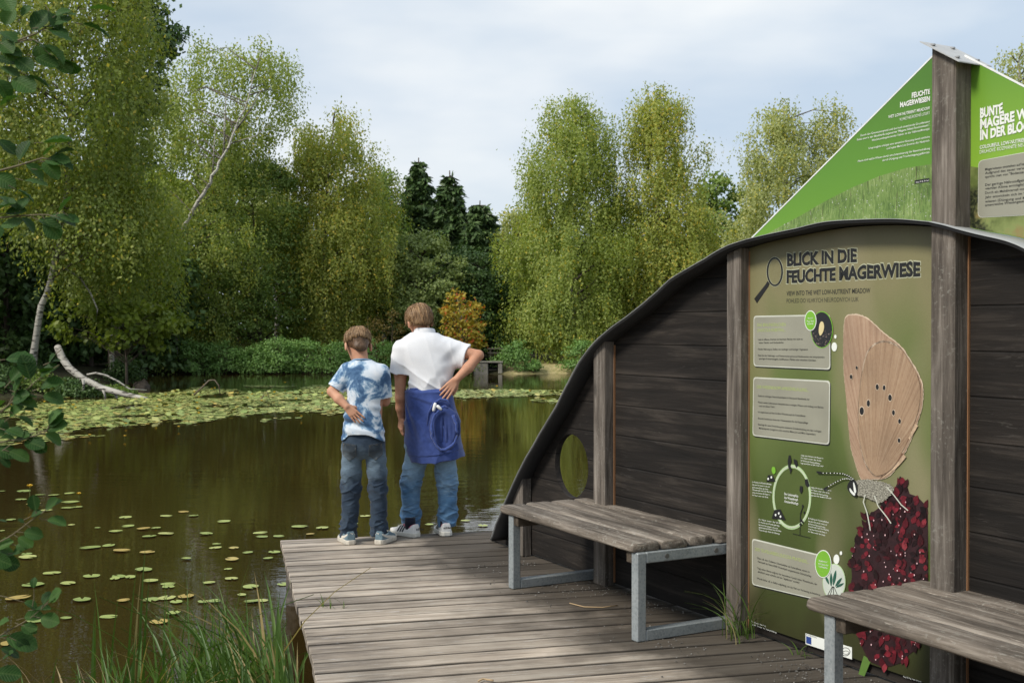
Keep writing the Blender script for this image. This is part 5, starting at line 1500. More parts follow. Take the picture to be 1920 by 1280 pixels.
# ================================================================== BENCHES
M_SEAT = wood('bench_boards', (.060, .049, .039), (.155, .129, .104), (.33, .29, .245), along=0, scale=.9, rough=.85, bump=.9, island=.25, lichen=.45, cracks=.85)
M_GALV = None
k = NT('galvanised_steel')
vo = k.n('ShaderNodeTexVoronoi', {'Vector': k.co(), 'Scale': 75.0}).outputs['Distance']
n_ = k.noise(k.co(), 7, 4, .6); n2 = k.noise(k.co(), 120, 2)
col = k.mix(.35, k.ramp(n_, [(.3, (.20, .225, .235)), (.7, (.33, .36, .37))]), k.ramp(vo, [(.1, (.16, .18, .19)), (.6, (.38, .41, .42))]))
col = k.mix(k.ramp(n2, [(.62, 0.0), (.7, .5)]), col, (.5, .5, .48))
M_GALV = k.fin(col, .55, .35, .4)
M_BOLT = plain('bolt_steel', (.16, .16, .15), .5, .6)
M_BEARER = wood('bearer_wood', (.03, .024, .018), (.08, .062, .045), (.14, .115, .09), along=1, scale=1.0)
BL, BW, BH = 1.30, .60, .40
def make_bench():
    """local x along the bench (towards the camera), y across (away from the wall is negative), origin at the far front foot"""
    r = thing('bench', 'grey weathered bench', 'bench', (0, 0, 0))
    q = random.Random(3)
    bw = BW / 4
    for i in range(4):
        m = MB()
        nseg = 26
        x0, x1 = -.065 + q.uniform(-.008, .004), BL - .085 + q.uniform(-.008, .01)
        y0, y1 = -.02 + i * bw * 1.04 + .003, -.02 + (i + 1) * bw * 1.04 - .003
        prof = [(y0, -.034), (y0, -.012), (y0 + .010, -.001), (y0 + .03, .001), ((y0 + y1) / 2, .0), (y1 - .03, .001), (y1 - .010, -.001), (y1, -.012), (y1, -.034), (y1 - .006, -.041), (y0 + .006, -.041)]
        xs = np.concatenate([[x0, x0 + .006], np.linspace(x0 + .02, x1 - .02, nseg), [x1 - .006, x1]])
        n = len(prof); V = []
        for j, x in enumerate(xs):
            s_ = .90 if j in (0, len(xs) - 1) else (.97 if j in (1, len(xs) - 2) else 1)
            for a, b in prof:
                w = (vnoise(x * 9, i * 5 + a * 30, b * 40, 12) - .5)
                V.append((x + (vnoise(a * 60, b * 60, i, 2) - .5) * .012 * (j in (0, len(xs) - 1)), (y0 + y1) / 2 + (a - (y0 + y1) / 2) * s_ + w * .004, BH + .042 + (b + .02) * s_ - .02 + w * .005))
        V = np.array(V, float).reshape(-1, 3)
        Fc = [[j * n + a, (j + 1) * n + a, (j + 1) * n + (a + 1) % n, j * n + (a + 1) % n] for j in range(len(xs) - 1) for a in range(n)]
        Fc += [list(range(n)), [(len(xs) - 1) * n + a for a in range(n)][::-1]]
        obj('seat_board', V, Fc, M_SEAT, r, True, world=False)
    tb = .05
    for x in (.0, BL - .12):
        m = MB()
        xx = x + tb / 2
        m.box((xx, tb / 2, BH / 2), (tb, tb, BH), bev=.005)
        m.box((xx, BW - tb / 2, BH / 2), (tb, tb, BH), bev=.005)
        m.box((xx, BW / 2, tb / 2), (tb - .001, BW - 2 * tb, tb), bev=.004)
        m.box((xx, BW / 2, BH - tb / 2), (tb - .001, BW - 2 * tb, tb), bev=.004)
        f = m.build('leg_frame', M_GALV, r, world=False)
        b = MB()
        for yy in (.16, .44):
            b.disc((x + tb + .003, yy, BH - tb / 2), .011, 10, .006, 0)
        for zz in (.13, .30):
            b.disc((xx, BW - tb - .003, zz), .008, 8, .006, 1)
        b.build('bolts', M_BOLT, f, world=False)
        sx = x - .025 if x > .5 else x + tb + .025
        MB().box((sx, BW / 2 - .01, BH - .028), (.045, BW - .03, .055), bev=.004).build('bearer', M_BEARER, r, world=False)
    return r
b1 = make_bench()
f0 = gp(953, 1102); f1 = gp(1180, 1199)
BA = math.atan2(f1[1] - f0[1], f1[0] - f0[0])
b1.location = Vector((float(f0[0]), float(f0[1]), .002)); b1.rotation_euler = (0, 0, BA)
b1['label'] = 'whole weathered bench with steel frame legs, standing before the peephole wall'
b1['group'] = 'benches along the wall'
b2 = copy_tree(b1)
s0 = at(945, 943, 6.29); 
b2.location = Vector((float(f0[0]) + 1.119, float(f0[1]) - 2.15, .002))
b2['label'] = 'weathered bench in the lower right corner, cut by the edge, before the butterfly board'

# ================================================================== SMALL THINGS ON THE DECK
def gravel():
    q = np.random.default_rng(9)
    n = 1500
    t = q.uniform(.55, 3.5, n); off = np.abs(q.normal(0, .26, n)) + .02
    k_ = vnoise(t * 4, off * 5, 0, 17) > .42
    t, off = t[k_], off[k_]
    V, Fc = [], []
    for i in range(len(t)):
        p = WO + WD * t[i] + WN * (off[i] + .0)
        s_ = q.uniform(.002, .005)
        o = np.array([[1, 0, 0], [-1, 0, 0], [0, 1, 0], [0, -1, 0], [0, 0, .8], [0, 0, -.5]]) * s_ * q.uniform(.7, 1.3, (6, 1))
        V.append(o + np.array([p[0], p[1], s_ * .4 + .002])); b = i * 6
        Fc += [[b + a for a in f] for f in ((0, 2, 4), (2, 1, 4), (1, 3, 4), (3, 0, 4), (2, 0, 5), (1, 2, 5), (3, 1, 5), (0, 3, 5))]
    k = NT('grit'); i_ = k.island()
    o = obj('grit', np.concatenate(V), Fc, k.fin(k.ramp(i_, [(0, (.03, .028, .025)), (.6, (.10, .098, .09)), (1, (.28, .27, .25))]), .8))
    tag(o, 'grey grit and crumbs lying on the deck along the foot of the wall', 'grit', kind='stuff')
gravel()
def straw(label, pts, m, r=.003):
    P = [gp(x, y, .008) for x, y in pts]
    tag(MB().tube(P, r, 5).build('dry_stalk', m, None, True), label, 'stalk')
M_STRAW = plain('dry_straw', (.38, .27, .15), .8)
straw('long dry straw lying on the deck under the whole bench', [(1068, 1130), (1095, 1137), (1130, 1138), (1158, 1134)], M_STRAW)
straw('curled dry twig on the planks at the bottom edge', [(897, 1276), (905, 1272), (918, 1274), (925, 1275)], M_STRAW, .004)
# ================================================================== SIGNED-DISTANCE MODELLING FOR PEOPLE
def smin(a, b, k):
    if k <= 0: return np.minimum(a, b)
    h = np.maximum(k - np.abs(a - b), 0) / k
    return np.minimum(a, b) - h * h * k * .25
class Field:
    def __init__(s, lo, hi, h):
        s.h = h; s.lo = np.array(lo, float)
        s.n = np.ceil((np.array(hi) - s.lo) / h).astype(int) + 1
        s.ax = [(s.lo[i] + h * np.arange(s.n[i])).astype(np.float32) for i in range(3)]
        s.d = np.full(s.n, .5, np.float32)
    def sl(s, lo, hi):
        a = np.clip(np.floor((np.array(lo) - s.lo) / s.h).astype(int), 0, s.n - 1)
        b = np.clip(np.ceil((np.array(hi) - s.lo) / s.h).astype(int) + 1, 1, s.n)
        return tuple(slice(i, max(j, i + 1)) for i, j in zip(a, b))
    def grid(s, sl): return s.ax[0][sl[0]][:, None, None], s.ax[1][sl[1]][None, :, None], s.ax[2][sl[2]][None, None, :]
    def op(s, fn, lo, hi, k=0.0, mode='add'):
        pad = k + .02
        sl = s.sl(np.array(lo) - pad, np.array(hi) + pad)
        v = fn(*s.grid(sl))
        if mode == 'add': s.d[sl] = smin(s.d[sl], v, k)
        elif mode == 'sub': s.d[sl] = -smin(-s.d[sl], v, k)
        return s
    def cone(s, a, b, ra, rb, k=.01, mode='add', flat=(1, 1, 1)):
        a, b = np.array(a, float), np.array(b, float); e = b - a; L2 = e @ e + 1e-12
        def f(x, y, z):
            t = np.clip(((x - a[0]) * e[0] + (y - a[1]) * e[1] + (z - a[2]) * e[2]) / L2, 0, 1)
            return np.sqrt(((x - a[0] - t * e[0]) / flat[0]) ** 2 + ((y - a[1] - t * e[1]) / flat[1]) ** 2 + ((z - a[2] - t * e[2]) / flat[2]) ** 2) - (ra + (rb - ra) * t)
        r = max(ra, rb) * max(flat)
        return s.op(f, np.minimum(a, b) - r, np.maximum(a, b) + r, k, mode)
    def chain(s, pts, rad, k=.012):
        for i in range(len(pts) - 1): s.cone(pts[i], pts[i + 1], rad[i], rad[i + 1], k)
        return s
    def ell(s, c, r, k=.01, M=None, mode='add'):
        c = np.array(c, float); M = np.eye(3) if M is None else np.array(M); r = np.array(r, float)
        def f(x, y, z):
            X, Y, Z = x - c[0], y - c[1], z - c[2]
            u = [(M[0][i] * X + M[1][i] * Y + M[2][i] * Z) / r[i] for i in range(3)]
            q = np.sqrt(u[0] ** 2 + u[1] ** 2 + u[2] ** 2)
            q2 = np.sqrt((u[0] / r[0]) ** 2 + (u[1] / r[1]) ** 2 + (u[2] / r[2]) ** 2) + 1e-9
            return q * (q - 1) / q2
        return s.op(f, c - r.max(), c + r.max(), k, mode)
    def loft(s, secs, k=.02, mode='add', p=2.3):
        """secs: (z, cx, cy, rx, ry) sections"""
        S = np.array(sorted(secs), float)
        zt = np.linspace(S[0, 0], S[-1, 0], 160); tb = [zt]
        for i in range(1, 5):
            v = np.interp(zt, S[:, 0], S[:, i]); e = np.pad(v, 14, 'reflect', reflect_type='odd')
            w = np.hanning(29); tb.append(np.convolve(e, w / w.sum(), 'valid'))
        tb = np.array(tb).T
        def f(x, y, z):
            zz = np.clip(z, S[0, 0], S[-1, 0])
            cx, cy, rx, ry = [np.interp(zz, tb[:, 0], tb[:, i]).astype(np.float32) for i in (1, 2, 3, 4)]
            q = ((np.abs(x - cx) / rx) ** p + (np.abs(y - cy) / ry) ** p) ** (1 / p)
            d = (q - 1) * np.minimum(rx, ry)
            return np.maximum(d, np.abs(z - (S[0, 0] + S[-1, 0]) / 2) - (S[-1, 0] - S[0, 0]) / 2)
        lo = (np.min(S[:, 1] - S[:, 3]), np.min(S[:, 2] - S[:, 4]), S[0, 0]); hi = (np.max(S[:, 1] + S[:, 3]), np.max(S[:, 2] + S[:, 4]), S[-1, 0])
        return s.op(f, lo, hi, k, mode)
    def cut(s, fn, k=0.0):
        v = fn(*s.grid((slice(None),) * 3))
        s.d = (-smin(-s.d, -v, k)).astype(np.float32); return s
    def disp(s, fn, band=.03):
        i = np.nonzero(np.abs(s.d) < band)
        s.d[i] += fn(s.ax[0][i[0]], s.ax[1][i[1]], s.ax[2][i[2]]).astype(np.float32); return s
    def blur(s, n=1):
        for _ in range(n):
            for a in range(3):
                d = s.d; e = np.copy(d)
                sa = [slice(None)] * 3; sb = [slice(None)] * 3; sc = [slice(None)] * 3
                sa[a] = slice(1, -1); sb[a] = slice(0, -2); sc[a] = slice(2, None)
                e[tuple(sa)] = .5 * d[tuple(sa)] + .25 * (d[tuple(sb)] + d[tuple(sc)])
                s.d = e
        return s
    def mesh(s):
        """naive surface nets"""
        d = s.d; g = d < 0
        nx, ny, nz = [v - 1 for v in d.shape]
        cnt = np.zeros((nx, ny, nz), np.int8)
        for a in (0, 1):
            for b in (0, 1):
                for c in (0, 1): cnt += g[a:a + nx, b:b + ny, c:c + nz]
        act = (cnt > 0) & (cnt < 8)
        I = np.argwhere(act)
        idx = np.full((nx, ny, nz), -1, np.int32); idx[act] = np.arange(len(I))
        co = [(a, b, c) for a in (0, 1) for b in (0, 1) for c in (0, 1)]
        vals = np.stack([d[I[:, 0] + a, I[:, 1] + b, I[:, 2] + c] for a, b, c in co], 1)
        acc = np.zeros((len(I), 3)); n = np.zeros(len(I))
        for i in range(8):
            for j in range(i + 1, 8):
                df = np.abs(np.array(co[i]) - np.array(co[j]))
                if df.sum() != 1: continue
                m = (vals[:, i] < 0) != (vals[:, j] < 0)
                t = vals[m, i] / (vals[m, i] - vals[m, j])
                acc[m] += np.array(co[i]) + t[:, None] * (np.array(co[j]) - np.array(co[i])); n[m] += 1
        V = s.lo + (I + acc / n[:, None]) * s.h
        Fq = []
        for ax in range(3):
            o = [i for i in range(3) if i != ax]
            a0 = [slice(1, nx), slice(1, ny), slice(1, nz)]
            A = [slice(1, d.shape[i] - 1) for i in range(3)]; A[ax] = slice(0, d.shape[ax] - 1)
            B = list(A); B[ax] = slice(1, d.shape[ax])
            ga, gb = g[tuple(A)], g[tuple(B)]
            for m, flip in ((ga & ~gb, False), (~ga & gb, True)):
                P = np.argwhere(m)
                if not len(P): continue
                P = P + np.array([1 if i != ax else 0 for i in range(3)])
                def at_(da, db):
                    Q = P.copy(); Q[:, o[0]] += da; Q[:, o[1]] += db
                    return idx[Q[:, 0], Q[:, 1], Q[:, 2]]
                q = np.stack([at_(-1, -1), at_(0, -1), at_(0, 0), at_(-1, 0)], 1)
                if (ax == 1) ^ flip: q = q[:, ::-1]
                Fq.append(q)
        Fq = np.concatenate(Fq)
        return V, Fq[(Fq >= 0).all(1)].astype(np.int32)
def field_obj(name, f, m, parent, label=None):
    V, Fq = f.mesh()
    o = obj(name, V, np.ascontiguousarray(Fq), m, parent, True)
    if label: o['label'] = label
    return o
def rotM(yaw, pitch, roll=0.0):
    """columns are the local x (right), y (forward), z (up) axes; yaw to the left, pitch downwards"""
    return np.array((Matrix.Rotation(yaw, 3, 'Z') @ Matrix.Rotation(-pitch, 3, 'X') @ Matrix.Rotation(roll, 3, 'Y')))

# ------------------------------------------------------------------ materials for people
def skin_mat(name, c):
    k = NT(name); n = k.noise(k.co(), 26, 4, .6); n2 = k.noise(k.co(), 6, 2); c = np.array(c)
    col = k.ramp(k.math('ADD', k.math('MULTIPLY', n, .5), k.math('MULTIPLY', n2, .5)), [(.35, tuple(c * np.array([.92, .82, .78]))), (.65, tuple(c * 1.08))])
    k.b.inputs['Subsurface Weight'].default_value = .04
    k.b.inputs['Subsurface Radius'].default_value = (.012, .005, .003)
    k.bump(k.noise(k.co(), 180, 3, .6), .15, .002)
    return k.fin(col, .58, 0, .3)
M_SKIN = skin_mat('skin', (.49, .265, .17))
def cloth(name, col_fn, rough=.85, weave=420, bump=.25, sheen=.15):
    k = NT(name); col = col_fn(k)
    w = k.noise(k.co(), weave, 2)
    col = k.mix(.35, col, k.ramp(w, [(.3, .72), (.7, 1.22)]), 'MULTIPLY')
    k.bump(w, bump, .002)
    k.b.inputs['Sheen Weight'].default_value = sheen
    return k.fin(col, rough, 0, .15)
def hair_mat(name, cols, sc=(70, 70, 6)):
    k = NT(name); n = k.noise(k.mapped(sc), 1.0, 4, .65, .4); b = k.noise(k.co(), 16, 3)
    col = k.mix(1.0, k.ramp(n, [(.32, cols[0]), (.5, cols[1]), (.68, cols[2])]), k.ramp(b, [(.3, .75), (.7, 1.2)]), 'MULTIPLY')
    k.bump(n, .7, .004)
    return k.fin(col, .48, 0, .4)

def hand(f, wrist, dirv, normal, size=1.0, curl=.35, thumb_side=1, spread=.10, fist=False):
    """palm, four fingers of unequal length and a thumb; normal points out of the BACK of the hand"""
    d = np.array(dirv, float); d /= np.linalg.norm(d)
    n = np.array(normal, float); n -= (n @ d) * d; n /= np.linalg.norm(n)
    s = np.cross(d, n) * thumb_side                        # towards the thumb
    w = np.array(wrist, float); S = size
    kn = []
    for i, (o, l) in enumerate(zip((.030, .010, -.010, -.028), (.078, .081, .077, .069))):
        b = w + s * o * .55 * S + d * .012 * S; e = w + s * o * S + d * l * S
        f.cone(b, e, .0135 * S, .0105 * S, .010); kn.append(e)
    f.ell(w + d * .042 * S - n * .004 * S, (.030 * S, .030 * S, .030 * S), .012) if False else None
    lens = [(.034, .024, .018), (.039, .027, .019), (.036, .025, .018), (.028, .019, .016)]
    for i, (e, ls_) in enumerate(zip(kn, lens)):
        dd = d + s * spread * (1.5 - i) * .8; dd /= np.linalg.norm(dd)
        p = e; a = curl * (.6 + .12 * i)
        for j, l in enumerate(ls_):
            dn = dd * math.cos(a) - n * math.sin(a)
            q2 = p + dn * l * S
            f.cone(p, q2, (.0088 - .0009 * j) * S, (.0082 - .0011 * j) * S, .0025)
            p = q2; a += curl * (1.1 if not fist else 1.4)
    t0 = w + s * .020 * S + d * .018 * S - n * .006 * S
    td = d * .72 + s * .62 - n * .32; td /= np.linalg.norm(td)
    t1 = t0 + td * .038 * S
    td2 = d * .93 + s * .22 - n * .3; td2 /= np.linalg.norm(td2)
    t2 = t1 + td2 * .027 * S; t3 = t2 + (td2 - n * .3) / np.linalg.norm(td2 - n * .3) * .020 * S
    f.cone(t0, t1, .0135 * S, .0105 * S, .008).cone(t1, t2, .0098 * S, .009 * S, .004).cone(t2, t3, .009 * S, .0075 * S, .003)

def head(f, c, M, s=1.0):
    c = np.array(c, float)
    P = lambda x, y, z: c + M @ (np.array([x, y, z]) * s)
    f.ell(P(0, -.004, .022), np.array((.074, .092, .084)) * s, .01, M)                # skull
    f.ell(P(0, .030, -.028), np.array((.060, .060, .072)) * s, .03, M)                # face
    f.ell(P(0, .052, -.080), np.array((.034, .030, .024)) * s, .03, M)                # chin
    f.cone(P(0, .088, .004), P(0, .106, -.030), .007 * s, .012 * s, .012)             # nose
    f.ell(P(0, .083, -.056), np.array((.022, .010, .008)) * s, .006, M)               # lips
    for sx in (-1, 1):
        f.ell(P(sx * .030, .096, .008), np.array((.015, .012, .011)) * s, .008, M, 'sub')   # eye sockets
        f.ell(P(sx * .030, .082, .022), np.array((.020, .010, .005)) * s, .008, M)          # brow
        f.ell(P(sx * .087, -.006, -.024), np.array((.0095, .018, .031)) * s, .006, M)        # ear
        f.ell(P(sx * .097, .006, -.022), np.array((.007, .010, .018)) * s, .004, M, 'sub')
    return P
def eyes(root, P, M, s):
    M_EYE = plain('eye_white', (.7, .68, .65), .25, var=.03); M_IRIS = plain('iris_blue', (.05, .10, .16), .2)
    for sx in (-1, 1):
        m = MB(); c = P(sx * .030, .083, .008)
        uu, vv = np.meshgrid(np.linspace(0, 2 * math.pi, 12, endpoint=False), np.linspace(.2, math.pi - .2, 7))
        V = np.stack([np.sin(vv) * np.cos(uu), np.sin(vv) * np.sin(uu), np.cos(vv)], -1).reshape(-1, 3) * .0115 * s + c
        Fc = [[i * 12 + j, i * 12 + (j + 1) % 12, (i + 1) * 12 + (j + 1) % 12, (i + 1) * 12 + j] for i in range(6) for j in range(12)]
        e = m.add(V, Fc).build('eye', M_EYE, root, True)
        MB().tube([P(sx * .030, .0938, .008), P(sx * .030, .0952, .008)], .0052 * s, 12).build('iris', M_IRIS, e)

def strands_over(f, parent, m, crown, M, n, seed, ln=.045, lift=.0018):
    """fine tapering locks laid over the hair, combed away from the crown"""
    V, _ = f.mesh(); q = np.random.default_rng(seed)
    g = np.stack(np.gradient(f.d, f.h), -1)
    def grad(P):
        I = np.clip(np.round((P - f.lo) / f.h).astype(int), 0, f.n - 1); G = g[I[:, 0], I[:, 1], I[:, 2]]
        return G / (np.linalg.norm(G, axis=1)[:, None] + 1e-9), f.d[I[:, 0], I[:, 1], I[:, 2]]
    P = V[q.integers(len(V), size=n)]; pts = [P]; w0 = q.uniform(.0007, .0016, n)
    L_ = ln * q.uniform(.5, 1.2, n) / 5
    lf = q.uniform(.2, 1.6, n) * lift
    jit = q.normal(0, .14, (n, 3))
    for i in range(5):
        N, d = grad(P)
        T = (P - crown) + jit * .06 + np.array([0, 0, -.03]); T = T - (T * N).sum(1)[:, None] * N; T /= np.linalg.norm(T, axis=1)[:, None] + 1e-9
        P = P + T * L_[:, None]; N, d = grad(P)
        P = P + N * (np.where(d > .012, 0, lf * (i + 1) / 3 - d))[:, None]; pts.append(P)
    S = np.stack(pts, 1); N, _ = grad(S[:, 2]); sd = np.cross(S[:, 3] - S[:, 1], N); sd /= np.linalg.norm(sd, axis=1)[:, None] + 1e-9
    w = w0[:, None] * np.array([.5, 1, 1, .85, .6, .12])[None]
    A, B = S + sd[:, None] * w[..., None], S - sd[:, None] * w[..., None]
    VV = np.stack([A, B], 2).reshape(-1, 3)
    b = (np.arange(n) * 12)[:, None, None]; j = (np.arange(5) * 2)[None, :, None]
    Fq = (b + j + np.array([0, 1, 3, 2])[None, None]).reshape(-1, 4).astype(np.int32)
    return obj('hair_strands', VV, Fq, m, parent)
class Fig:
    def __init__(s, Y0): s.Y0 = Y0; s.s = Y0 / F
    def p(s, px, py, dy=0.0): return at(px, py, s.Y0 + dy)
    def secs(s, rows, dyc=0.0):
        out = []
        for r in rows:
            py, xl, xr, ry = r[:4]; dc = r[4] if len(r) > 4 else dyc
            a, b = s.p(xl, py, dc), s.p(xr, py, dc)
            out.append((a[2], (a[0] + b[0]) / 2, s.Y0 + dc, (b[0] - a[0]) / 2, ry))
        return out
def wr(x, y, z, fx, fy, fz, seed, amp): return amp * (vnoise(x * fx, y * fy, z * fz, seed) - .5) * 2
def rg(x, y, z, fx, fy, fz, seed, amp):
    """ridged folds: narrow raised creases"""
    n = vnoise(x * fx, y * fy, z * fz, seed); return -amp * (1 - np.abs(n - .5) * 4).clip(0, 1) ** 1.6

# ------------------------------------------------------------------ shoes
def shoe(root, heel, yaw, L_, Wd, M_UP, M_SOLE, kind, M_ACC, extra=None):
    """heel: point on the deck under the heel; toes point along yaw (0 = away from the camera, + = left)"""
    c, sn = math.cos(yaw), math.sin(yaw)
    fw = np.array([-sn, c, 0]); rt = np.array([c, sn, 0]); h0 = np.array([heel[0], heel[1], .0015])
    def T(x, y, z): return h0 + rt * x + fw * y + np.array([0, 0, z])
    lo = np.minimum(T(0, 0, 0), T(0, L_, 0)) - .09; hi = np.maximum(T(0, 0, 0), T(0, L_, 0)) + .09
    lo[2] = -.004; hi[2] = .16
    def local(x, y, z):
        X = (x - h0[0]) * rt[0] + (y - h0[1]) * rt[1]; Yl = (x - h0[0]) * fw[0] + (y - h0[1]) * fw[1]
        return X, Yl, z - h0[2]
    def halfw(Yl):
        u = np.clip(Yl / L_, 0, 1)
        return Wd * .5 * np.interp(u, [0, .04, .12, .3, .5, .68, .82, .93, 1], [.42, .66, .80, .80, .86, 1.0, .93, .64, .2])
    def foot2d(X, Yl, grow):
        return np.maximum(np.abs(X) - halfw(Yl) - grow, np.abs(Yl - L_ / 2) - L_ / 2 - grow)
    f = Field(lo, hi, .0026)
    def sole(x, y, z):
        X, Yl, Z = local(x, y, z)
        lift = .010 * np.clip((Yl / L_ - .72) / .28, 0, 1) ** 2
        return np.maximum(foot2d(X, Yl, .0035), np.abs(Z - .0155 - lift) - .0155)
    f.cut(lambda x, y, z: sole(x, y, z) + 0 * (x + y + z)); f.d = sole(*f.grid((slice(None),) * 3)).astype(np.float32)
    f.blur(2)
    so = field_obj('shoe', f, M_SOLE, root)
    def upper(x, y, z):
        X, Yl, Z = local(x, y, z)
        u = Yl / L_
        top = np.interp(np.clip(u, 0, 1), [0, .1, .22, .36, .5, .7, .88, 1.0], [.088, .086, .070, .082, .076, .056, .046, .036])
        t = np.clip(Z / top, 0, 1)
        w = halfw(Yl) * np.sqrt(np.maximum(1 - .62 * t ** 2.4, .02))
        return np.maximum(np.maximum(np.abs(X) - w, np.abs(Yl - L_ / 2 - .002 * t) - L_ / 2 + .010 * t * (u < .3)), np.maximum(Z - top, .022 - Z))
    def ankle(x, y, z):
        X, Yl, Z = local(x, y, z)
        return np.sqrt((X / .030) ** 2 + ((Yl - .075 * L_ / .245) / .047) ** 2) * .03 - .03 + np.maximum(.062 - Z, 0) * 2
    f2 = Field(lo, hi, .0026)
    g = f2.grid((slice(None),) * 3)
    U = upper(*g); f2.d = np.maximum(U, -ankle(*g)).astype(np.float32); f2.blur(3)
    up = field_obj('upper', f2, M_UP, so)
    f2b = Field(lo, hi, .0026); f2b.d = U.astype(np.float32); f2b.blur(3); Us = f2b.d
    X, Yl, Z = local(*g)
    def patch(name, expr, m, off=.0016):
        f3 = Field(lo, hi, .0026); f3.d = np.maximum(np.maximum(Us - off, -(Us + .004)), expr).astype(np.float32)
        if (f3.d < 0).any(): return field_obj(name, f3, m, up)
    if kind == 'stripes':
        for i in range(3):
            y0 = L_ * (.40 + .085 * i)
            patch('side_stripe', np.maximum(np.abs((Yl - y0) + (Z - .05) * .45) - .0068, np.maximum(np.abs(Z - .048) - .027, .012 - np.abs(X))), M_ACC)
        patch('pink_lining', np.maximum(np.abs(ankle(*g)) - .0035, .05 - Z), extra, .0022)
    else:
        # curved band along the side
        yc = np.clip(Yl / L_, 0, 1)
        zc = .030 + .052 * (1 - yc / .75) ** 1.0 * (yc < .75)
        wdt = .010 * np.clip(1 - yc / .8, .12, 1)
        patch('side_band', np.maximum(np.maximum(np.abs(Z - np.interp(yc, [0, .1, .3, .55, .75], [.074, .060, .044, .034, .03])) - np.interp(yc, [0, .15, .5, .75], [.004, .009, .010, .006]), .010 - np.abs(X)), np.maximum(Yl - L_ * .74, .012 - Yl)), M_ACC)
    for i in range(4):
        yy = L_ * (.42 + .085 * i); zz = float(np.interp(yy / L_, [.36, .5, .7, .88], [.082, .076, .056, .046])) + .002
        MB().tube([T(-.024, yy, zz - .008), T(-.010, yy + .006, zz + .001), T(.010, yy + .004, zz + .001), T(.024, yy, zz - .008)], .0035, 6).build('lace', M_ACC if kind != 'stripes' else M_SOLE, up, True)
    return so, up, T

# ================================================================== THE SHORTER BOY
def text_at(s, origin, right, up, normal, w, h, m, parent, name='lettering', bold=.03):
    V, Fc = text_mesh(s, bold)
    x0, x1, y0, y1 = V[:, 0].min(), V[:, 0].max(), V[:, 1].min(), V[:, 1].max()
    u = (V[:, 0] - x0) / (x1 - x0) - .5; v = (V[:, 1] - y0) / (y1 - y0) - .5
    P = np.array(origin)[None] + u[:, None] * w * np.array(right) + v[:, None] * h * np.array(up)
    return obj(name, P, Fc, m, parent)

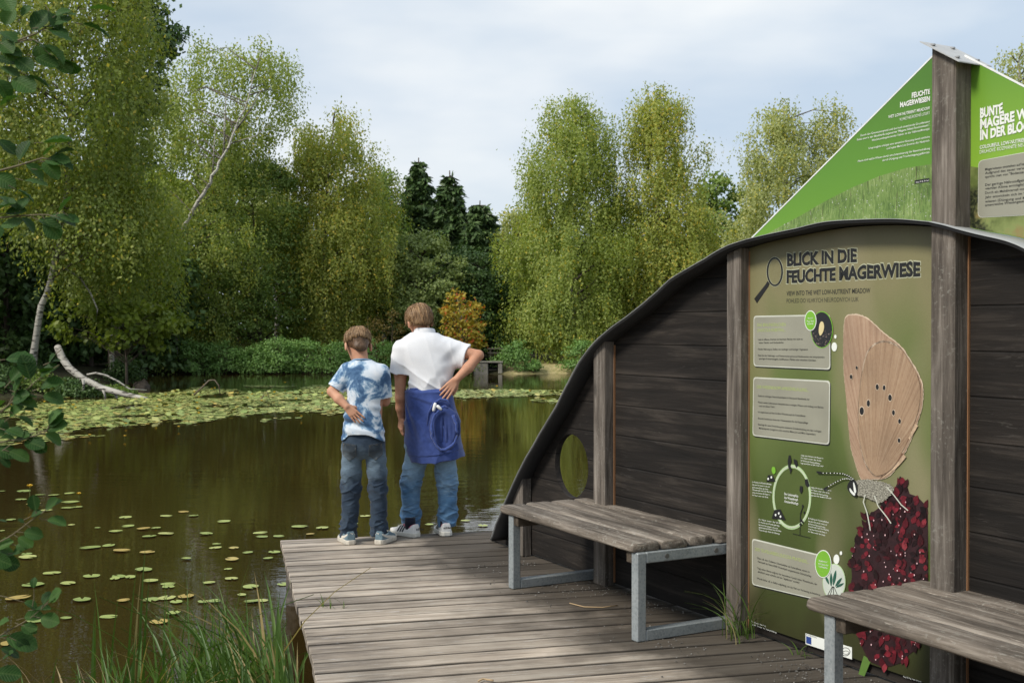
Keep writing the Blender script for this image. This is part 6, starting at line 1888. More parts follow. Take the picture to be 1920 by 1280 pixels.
def boy_short():
    g = Fig(7.475); p = g.p
    base = p(683, 1020)
    root = thing('person', 'shorter boy in a blue tie-dye T-shirt and dark jeans, left hand on his back', 'person', (base[0], g.Y0, 0))
    hc = p(671, 645, .035); M = rotM(RAD(24), RAD(26), RAD(3)); hs = .97
    lo = np.array([p(610, 1000)[0], g.Y0 - .26, .01]); hi = np.array([p(738, 1000)[0], g.Y0 + .30, p(670, 606)[2]])
    f = Field(lo, hi, .0034)
    f.cone(p(679, 690, .0), p(673, 652, .022), .052, .046, .02)
    tor = [(682, 655, 706, .055), (692, 648, 724, .075), (705, 650, 724, .085), (740, 655, 718, .088), (780, 652, 716, .085), (815, 650, 714, .082), (846, 652, 712, .080)]
    f.loft(g.secs(tor), .02)
    # legs under the jeans
    for a, b, c, e in (((663, 850), (660, 915), (656, 960), (651, 1004)), ((703, 850), (708, 915), (710, 960), (711, 1004))):
        f.chain([p(*a), p(*b, .01), p(*c), p(*e)], [.050, .034, .029, .024], .03)
        f.cone(p(*e), p(e[0] - 3, e[1] + 9, .09), .026, .020, .02)
    # arms
    el = p(622.5, 734, -.04); wr_ = p(650, 762, -.118)
    f.chain([p(652, 697), p(637, 717, -.015), el, (el + wr_) / 2 + np.array([0, -.008, 0]), wr_], [.044, .038, .031, .031, .0225], .015)
    hand(f, wr_, p(671, 784, -.128) - wr_, (0.12, -1, .08), .86, .10, -1, .09)
    e2 = p(722, 752, .07); w2 = p(700, 742, .24)
    f.chain([p(716, 698), e2, w2], [.044, .032, .022], .015)
    hand(f, w2, (-.8, .5, .35), (.3, .8, -.4), .86, .4, 1)
    P = head(f, hc, M, hs)
    body = field_obj('body', f, M_SKIN, root)
    eyes(root, P, M, hs)
    # hair: long combed top over short sides and nape
    H = np.array(hc)
    def hl(x, y, z):
        X, Y, Z = x - H[0], y - H[1], z - H[2]
        return [(M[0][i] * X + M[1][i] * Y + M[2][i] * Z) / hs for i in range(3)]
    fl, fh = H - .15, H + .15
    f = Field(fl, fh, .003)
    f.ell(P(0, -.004, .022), np.array((.0775, .0965, .0875)) * hs, 0, M)
    f.ell(P(0, -.060, -.045), np.array((.048, .030, .036)) * hs, .02, M)
    f.cut(lambda x, y, z: (lambda a, b, c: np.maximum(-c - np.interp(b, [-.1, -.05, -.01, .03, .08], [.088, .078, .040, .020, -.04]).astype(np.float32), b - .055))(*hl(x, y, z)))
    f.disp(lambda x, y, z: wr(x, y, z, 260, 260, 40, 3, .0011))
    k_s = hair_mat('short_nape_hair', [(.05, .027, .013), (.10, .055, .028), (.17, .10, .055)], (120, 120, 40))
    field_obj('nape_hair', f, k_s, root)
    f = Field(fl, fh, .0026)
    f.ell(P(0, -.004, .034), np.array((.091, .107, .087)) * hs, 0, M)
    f.ell(P(.02, .06, .07), np.array((.066, .055, .05)) * hs, .03, M)
    f.cut(lambda x, y, z: (lambda a, b, c: -c + np.interp(b, [-.12, -.08, 0, .06, .1], [.010, .006, .008, .03, .05]).astype(np.float32) + .012 * (vnoise(a * 60, b * 60, 0, 5) - .5))(*hl(x, y, z)), .012)
    def strands(x, y, z):
        a, b, c = hl(x, y, z); th = np.arctan2(a, -b + .02)
        return (vnoise(th * 9 + c * 6, c * 9, 0, 7) - .5) * .006 + (vnoise(th * 26 + c * 10, c * 12, 0, 8) - .5) * .005 + (vnoise(th * 60 + c * 14, c * 16, 0, 9) - .5) * .003
    f.disp(strands)
    hm = hair_mat('combed_blond_hair', [(.13, .07, .031), (.29, .172, .083), (.49, .335, .185)], (150, 150, 9))
    ho = field_obj('hair', f, hm, root)
    strands_over(f, ho, hm, P(.01, -.045, .115), M, 4200, 3)
    # jeans
    lo = np.array([p(630, 1000)[0], g.Y0 - .2, .02]); hi = np.array([p(735, 1000)[0], g.Y0 + .2, p(680, 800)[2]])
    f = Field(lo, hi, .0036)
    f.loft(g.secs([(808, 644, 719, .100), (830, 641, 722, .108), (842, 641, 723, .104), (852, 648, 716, .085), (860, 662, 702, .05)]), 0)
    for pts, r in (([(661, 850), (659, 885), (658.5, 915), (657, 950), (654, 985), (653.5, 1003)], [.078, .072, .067, .061, .057, .061]), ([(704, 850), (707, 885), (708.5, 915), (710, 950), (710.5, 985), (711, 1002)], [.078, .070, .064, .059, .056, .060])):
        f.chain([p(x, y, .005 * i) for i, (x, y) in enumerate(pts)], [v * .90 for v in r], .014)
    f.blur(4)
    zb = p(0, 1006)[2]
    f.cut(lambda x, y, z: zb + .012 * np.sin(x * 40) - z + 0 * y)
    z_k, z_a = p(0, 915)[2], p(0, 985)[2]
    def den(x, y, z):
        wk = np.exp(-((z - z_k) / .085) ** 2); wa = np.exp(-((z - z_a) / .09) ** 2); wu = np.exp(-((z - p(0, 862)[2]) / .06) ** 2)
        return rg(x + z * .3, y, z - x * .35, 12, 12, 34, 31, .0075) * (wk + wa * 1.2 + .12) + rg(x - z * .3, y, z + x * .5, 12, 12, 30, 35, .006) * (wk + wa + wu * .5 + .1) + wr(x + z * .7, y, z - x * .6, 9, 6, 24, 32, .006) * (wu + .35) + wr(x, y, z, 18, 18, 30, 33, .002)
    f.disp(den)
    def denim(k, base, fade, seed):
        v = k.co(); n = k.noise(v, 8, 4, .6); st = k.noise(k.mapped((30, 30, 420)), 1.0, 3); z = k.sep(v)['Z']; x = k.sep(v)['X']
        fd = k.math('MULTIPLY', k.ramp(k.math('ADD', z, k.math('MULTIPLY', k.math('SUBTRACT', n, .5), .25)), [(.40, 0.0), (.50, .9), (.57, 1.0), (.66, 0.0)]), .8)
        col = k.mix(k.math('MULTIPLY', k.ramp(n, [(.35, 0.0), (.7, 1.0)]), .16), base, fade)
        col = k.mix(fd, col, fade)
        return k.mix(.5, col, k.ramp(st, [(.3, .6), (.7, 1.35)]), 'MULTIPLY')
    M_J = cloth('dark_faded_denim', lambda k: denim(k, (.018, .031, .054), (.15, .21, .265), 1), .85, 500, .3)
    M_J2 = cloth('dark_denim_pocket', lambda k: denim(k, (.018, .026, .037), (.10, .125, .145), 2), .85, 500, .3)
    M_ST = plain('jeans_stitching', (.20, .17, .12), .8)
    jeans = field_obj('jeans', f, M_J, root)
    J = f.d.copy()
    def poly_sd(pts):
        q = np.array([(p(a, b)[0], p(a, b)[2]) for a, b in pts]); c = q.mean(0)
        X, Y, Z = f.grid((slice(None),) * 3); d = None
        for i in range(len(q)):
            e = q[(i + 1) % len(q)] - q[i]; nrm = np.array([e[1], -e[0]]) / np.linalg.norm(e)
            if nrm @ (c - q[i]) > 0: nrm = -nrm
            v = (X - q[i][0]) * nrm[0] + (Z - q[i][1]) * nrm[1] + 0 * Y
            d = v if d is None else np.maximum(d, v)
        return np.maximum(d, Y - g.Y0 - 0 * X), d
    for pts in ([(645, 827), (673, 830), (673, 852), (658, 862), (644, 851)], [(695, 830), (719, 827), (720, 850), (707, 861), (694, 852)]):
        e, d2 = poly_sd(pts)
        ff = Field(lo, hi, .0036); ff.d = np.maximum(np.maximum(J - .0042, -(J + .004)), e).astype(np.float32)
        o = field_obj('back_pocket', ff, M_J2, jeans)
        ff = Field(lo, hi, .0036); ff.d = np.maximum(np.maximum(J - .0052, -(J + .004)), np.maximum(np.abs(e + .008) - .0016, Y_ if False else e)).astype(np.float32)
        if (ff.d < 0).any(): field_obj('stitching', ff, M_ST, o)
    # T-shirt
    lo = np.array([p(608, 1000)[0], g.Y0 - .2, p(0, 835)[2]]); hi = np.array([p(738, 1000)[0], g.Y0 + .22, p(0, 668)[2]])
    f = Field(lo, hi, .0034)
    f.loft(g.secs([(675, 660, 697, .060, .01), (681, 652, 708, .072), (688, 646, 719, .084), (697, 645, 727, .095), (712, 648, 728, .102), (735, 650, 726, .106), (765, 649, 723, .108), (795, 644, 721, .112), (828, 640, 722, .120)]), .02)
    sl0, sl1 = p(652, 695), p(629, 729, -.02)
    f.cone(sl0, sl1, .056, .060, .03)
    sr0, sr1 = p(716, 697, .005), p(722, 744, .03)
    f.cone(sr0, sr1, .050, .046, .03)
    for a, b, r in ((sl0, sl1, .058), (sr0, sr1, .043)):
        ax = (b - a) / np.linalg.norm(b - a)
        def fn(x, y, z, a=a, b=b, ax=ax):
            t = (x - b[0]) * ax[0] + (y - b[1]) * ax[1] + (z - b[2]) * ax[2]
            rad = np.sqrt(np.maximum((x - b[0]) ** 2 + (y - b[1]) ** 2 + (z - b[2]) ** 2 - t * t, 0))
            return np.where(rad < .10, t, -1.0)
        f.cut(fn)
        f.cone(a + ax * .055, b + ax * .05, r - .016, r - .009, 0, 'sub')
    zc = p(0, 810)[2]; xm = p(682, 810)[0]
    f.cut(lambda x, y, z: (zc - np.clip(((x - xm) / .14) ** 2, 0, 1.3) * .055) - z + 0 * y)
    # hollow under the hem
    f.op(lambda x, y, z: np.maximum(((np.abs(x - xm) / .128) ** 2.3 + (np.abs(y - g.Y0) / .104) ** 2.3) ** (1 / 2.3) * .1 - .1, z - zc - .01), (xm - .16, g.Y0 - .14, lo[2]), (xm + .16, g.Y0 + .14, zc + .02), 0, 'sub')
    hz = p(668, 778)[2]
    def fold(x, y, z):
        lowr = np.clip((p(0, 740)[2] - z) / .12, 0, 1)
        pull = np.exp(-(((x - p(676, 0 + 780)[0]) / .12) ** 2 + ((z - hz) / .09) ** 2))
        dia = wr(x * .8 + z * 1.1, y, z - x * .5, 13, 6, 9, 41, .0075)
        return dia * (.35 + .65 * lowr) + wr(x, y, z + x * .25, 5, 5, 34, 42, .008) * (lowr * .7 + pull) + wr(x, y, z, 8, 8, 8, 43, .005)
    f.disp(fold)
    def tie(k):
        v = k.co(); w = k.noise(v, 3.2, 3, .5)
        n = k.noise(k.mapped((1, 1, 1), loc=(.31, .2, .07)), 6.8, 6, .58, .9); n2 = k.noise(v, 22, 4, .65, .6)
        col = k.ramp(k.math('ADD', k.math('MULTIPLY', n, .8), k.math('MULTIPLY', n2, .2)), [(.41, (.045, .10, .20)), (.475, (.09, .175, .31)), (.51, (.26, .38, .51)), (.55, (.56, .63, .71)), (.7, (.70, .73, .77))])
        return col
    shirt = field_obj('tie_dye_shirt', f, cloth('tie_dye_cotton', tie, .9, 600, .15), root)
    # ribbed collar
    m = MB(); cc = p(679, 676, .012)
    th = np.linspace(0, 2 * math.pi, 28, endpoint=False)
    V = []; 
    for dz, r in ((-.010, 1.06), (-.002, 1.05), (.005, 1.0), (.004, .95), (-.008, .96)):
        V += [(cc[0] + .0635 * r * math.cos(a), cc[1] + .062 * r * math.sin(a) , cc[2] + dz - .012 * math.sin(a)) for a in th]
    n = 28; Fc = [[r * n + j, r * n + (j + 1) % n, ((r + 1) % 5) * n + (j + 1) % n, ((r + 1) % 5) * n + j] for r in range(5) for j in range(n)]
    m.add(V, Fc).build('collar', cloth('tie_dye_collar', lambda k: k.ramp(k.noise(k.co(), 8, 3), [(.4, (.09, .17, .29)), (.6, (.25, .36, .48))]), .9), shirt, True)
    # shoes
    M_UP = cloth('blue_suede', lambda k: k.ramp(k.noise(k.co(), 40, 4), [(.3, (.085, .135, .17)), (.7, (.15, .215, .25))]), .95, 700, .2)
    M_SO = plain('cream_rubber', (.50, .46, .39), .7, var=.2, scale=40)
    M_AC = plain('cream_leather', (.56, .52, .45), .6)
    for hx, hy, yaw in ((659, 1022, RAD(24)), (709, 1021.5, RAD(-20))):
        h = gp(hx, hy, 0)
        s_, up, T = shoe(root, (h[0], h[1] + .005), yaw, .225, .088, M_UP, M_SO, 'band', M_AC)
        s_['label'] = None; del s_['label']
        c = T(0, -.0035, .072)
        fw = T(0, 1, 0) - T(0, 0, 0); rt = T(1, 0, 0) - T(0, 0, 0)
        # small leaping mark on the heel tab
        pts = [(-.011, .005), (-.004, .004), (.002, -.002), (.006, -.005), (.005, -.001), (.010, .005), (.011, .0085), (.005, .004), (-.002, .0065), (-.009, .009)]
        V = [c + rt * a + np.array([0, 0, b]) - fw * .004 for a, b in pts]
        obj('heel_mark', V, [list(range(len(pts)))], M_AC, up)
    return root
boy_short()

# ================================================================== THE TALLER BOY
def boy_tall():
    g = Fig(7.755); p = g.p
    base = p(806, 1003)
    root = thing('person', 'taller boy in a white polo shirt with a blue sweatshirt tied round his waist', 'person', (base[0], g.Y0, 0))
    hc = p(786, 601, .030); M = rotM(RAD(26), RAD(20), RAD(-4)); hs = .95
    lo = np.array([p(726, 1000)[0], g.Y0 - .28, .01]); hi = np.array([p(910, 1000)[0], g.Y0 + .30, p(786, 562)[2]])
    f = Field(lo, hi, .0036)
    f.cone(p(796, 640, .0), p(789, 606, .018), .058, .051, .02)
    f.loft(g.secs([(630, 762, 828, .06), (642, 752, 842, .085), (655, 752, 846, .095), (690, 766, 842, .10), (730, 768, 840, .10), (770, 768, 848, .105), (840, 770, 852, .095), (852, 774, 848, .09)]), .02)
    for pts in ([(782, 850), (770, 900), (770, 940), (773, 985)], [(835, 850), (838, 900), (840, 940), (839, 984)]):
        f.chain([p(*pts[0]), p(*pts[1], .01), p(*pts[2]), p(*pts[3])], [.054, .038, .032, .026], .03)
    f.cone(p(771, 990), p(757, 1000, .06), .027, .022, .02); f.cone(p(838, 990), p(835, 998, .10), .027, .022, .02)
    # left arm hangs
    e1 = p(750.5, 745, .0); w1 = p(753, 783, .055)
    f.chain([p(750, 660), p(751, 700), e1, (e1 + w1) / 2 + np.array([-.002, .0, 0]), w1], [.050, .042, .034, .033, .0245], .015)
    hand(f, w1, p(751, 808, .05) - w1 + np.array([0, .012, 0]), (-.85, -.5, 0), .98, .52, -1, .03, True)
    # right hand on the hip
    sh = p(843, 658); e2 = p(897, 666, -.035); w2 = p(856, 711, -.10)
    f.chain([sh, p(872, 661, -.02), e2, (e2 + w2) / 2 + np.array([.006, -.006, -.002]), w2], [.050, .042, .0345, .035, .0245], .015)
    hand(f, w2, p(834, 737, -.135) - w2, (.35, -.9, .25), 1.0, .16, -1, .11)
    P = head(f, hc, M, hs)
    field_obj('body', f, M_SKIN, root)
    eyes(root, P, M, hs)
    H = np.array(hc)
    def hl(x, y, z):
        X, Y, Z = x - H[0], y - H[1], z - H[2]
        return [(M[0][i] * X + M[1][i] * Y + M[2][i] * Z) / hs for i in range(3)]
    f = Field(H - .16, H + .16, .0026)
    f.ell(P(0, -.006, .028), np.array((.0965, .112, .096)) * hs, 0, M)
    f.ell(P(0, -.052, -.040), np.array((.064, .048, .048)) * hs, .04, M)
    f.cut(lambda x, y, z: (lambda a, b, c: -c - np.interp(b, [-.12, -.07, -.03, .0, .04, .09], [.076, .066, .022, -.006, -.002, -.05]).astype(np.float32) + np.abs(a) * .25 * (b < -.03) + .010 * (vnoise(a * 90, b * 90, 0, 5) - .5))(*hl(x, y, z)), .014)
    def strands(x, y, z):
        a, b, c = hl(x, y, z); th = np.arctan2(a - .02, -b + .03)
        return (vnoise(th * 8 + c * 9, c * 8, 0, 17) - .5) * .008 + (vnoise(th * 25 + c * 14, c * 11, 0, 18) - .5) * .005 + (vnoise(th * 60 + c * 16, c * 16, 0, 19) - .5) * .003
    f.disp(strands)
    hm = hair_mat('light_brown_hair', [(.12, .062, .027), (.27, .155, .072), (.47, .31, .165)], (150, 150, 8))
    ho = field_obj('hair', f, hm, root)
    strands_over(f, ho, hm, P(.01, -.045, .120), M, 4800, 4, .05)
    # jeans
    lo = np.array([p(738, 1000)[0], g.Y0 - .2, .04]); hi = np.array([p(872, 1000)[0], g.Y0 + .2, p(0, 810)[2]])
    f = Field(lo, hi, .0038)
    f.loft(g.secs([(812, 762, 858, .12), (838, 758, 861, .125), (852, 764, 853, .10), (862, 785, 832, .05)]), 0)
    for pts, r in (([(783, 850), (775, 880), (770, 905), (769.5, 935), (770, 962), (771, 985)], [.086, .078, .070, .063, .060, .061]), ([(834, 850), (836, 880), (838, 905), (839.5, 935), (839.5, 962), (838.5, 983)], [.086, .077, .071, .066, .062, .062])):
        f.chain([p(x, y, .004 * i) for i, (x, y) in enumerate(pts)], [v * .92 for v in r], .014)
    f.blur(4)
    zb = p(0, 986)[2]
    f.cut(lambda x, y, z: zb + .014 * np.sin(x * 33 + 1) + .10 * np.clip(y - g.Y0, 0, .05) - z)
    z_k, z_a = p(0, 900)[2], p(0, 966)[2]
    def den(x, y, z):
        wk = np.exp(-((z - z_k) / .08) ** 2); wa = np.exp(-((z - z_a) / .07) ** 2)
        return rg(x + z * .3, y, z - x * .35, 11, 11, 32, 51, .0085) * (wk * .9 + wa * 1.4 + .12) + rg(x - z * .3, y, z + x * .5, 11, 11, 29, 55, .007) * (wk + wa * 1.2 + .1) + wr(x + z * .7, y, z - x * .7, 8, 6, 22, 52, .006) * .6 + wr(x, y, z, 18, 18, 30, 53, .002)
    f.disp(den)
    def denim(k):
        v = k.co(); n = k.noise(v, 7, 4, .6); st = k.noise(k.mapped((36, 36, 300)), 1.0, 3); z = k.sep(v)['Z']
        fd = k.ramp(k.math('ADD', z, k.math('MULTIPLY', k.math('SUBTRACT', n, .5), .3)), [(.30, 0.0), (.52, .85)])
        wv = k.noise(k.mapped((10, 10, 60)), 1.0, 3)
        col = k.mix(k.ramp(n, [(.35, 0.0), (.75, .5)]), (.060, .145, .275), (.20, .33, .47))
        col = k.mix(fd, col, (.27, .39, .50))
        col = k.mix(k.ramp(wv, [(.6, 0.0), (.75, .45)]), col, (.34, .46, .58))
        return k.mix(.45, col, k.ramp(st, [(.3, .65), (.7, 1.3)]), 'MULTIPLY')
    field_obj('jeans', f, cloth('blue_denim', denim, .85, 500, .3), root)
    # polo shirt
    lo = np.array([p(724, 1000)[0], g.Y0 - .22, p(0, 745)[2]]); hi = np.array([p(892, 1000)[0], g.Y0 + .22, p(0, 612)[2]])
    f = Field(lo, hi, .0036)
    f.loft(g.secs([(624, 769, 822, .072, .008), (630, 760, 832, .082), (638, 750, 842, .096), (650, 745, 851, .108), (668, 749, 853, .116), (690, 758, 851, .120), (715, 763, 846, .117), (736, 768, 841, .108)]), .02)
    sl0, sl1 = p(753, 657), p(747.5, 699, .0)
    f.cone(sl0, sl1, .060, .067, .035)
    sr0, sr1 = p(836, 656), p(873, 668.5, -.02)
    f.cone(sr0, sr1, .064, .070, .045, flat=(1, .9, 1.12))
    for a, b, r in ((sl0, sl1, .066), (sr0, sr1, .068)):
        ax = (b - a) / np.linalg.norm(b - a)
        def fn(x, y, z, a=a, b=b, ax=ax):
            t = (x - b[0]) * ax[0] + (y - b[1]) * ax[1] + (z - b[2]) * ax[2]
            rad = np.sqrt(np.maximum((x - b[0]) ** 2 + (y - b[1]) ** 2 + (z - b[2]) ** 2 - t * t, 0))
            return np.where(rad < .115, t, -1.0)
        f.cut(fn)
        f.cone(a + ax * .06, b + ax * .05, r - .018, r - .009, 0, 'sub', flat=(1, .9, 1.12) if b is sr1 else (1, 1, 1))
    wz = p(0, 738)[2]
    def fold(x, y, z):
        lowr = np.clip((p(0, 690)[2] - z) / .15, 0, 1)
        right = np.clip((x - p(815, 0 + 690)[0]) / .1, 0, 1)
        return rg(x + z * .3, y, z * .4, 14, 5, 6, 61, .017) * (.15 + .85 * lowr) + rg(x * .6 + z, y, z * .3 - x * .4, 12, 5, 5, 64, .014) * (.35 + .4 * lowr) + wr(x * .7 - z * .9, y, z * .5 + x * .4, 16, 5, 9, 62, .010) * right * (1 - .5 * lowr) + wr(x, y, z, 8, 8, 8, 63, .004)
    f.disp(fold)
    M_W = cloth('white_pique', lambda k: k.ramp(k.noise(k.co(), 5, 3), [(.3, (.68, .69, .725)), (.7, (.75, .755, .775))]), .85, 650, .2)
    shirt = field_obj('polo_shirt', f, M_W, root)
    # sleeve bands (stitched hems)
    # polo collar standing and folded
    cc = p(796, 622, .010); th = np.linspace(0, 2 * math.pi, 32, endpoint=False); V = []
    prof = [(.0, .98), (.013, .99), (.019, 1.02), (.016, 1.07), (-.004, 1.15), (-.022, 1.22), (-.030, 1.10), (-.012, 1.0)]
    for dz, r in prof:
        V += [(cc[0] + .066 * r * math.cos(a), cc[1] + .064 * r * math.sin(a), cc[2] + dz - .010 * math.sin(a) + .004 * math.sin(a * 3) * (r > 1.2)) for a in th]
    n = 32; q_ = len(prof); Fc = [[r * n + j, r * n + (j + 1) % n, ((r + 1) % q_) * n + (j + 1) % n, ((r + 1) % q_) * n + j] for r in range(q_) for j in range(n)]
    MB().add(V, Fc).build('collar', M_W, shirt, True)
    # sweatshirt tied round the waist
    lo = np.array([p(748, 1000)[0], g.Y0 - .27, p(0, 882)[2]]); hi = np.array([p(882, 1000)[0], g.Y0 + .2, p(0, 718)[2]])
    f = Field(lo, hi, .0034)
    f.loft(g.secs([(727, 764, 846, .124), (733, 760, 850, .133), (742, 759, 852, .136), (760, 761, 855, .142, -.004), (790, 762, 859, .155, -.010), (820, 764, 863, .163, -.014), (845, 769, 866, .165, -.016), (876, 773, 866, .163, -.016)]), 0)
    zl, zr = p(774, 868, -.15), p(864, 855, -.15)
    def hem(x, y, z):
        t = (x - zl[0]) / (zr[0] - zl[0]); return zl[2] + (zr[2] - zl[2]) * t - .012 * np.sin(np.clip(t, 0, 1) * 3.1) - z + 0 * y
    f.cut(hem)
    f.cut(lambda x, y, z: y - g.Y0 - .115 + 0 * (x + z))
    xm = p(812, 800)[0]
    f.op(lambda x, y, z: np.maximum(((np.abs(x - xm) / .150) ** 2.3 + (np.abs(y - g.Y0) / .145) ** 2.3) ** (1 / 2.3) * .14 - .14, z - p(0, 838)[2]), (xm - .2, g.Y0 - .18, lo[2]), (xm + .2, g.Y0 + .2, p(0, 838)[2]), 0, 'sub')
    tieP = p(764, 742)
    def fold(x, y, z):
        a = np.arctan2(-(z - tieP[2] - .02), x - tieP[0] + .03); r = np.hypot(x - tieP[0], z - tieP[2])
        rad = (vnoise(a * 8, r * 2, 0, 71) - .5) * .050 * np.clip(1.15 - r * 2.4, .12, 1) * np.clip(r / .22, 0, 1) ** 1.5
        low = np.clip((p(0, 760)[2] - z) / .2, 0, 1)
        band = .006 * np.exp(-((z - p(0, 733)[2]) / .010) ** 2)
        return rad * .8 + rg(x * .8 + z * .7, y, z * .5 - x * .5, 9, 4, 5, 75, .020) * (.35 + .65 * low) + wr(x, y, z * .25 - x * .25, 15, 5, 6, 72, .009) * low + wr(x, y, z, 9, 9, 9, 73, .006) - band
    f.disp(fold)
    # hem rib
    f.disp(lambda x, y, z: .0045 * (hem(x, y, z) > -.045))
    def blue(k):
        n = k.noise(k.co(), 30, 4, .6); return k.ramp(n, [(.3, (.032, .056, .190)), (.7, (.052, .086, .275))])
    M_B = cloth('blue_sweat_cotton', blue, .92, 520, .3, .3)
    M_BD = cloth('blue_sweat_dark', lambda k: k.ramp(k.noise(k.co(), 30, 4), [(.3, (.023, .040, .140)), (.7, (.036, .060, .190))]), .92, 520, .3, .2)  # darker copy of the sweat cotton, used for the hood
    sw = field_obj('tied_sweatshirt', f, M_B, root)
    # the hood hangs as a drop-shaped pouch with a thick rim
    f = Field(p(796, 850, -.24), p(868, 745, -.06) + np.array([0, .05, 0]), .0030)
    hcn = p(833, 803, -.165)
    f.ell(hcn, (.098, .036, .152), 0)
    f.ell(hcn + np.array([.0, -.034, -.004]), (.072, .036, .122), .012, None, 'sub')
    for i in range(4):
        a = p(822 + 7 * i, 775, -.158); b = p(819 + 9 * i, 828 - abs(i - 1.5) * 4, -.170)
        f.cone(a, b, .011, .012, .012)
    f.disp(lambda x, y, z: rg(x + z * .2, y, z * .4, 16, 5, 6, 83, .014) + wr(x, y, z, 22, 10, 9, 81, .006) + wr(x, y, z, 9, 9, 9, 82, .005))
    hood = field_obj('hood', f, M_BD, sw)
    rim = []
    for a in np.linspace(RAD(78), RAD(78 + 384 - 60), 44):
        rx, rz = 24.5, 39.0
        x = 833 + rx * math.cos(a) * (1 - .22 * max(0, math.sin(a))); y = 803 - rz * math.sin(a)
        rim.append(p(x, y, -.202 + .03 * max(0, math.sin(a))))
    rim = np.array(rim); rim += np.random.default_rng(2).normal(0, .0022, rim.shape); rim[:, 2] += .006 * np.sin(np.arange(len(rim)) * .7); rim[:, 0] += .005 * np.sin(np.arange(len(rim)) * .43 + 1)
    MB().tube(rim, .0098 + .002 * np.sin(np.arange(len(rim)) * .5), 9).build('hood_rim', M_B, hood, True)
    MB().tube([p(845, 762, -.165), p(838, 750, -.158), p(826, 748, -.155), p(812, 757, -.16), p(803, 775, -.165), p(801, 800, -.168)], [.006, .008, .008, .008, .006, .003], 8).build('neck_seam', M_B, hood, True)
    M_WT = plain('cord_end_white', (.78, .78, .76), .5)
    for a, b in (((812.5, 771), (816.5, 755)), ((828, 768), (819, 760))):
        m = MB(); A, B_ = p(*a, -.182), p(*b, -.186)
        m.tube([A, A + (B_ - A) * .2, A + (B_ - A) * .8, B_], [.0065, .0105, .0115, .0075], 8)
        m.build('cord_end', M_WT, hood, True)
    # shoes
    M_UP = plain('white_leather', (.66, .65, .63), .5, var=.08, scale=30)
    M_SO = plain('white_rubber', (.60, .58, .52), .65, var=.12, scale=40)
    M_BK = plain('black_leather', (.012, .012, .014), .5)
    M_PK = plain('pink_lining', (.60, .12, .20), .7)
    M_SOCK = cloth('navy_sock', lambda k: k.ramp(k.noise(k.co(), 30, 3), [(.3, (.008, .010, .020)), (.7, (.016, .02, .035))]), .9)
    for hx, hy, yaw, tx in ((783, 1008, RAD(50), .35), (838, 1006, RAD(16), .0)):
        h = gp(hx, hy, 0)
        s_, up, T = shoe(root, (h[0], h[1] + .012), yaw, .250, .098, M_UP, M_SO, 'stripes', M_BK, M_PK)
        MB().tube([T(0, .075, .05), T(0, .072, .10), T(0, .072, .125)], [.036, .037, .036], 14).build('sock', M_SOCK, s_, True)
        fw = T(0, 1, 0) - T(0, 0, 0); rt = T(1, 0, 0) - T(0, 0, 0); upv = np.array([0, 0, 1.0])
        # lettering round the heel: lower-case word across the heel patch
        a = -tx
        if tx:
            c = T(.033, .030, .058); r2 = rt * math.cos(1.15) - fw * -math.sin(1.15); r2 = rt * .40 + fw * -.0 + np.zeros(3)
            r2 = -fw * .86 + rt * -.30
            r2 = np.array([1.0, .12, 0.0]); nn_ = np.array([.12, -1, 0])
            c = T(.028, .012, .057) + np.array([.006, -.034, 0])
            text_at('adidas', c, r2 / np.linalg.norm(r2), upv, nn_, .050, .016, M_BK, up)
        else:
            c = T(0, -.0055, .060)
            text_at('adidas', c, rt, upv, -fw, .052, .016, M_BK, up)
    return root
boy_tall()
# ================================================================== NEAR PLANTS: reeds, grass, alder
def blade_strip(base, h, lean, az, w, n=7, q=None):
    t = np.linspace(0, 1, n)
    d = np.array([math.cos(az), math.sin(az)])
    out = lean * t ** 2.2 * h
    z = h * (t - .28 * lean * t ** 3)
    P = np.stack([base[0] + d[0] * out, base[1] + d[1] * out, base[2] + z], 1)
    side = np.array([-d[1], d[0], 0]); tw = az * 1.7
    side = side * math.cos(tw) + np.array([d[0], d[1], 0]) * math.sin(tw)
    ww = w * np.minimum(1, (1 - t) * 2.4 + .02)[:, None] * .5
    return P + side * ww, P - side * ww
def blades(spec, name, m):
    V, Fc = [], []; b = 0
    for s_ in spec:
        A, B = blade_strip(*s_); n = len(A)
        mid = (A + B) / 2; mid[:, 2] -= s_[4] * .18
        V += [A, mid, B]
        for i in range(n - 1):
            Fc.append([b + i, b + i + 1, b + n + i + 1, b + n + i]); Fc.append([b + n + i, b + n + i + 1, b + 2 * n + i + 1, b + 2 * n + i])
        b += 3 * n
    return obj(name, np.concatenate(V), np.array(Fc, np.int32), m, None, True)
L_REED = leaf_mat('reed_blades', [(.035, .080, .014), (.080, .150, .027), (.155, .225, .050)], .25, .45, 1.0, yellow=((.36, .28, .13), .10), spec=.35)
L_TUFT = leaf_mat('grass_blades', [(.04, .08, .015), (.09, .15, .03), (.16, .22, .05)], .25, .5, 2.0, yellow=((.34, .28, .14), .12), spec=.3)
L_DRY = leaf_mat('dry_grass_blades', [(.16, .11, .06), (.28, .21, .12), (.40, .32, .2)], .15, .7, 2.0)
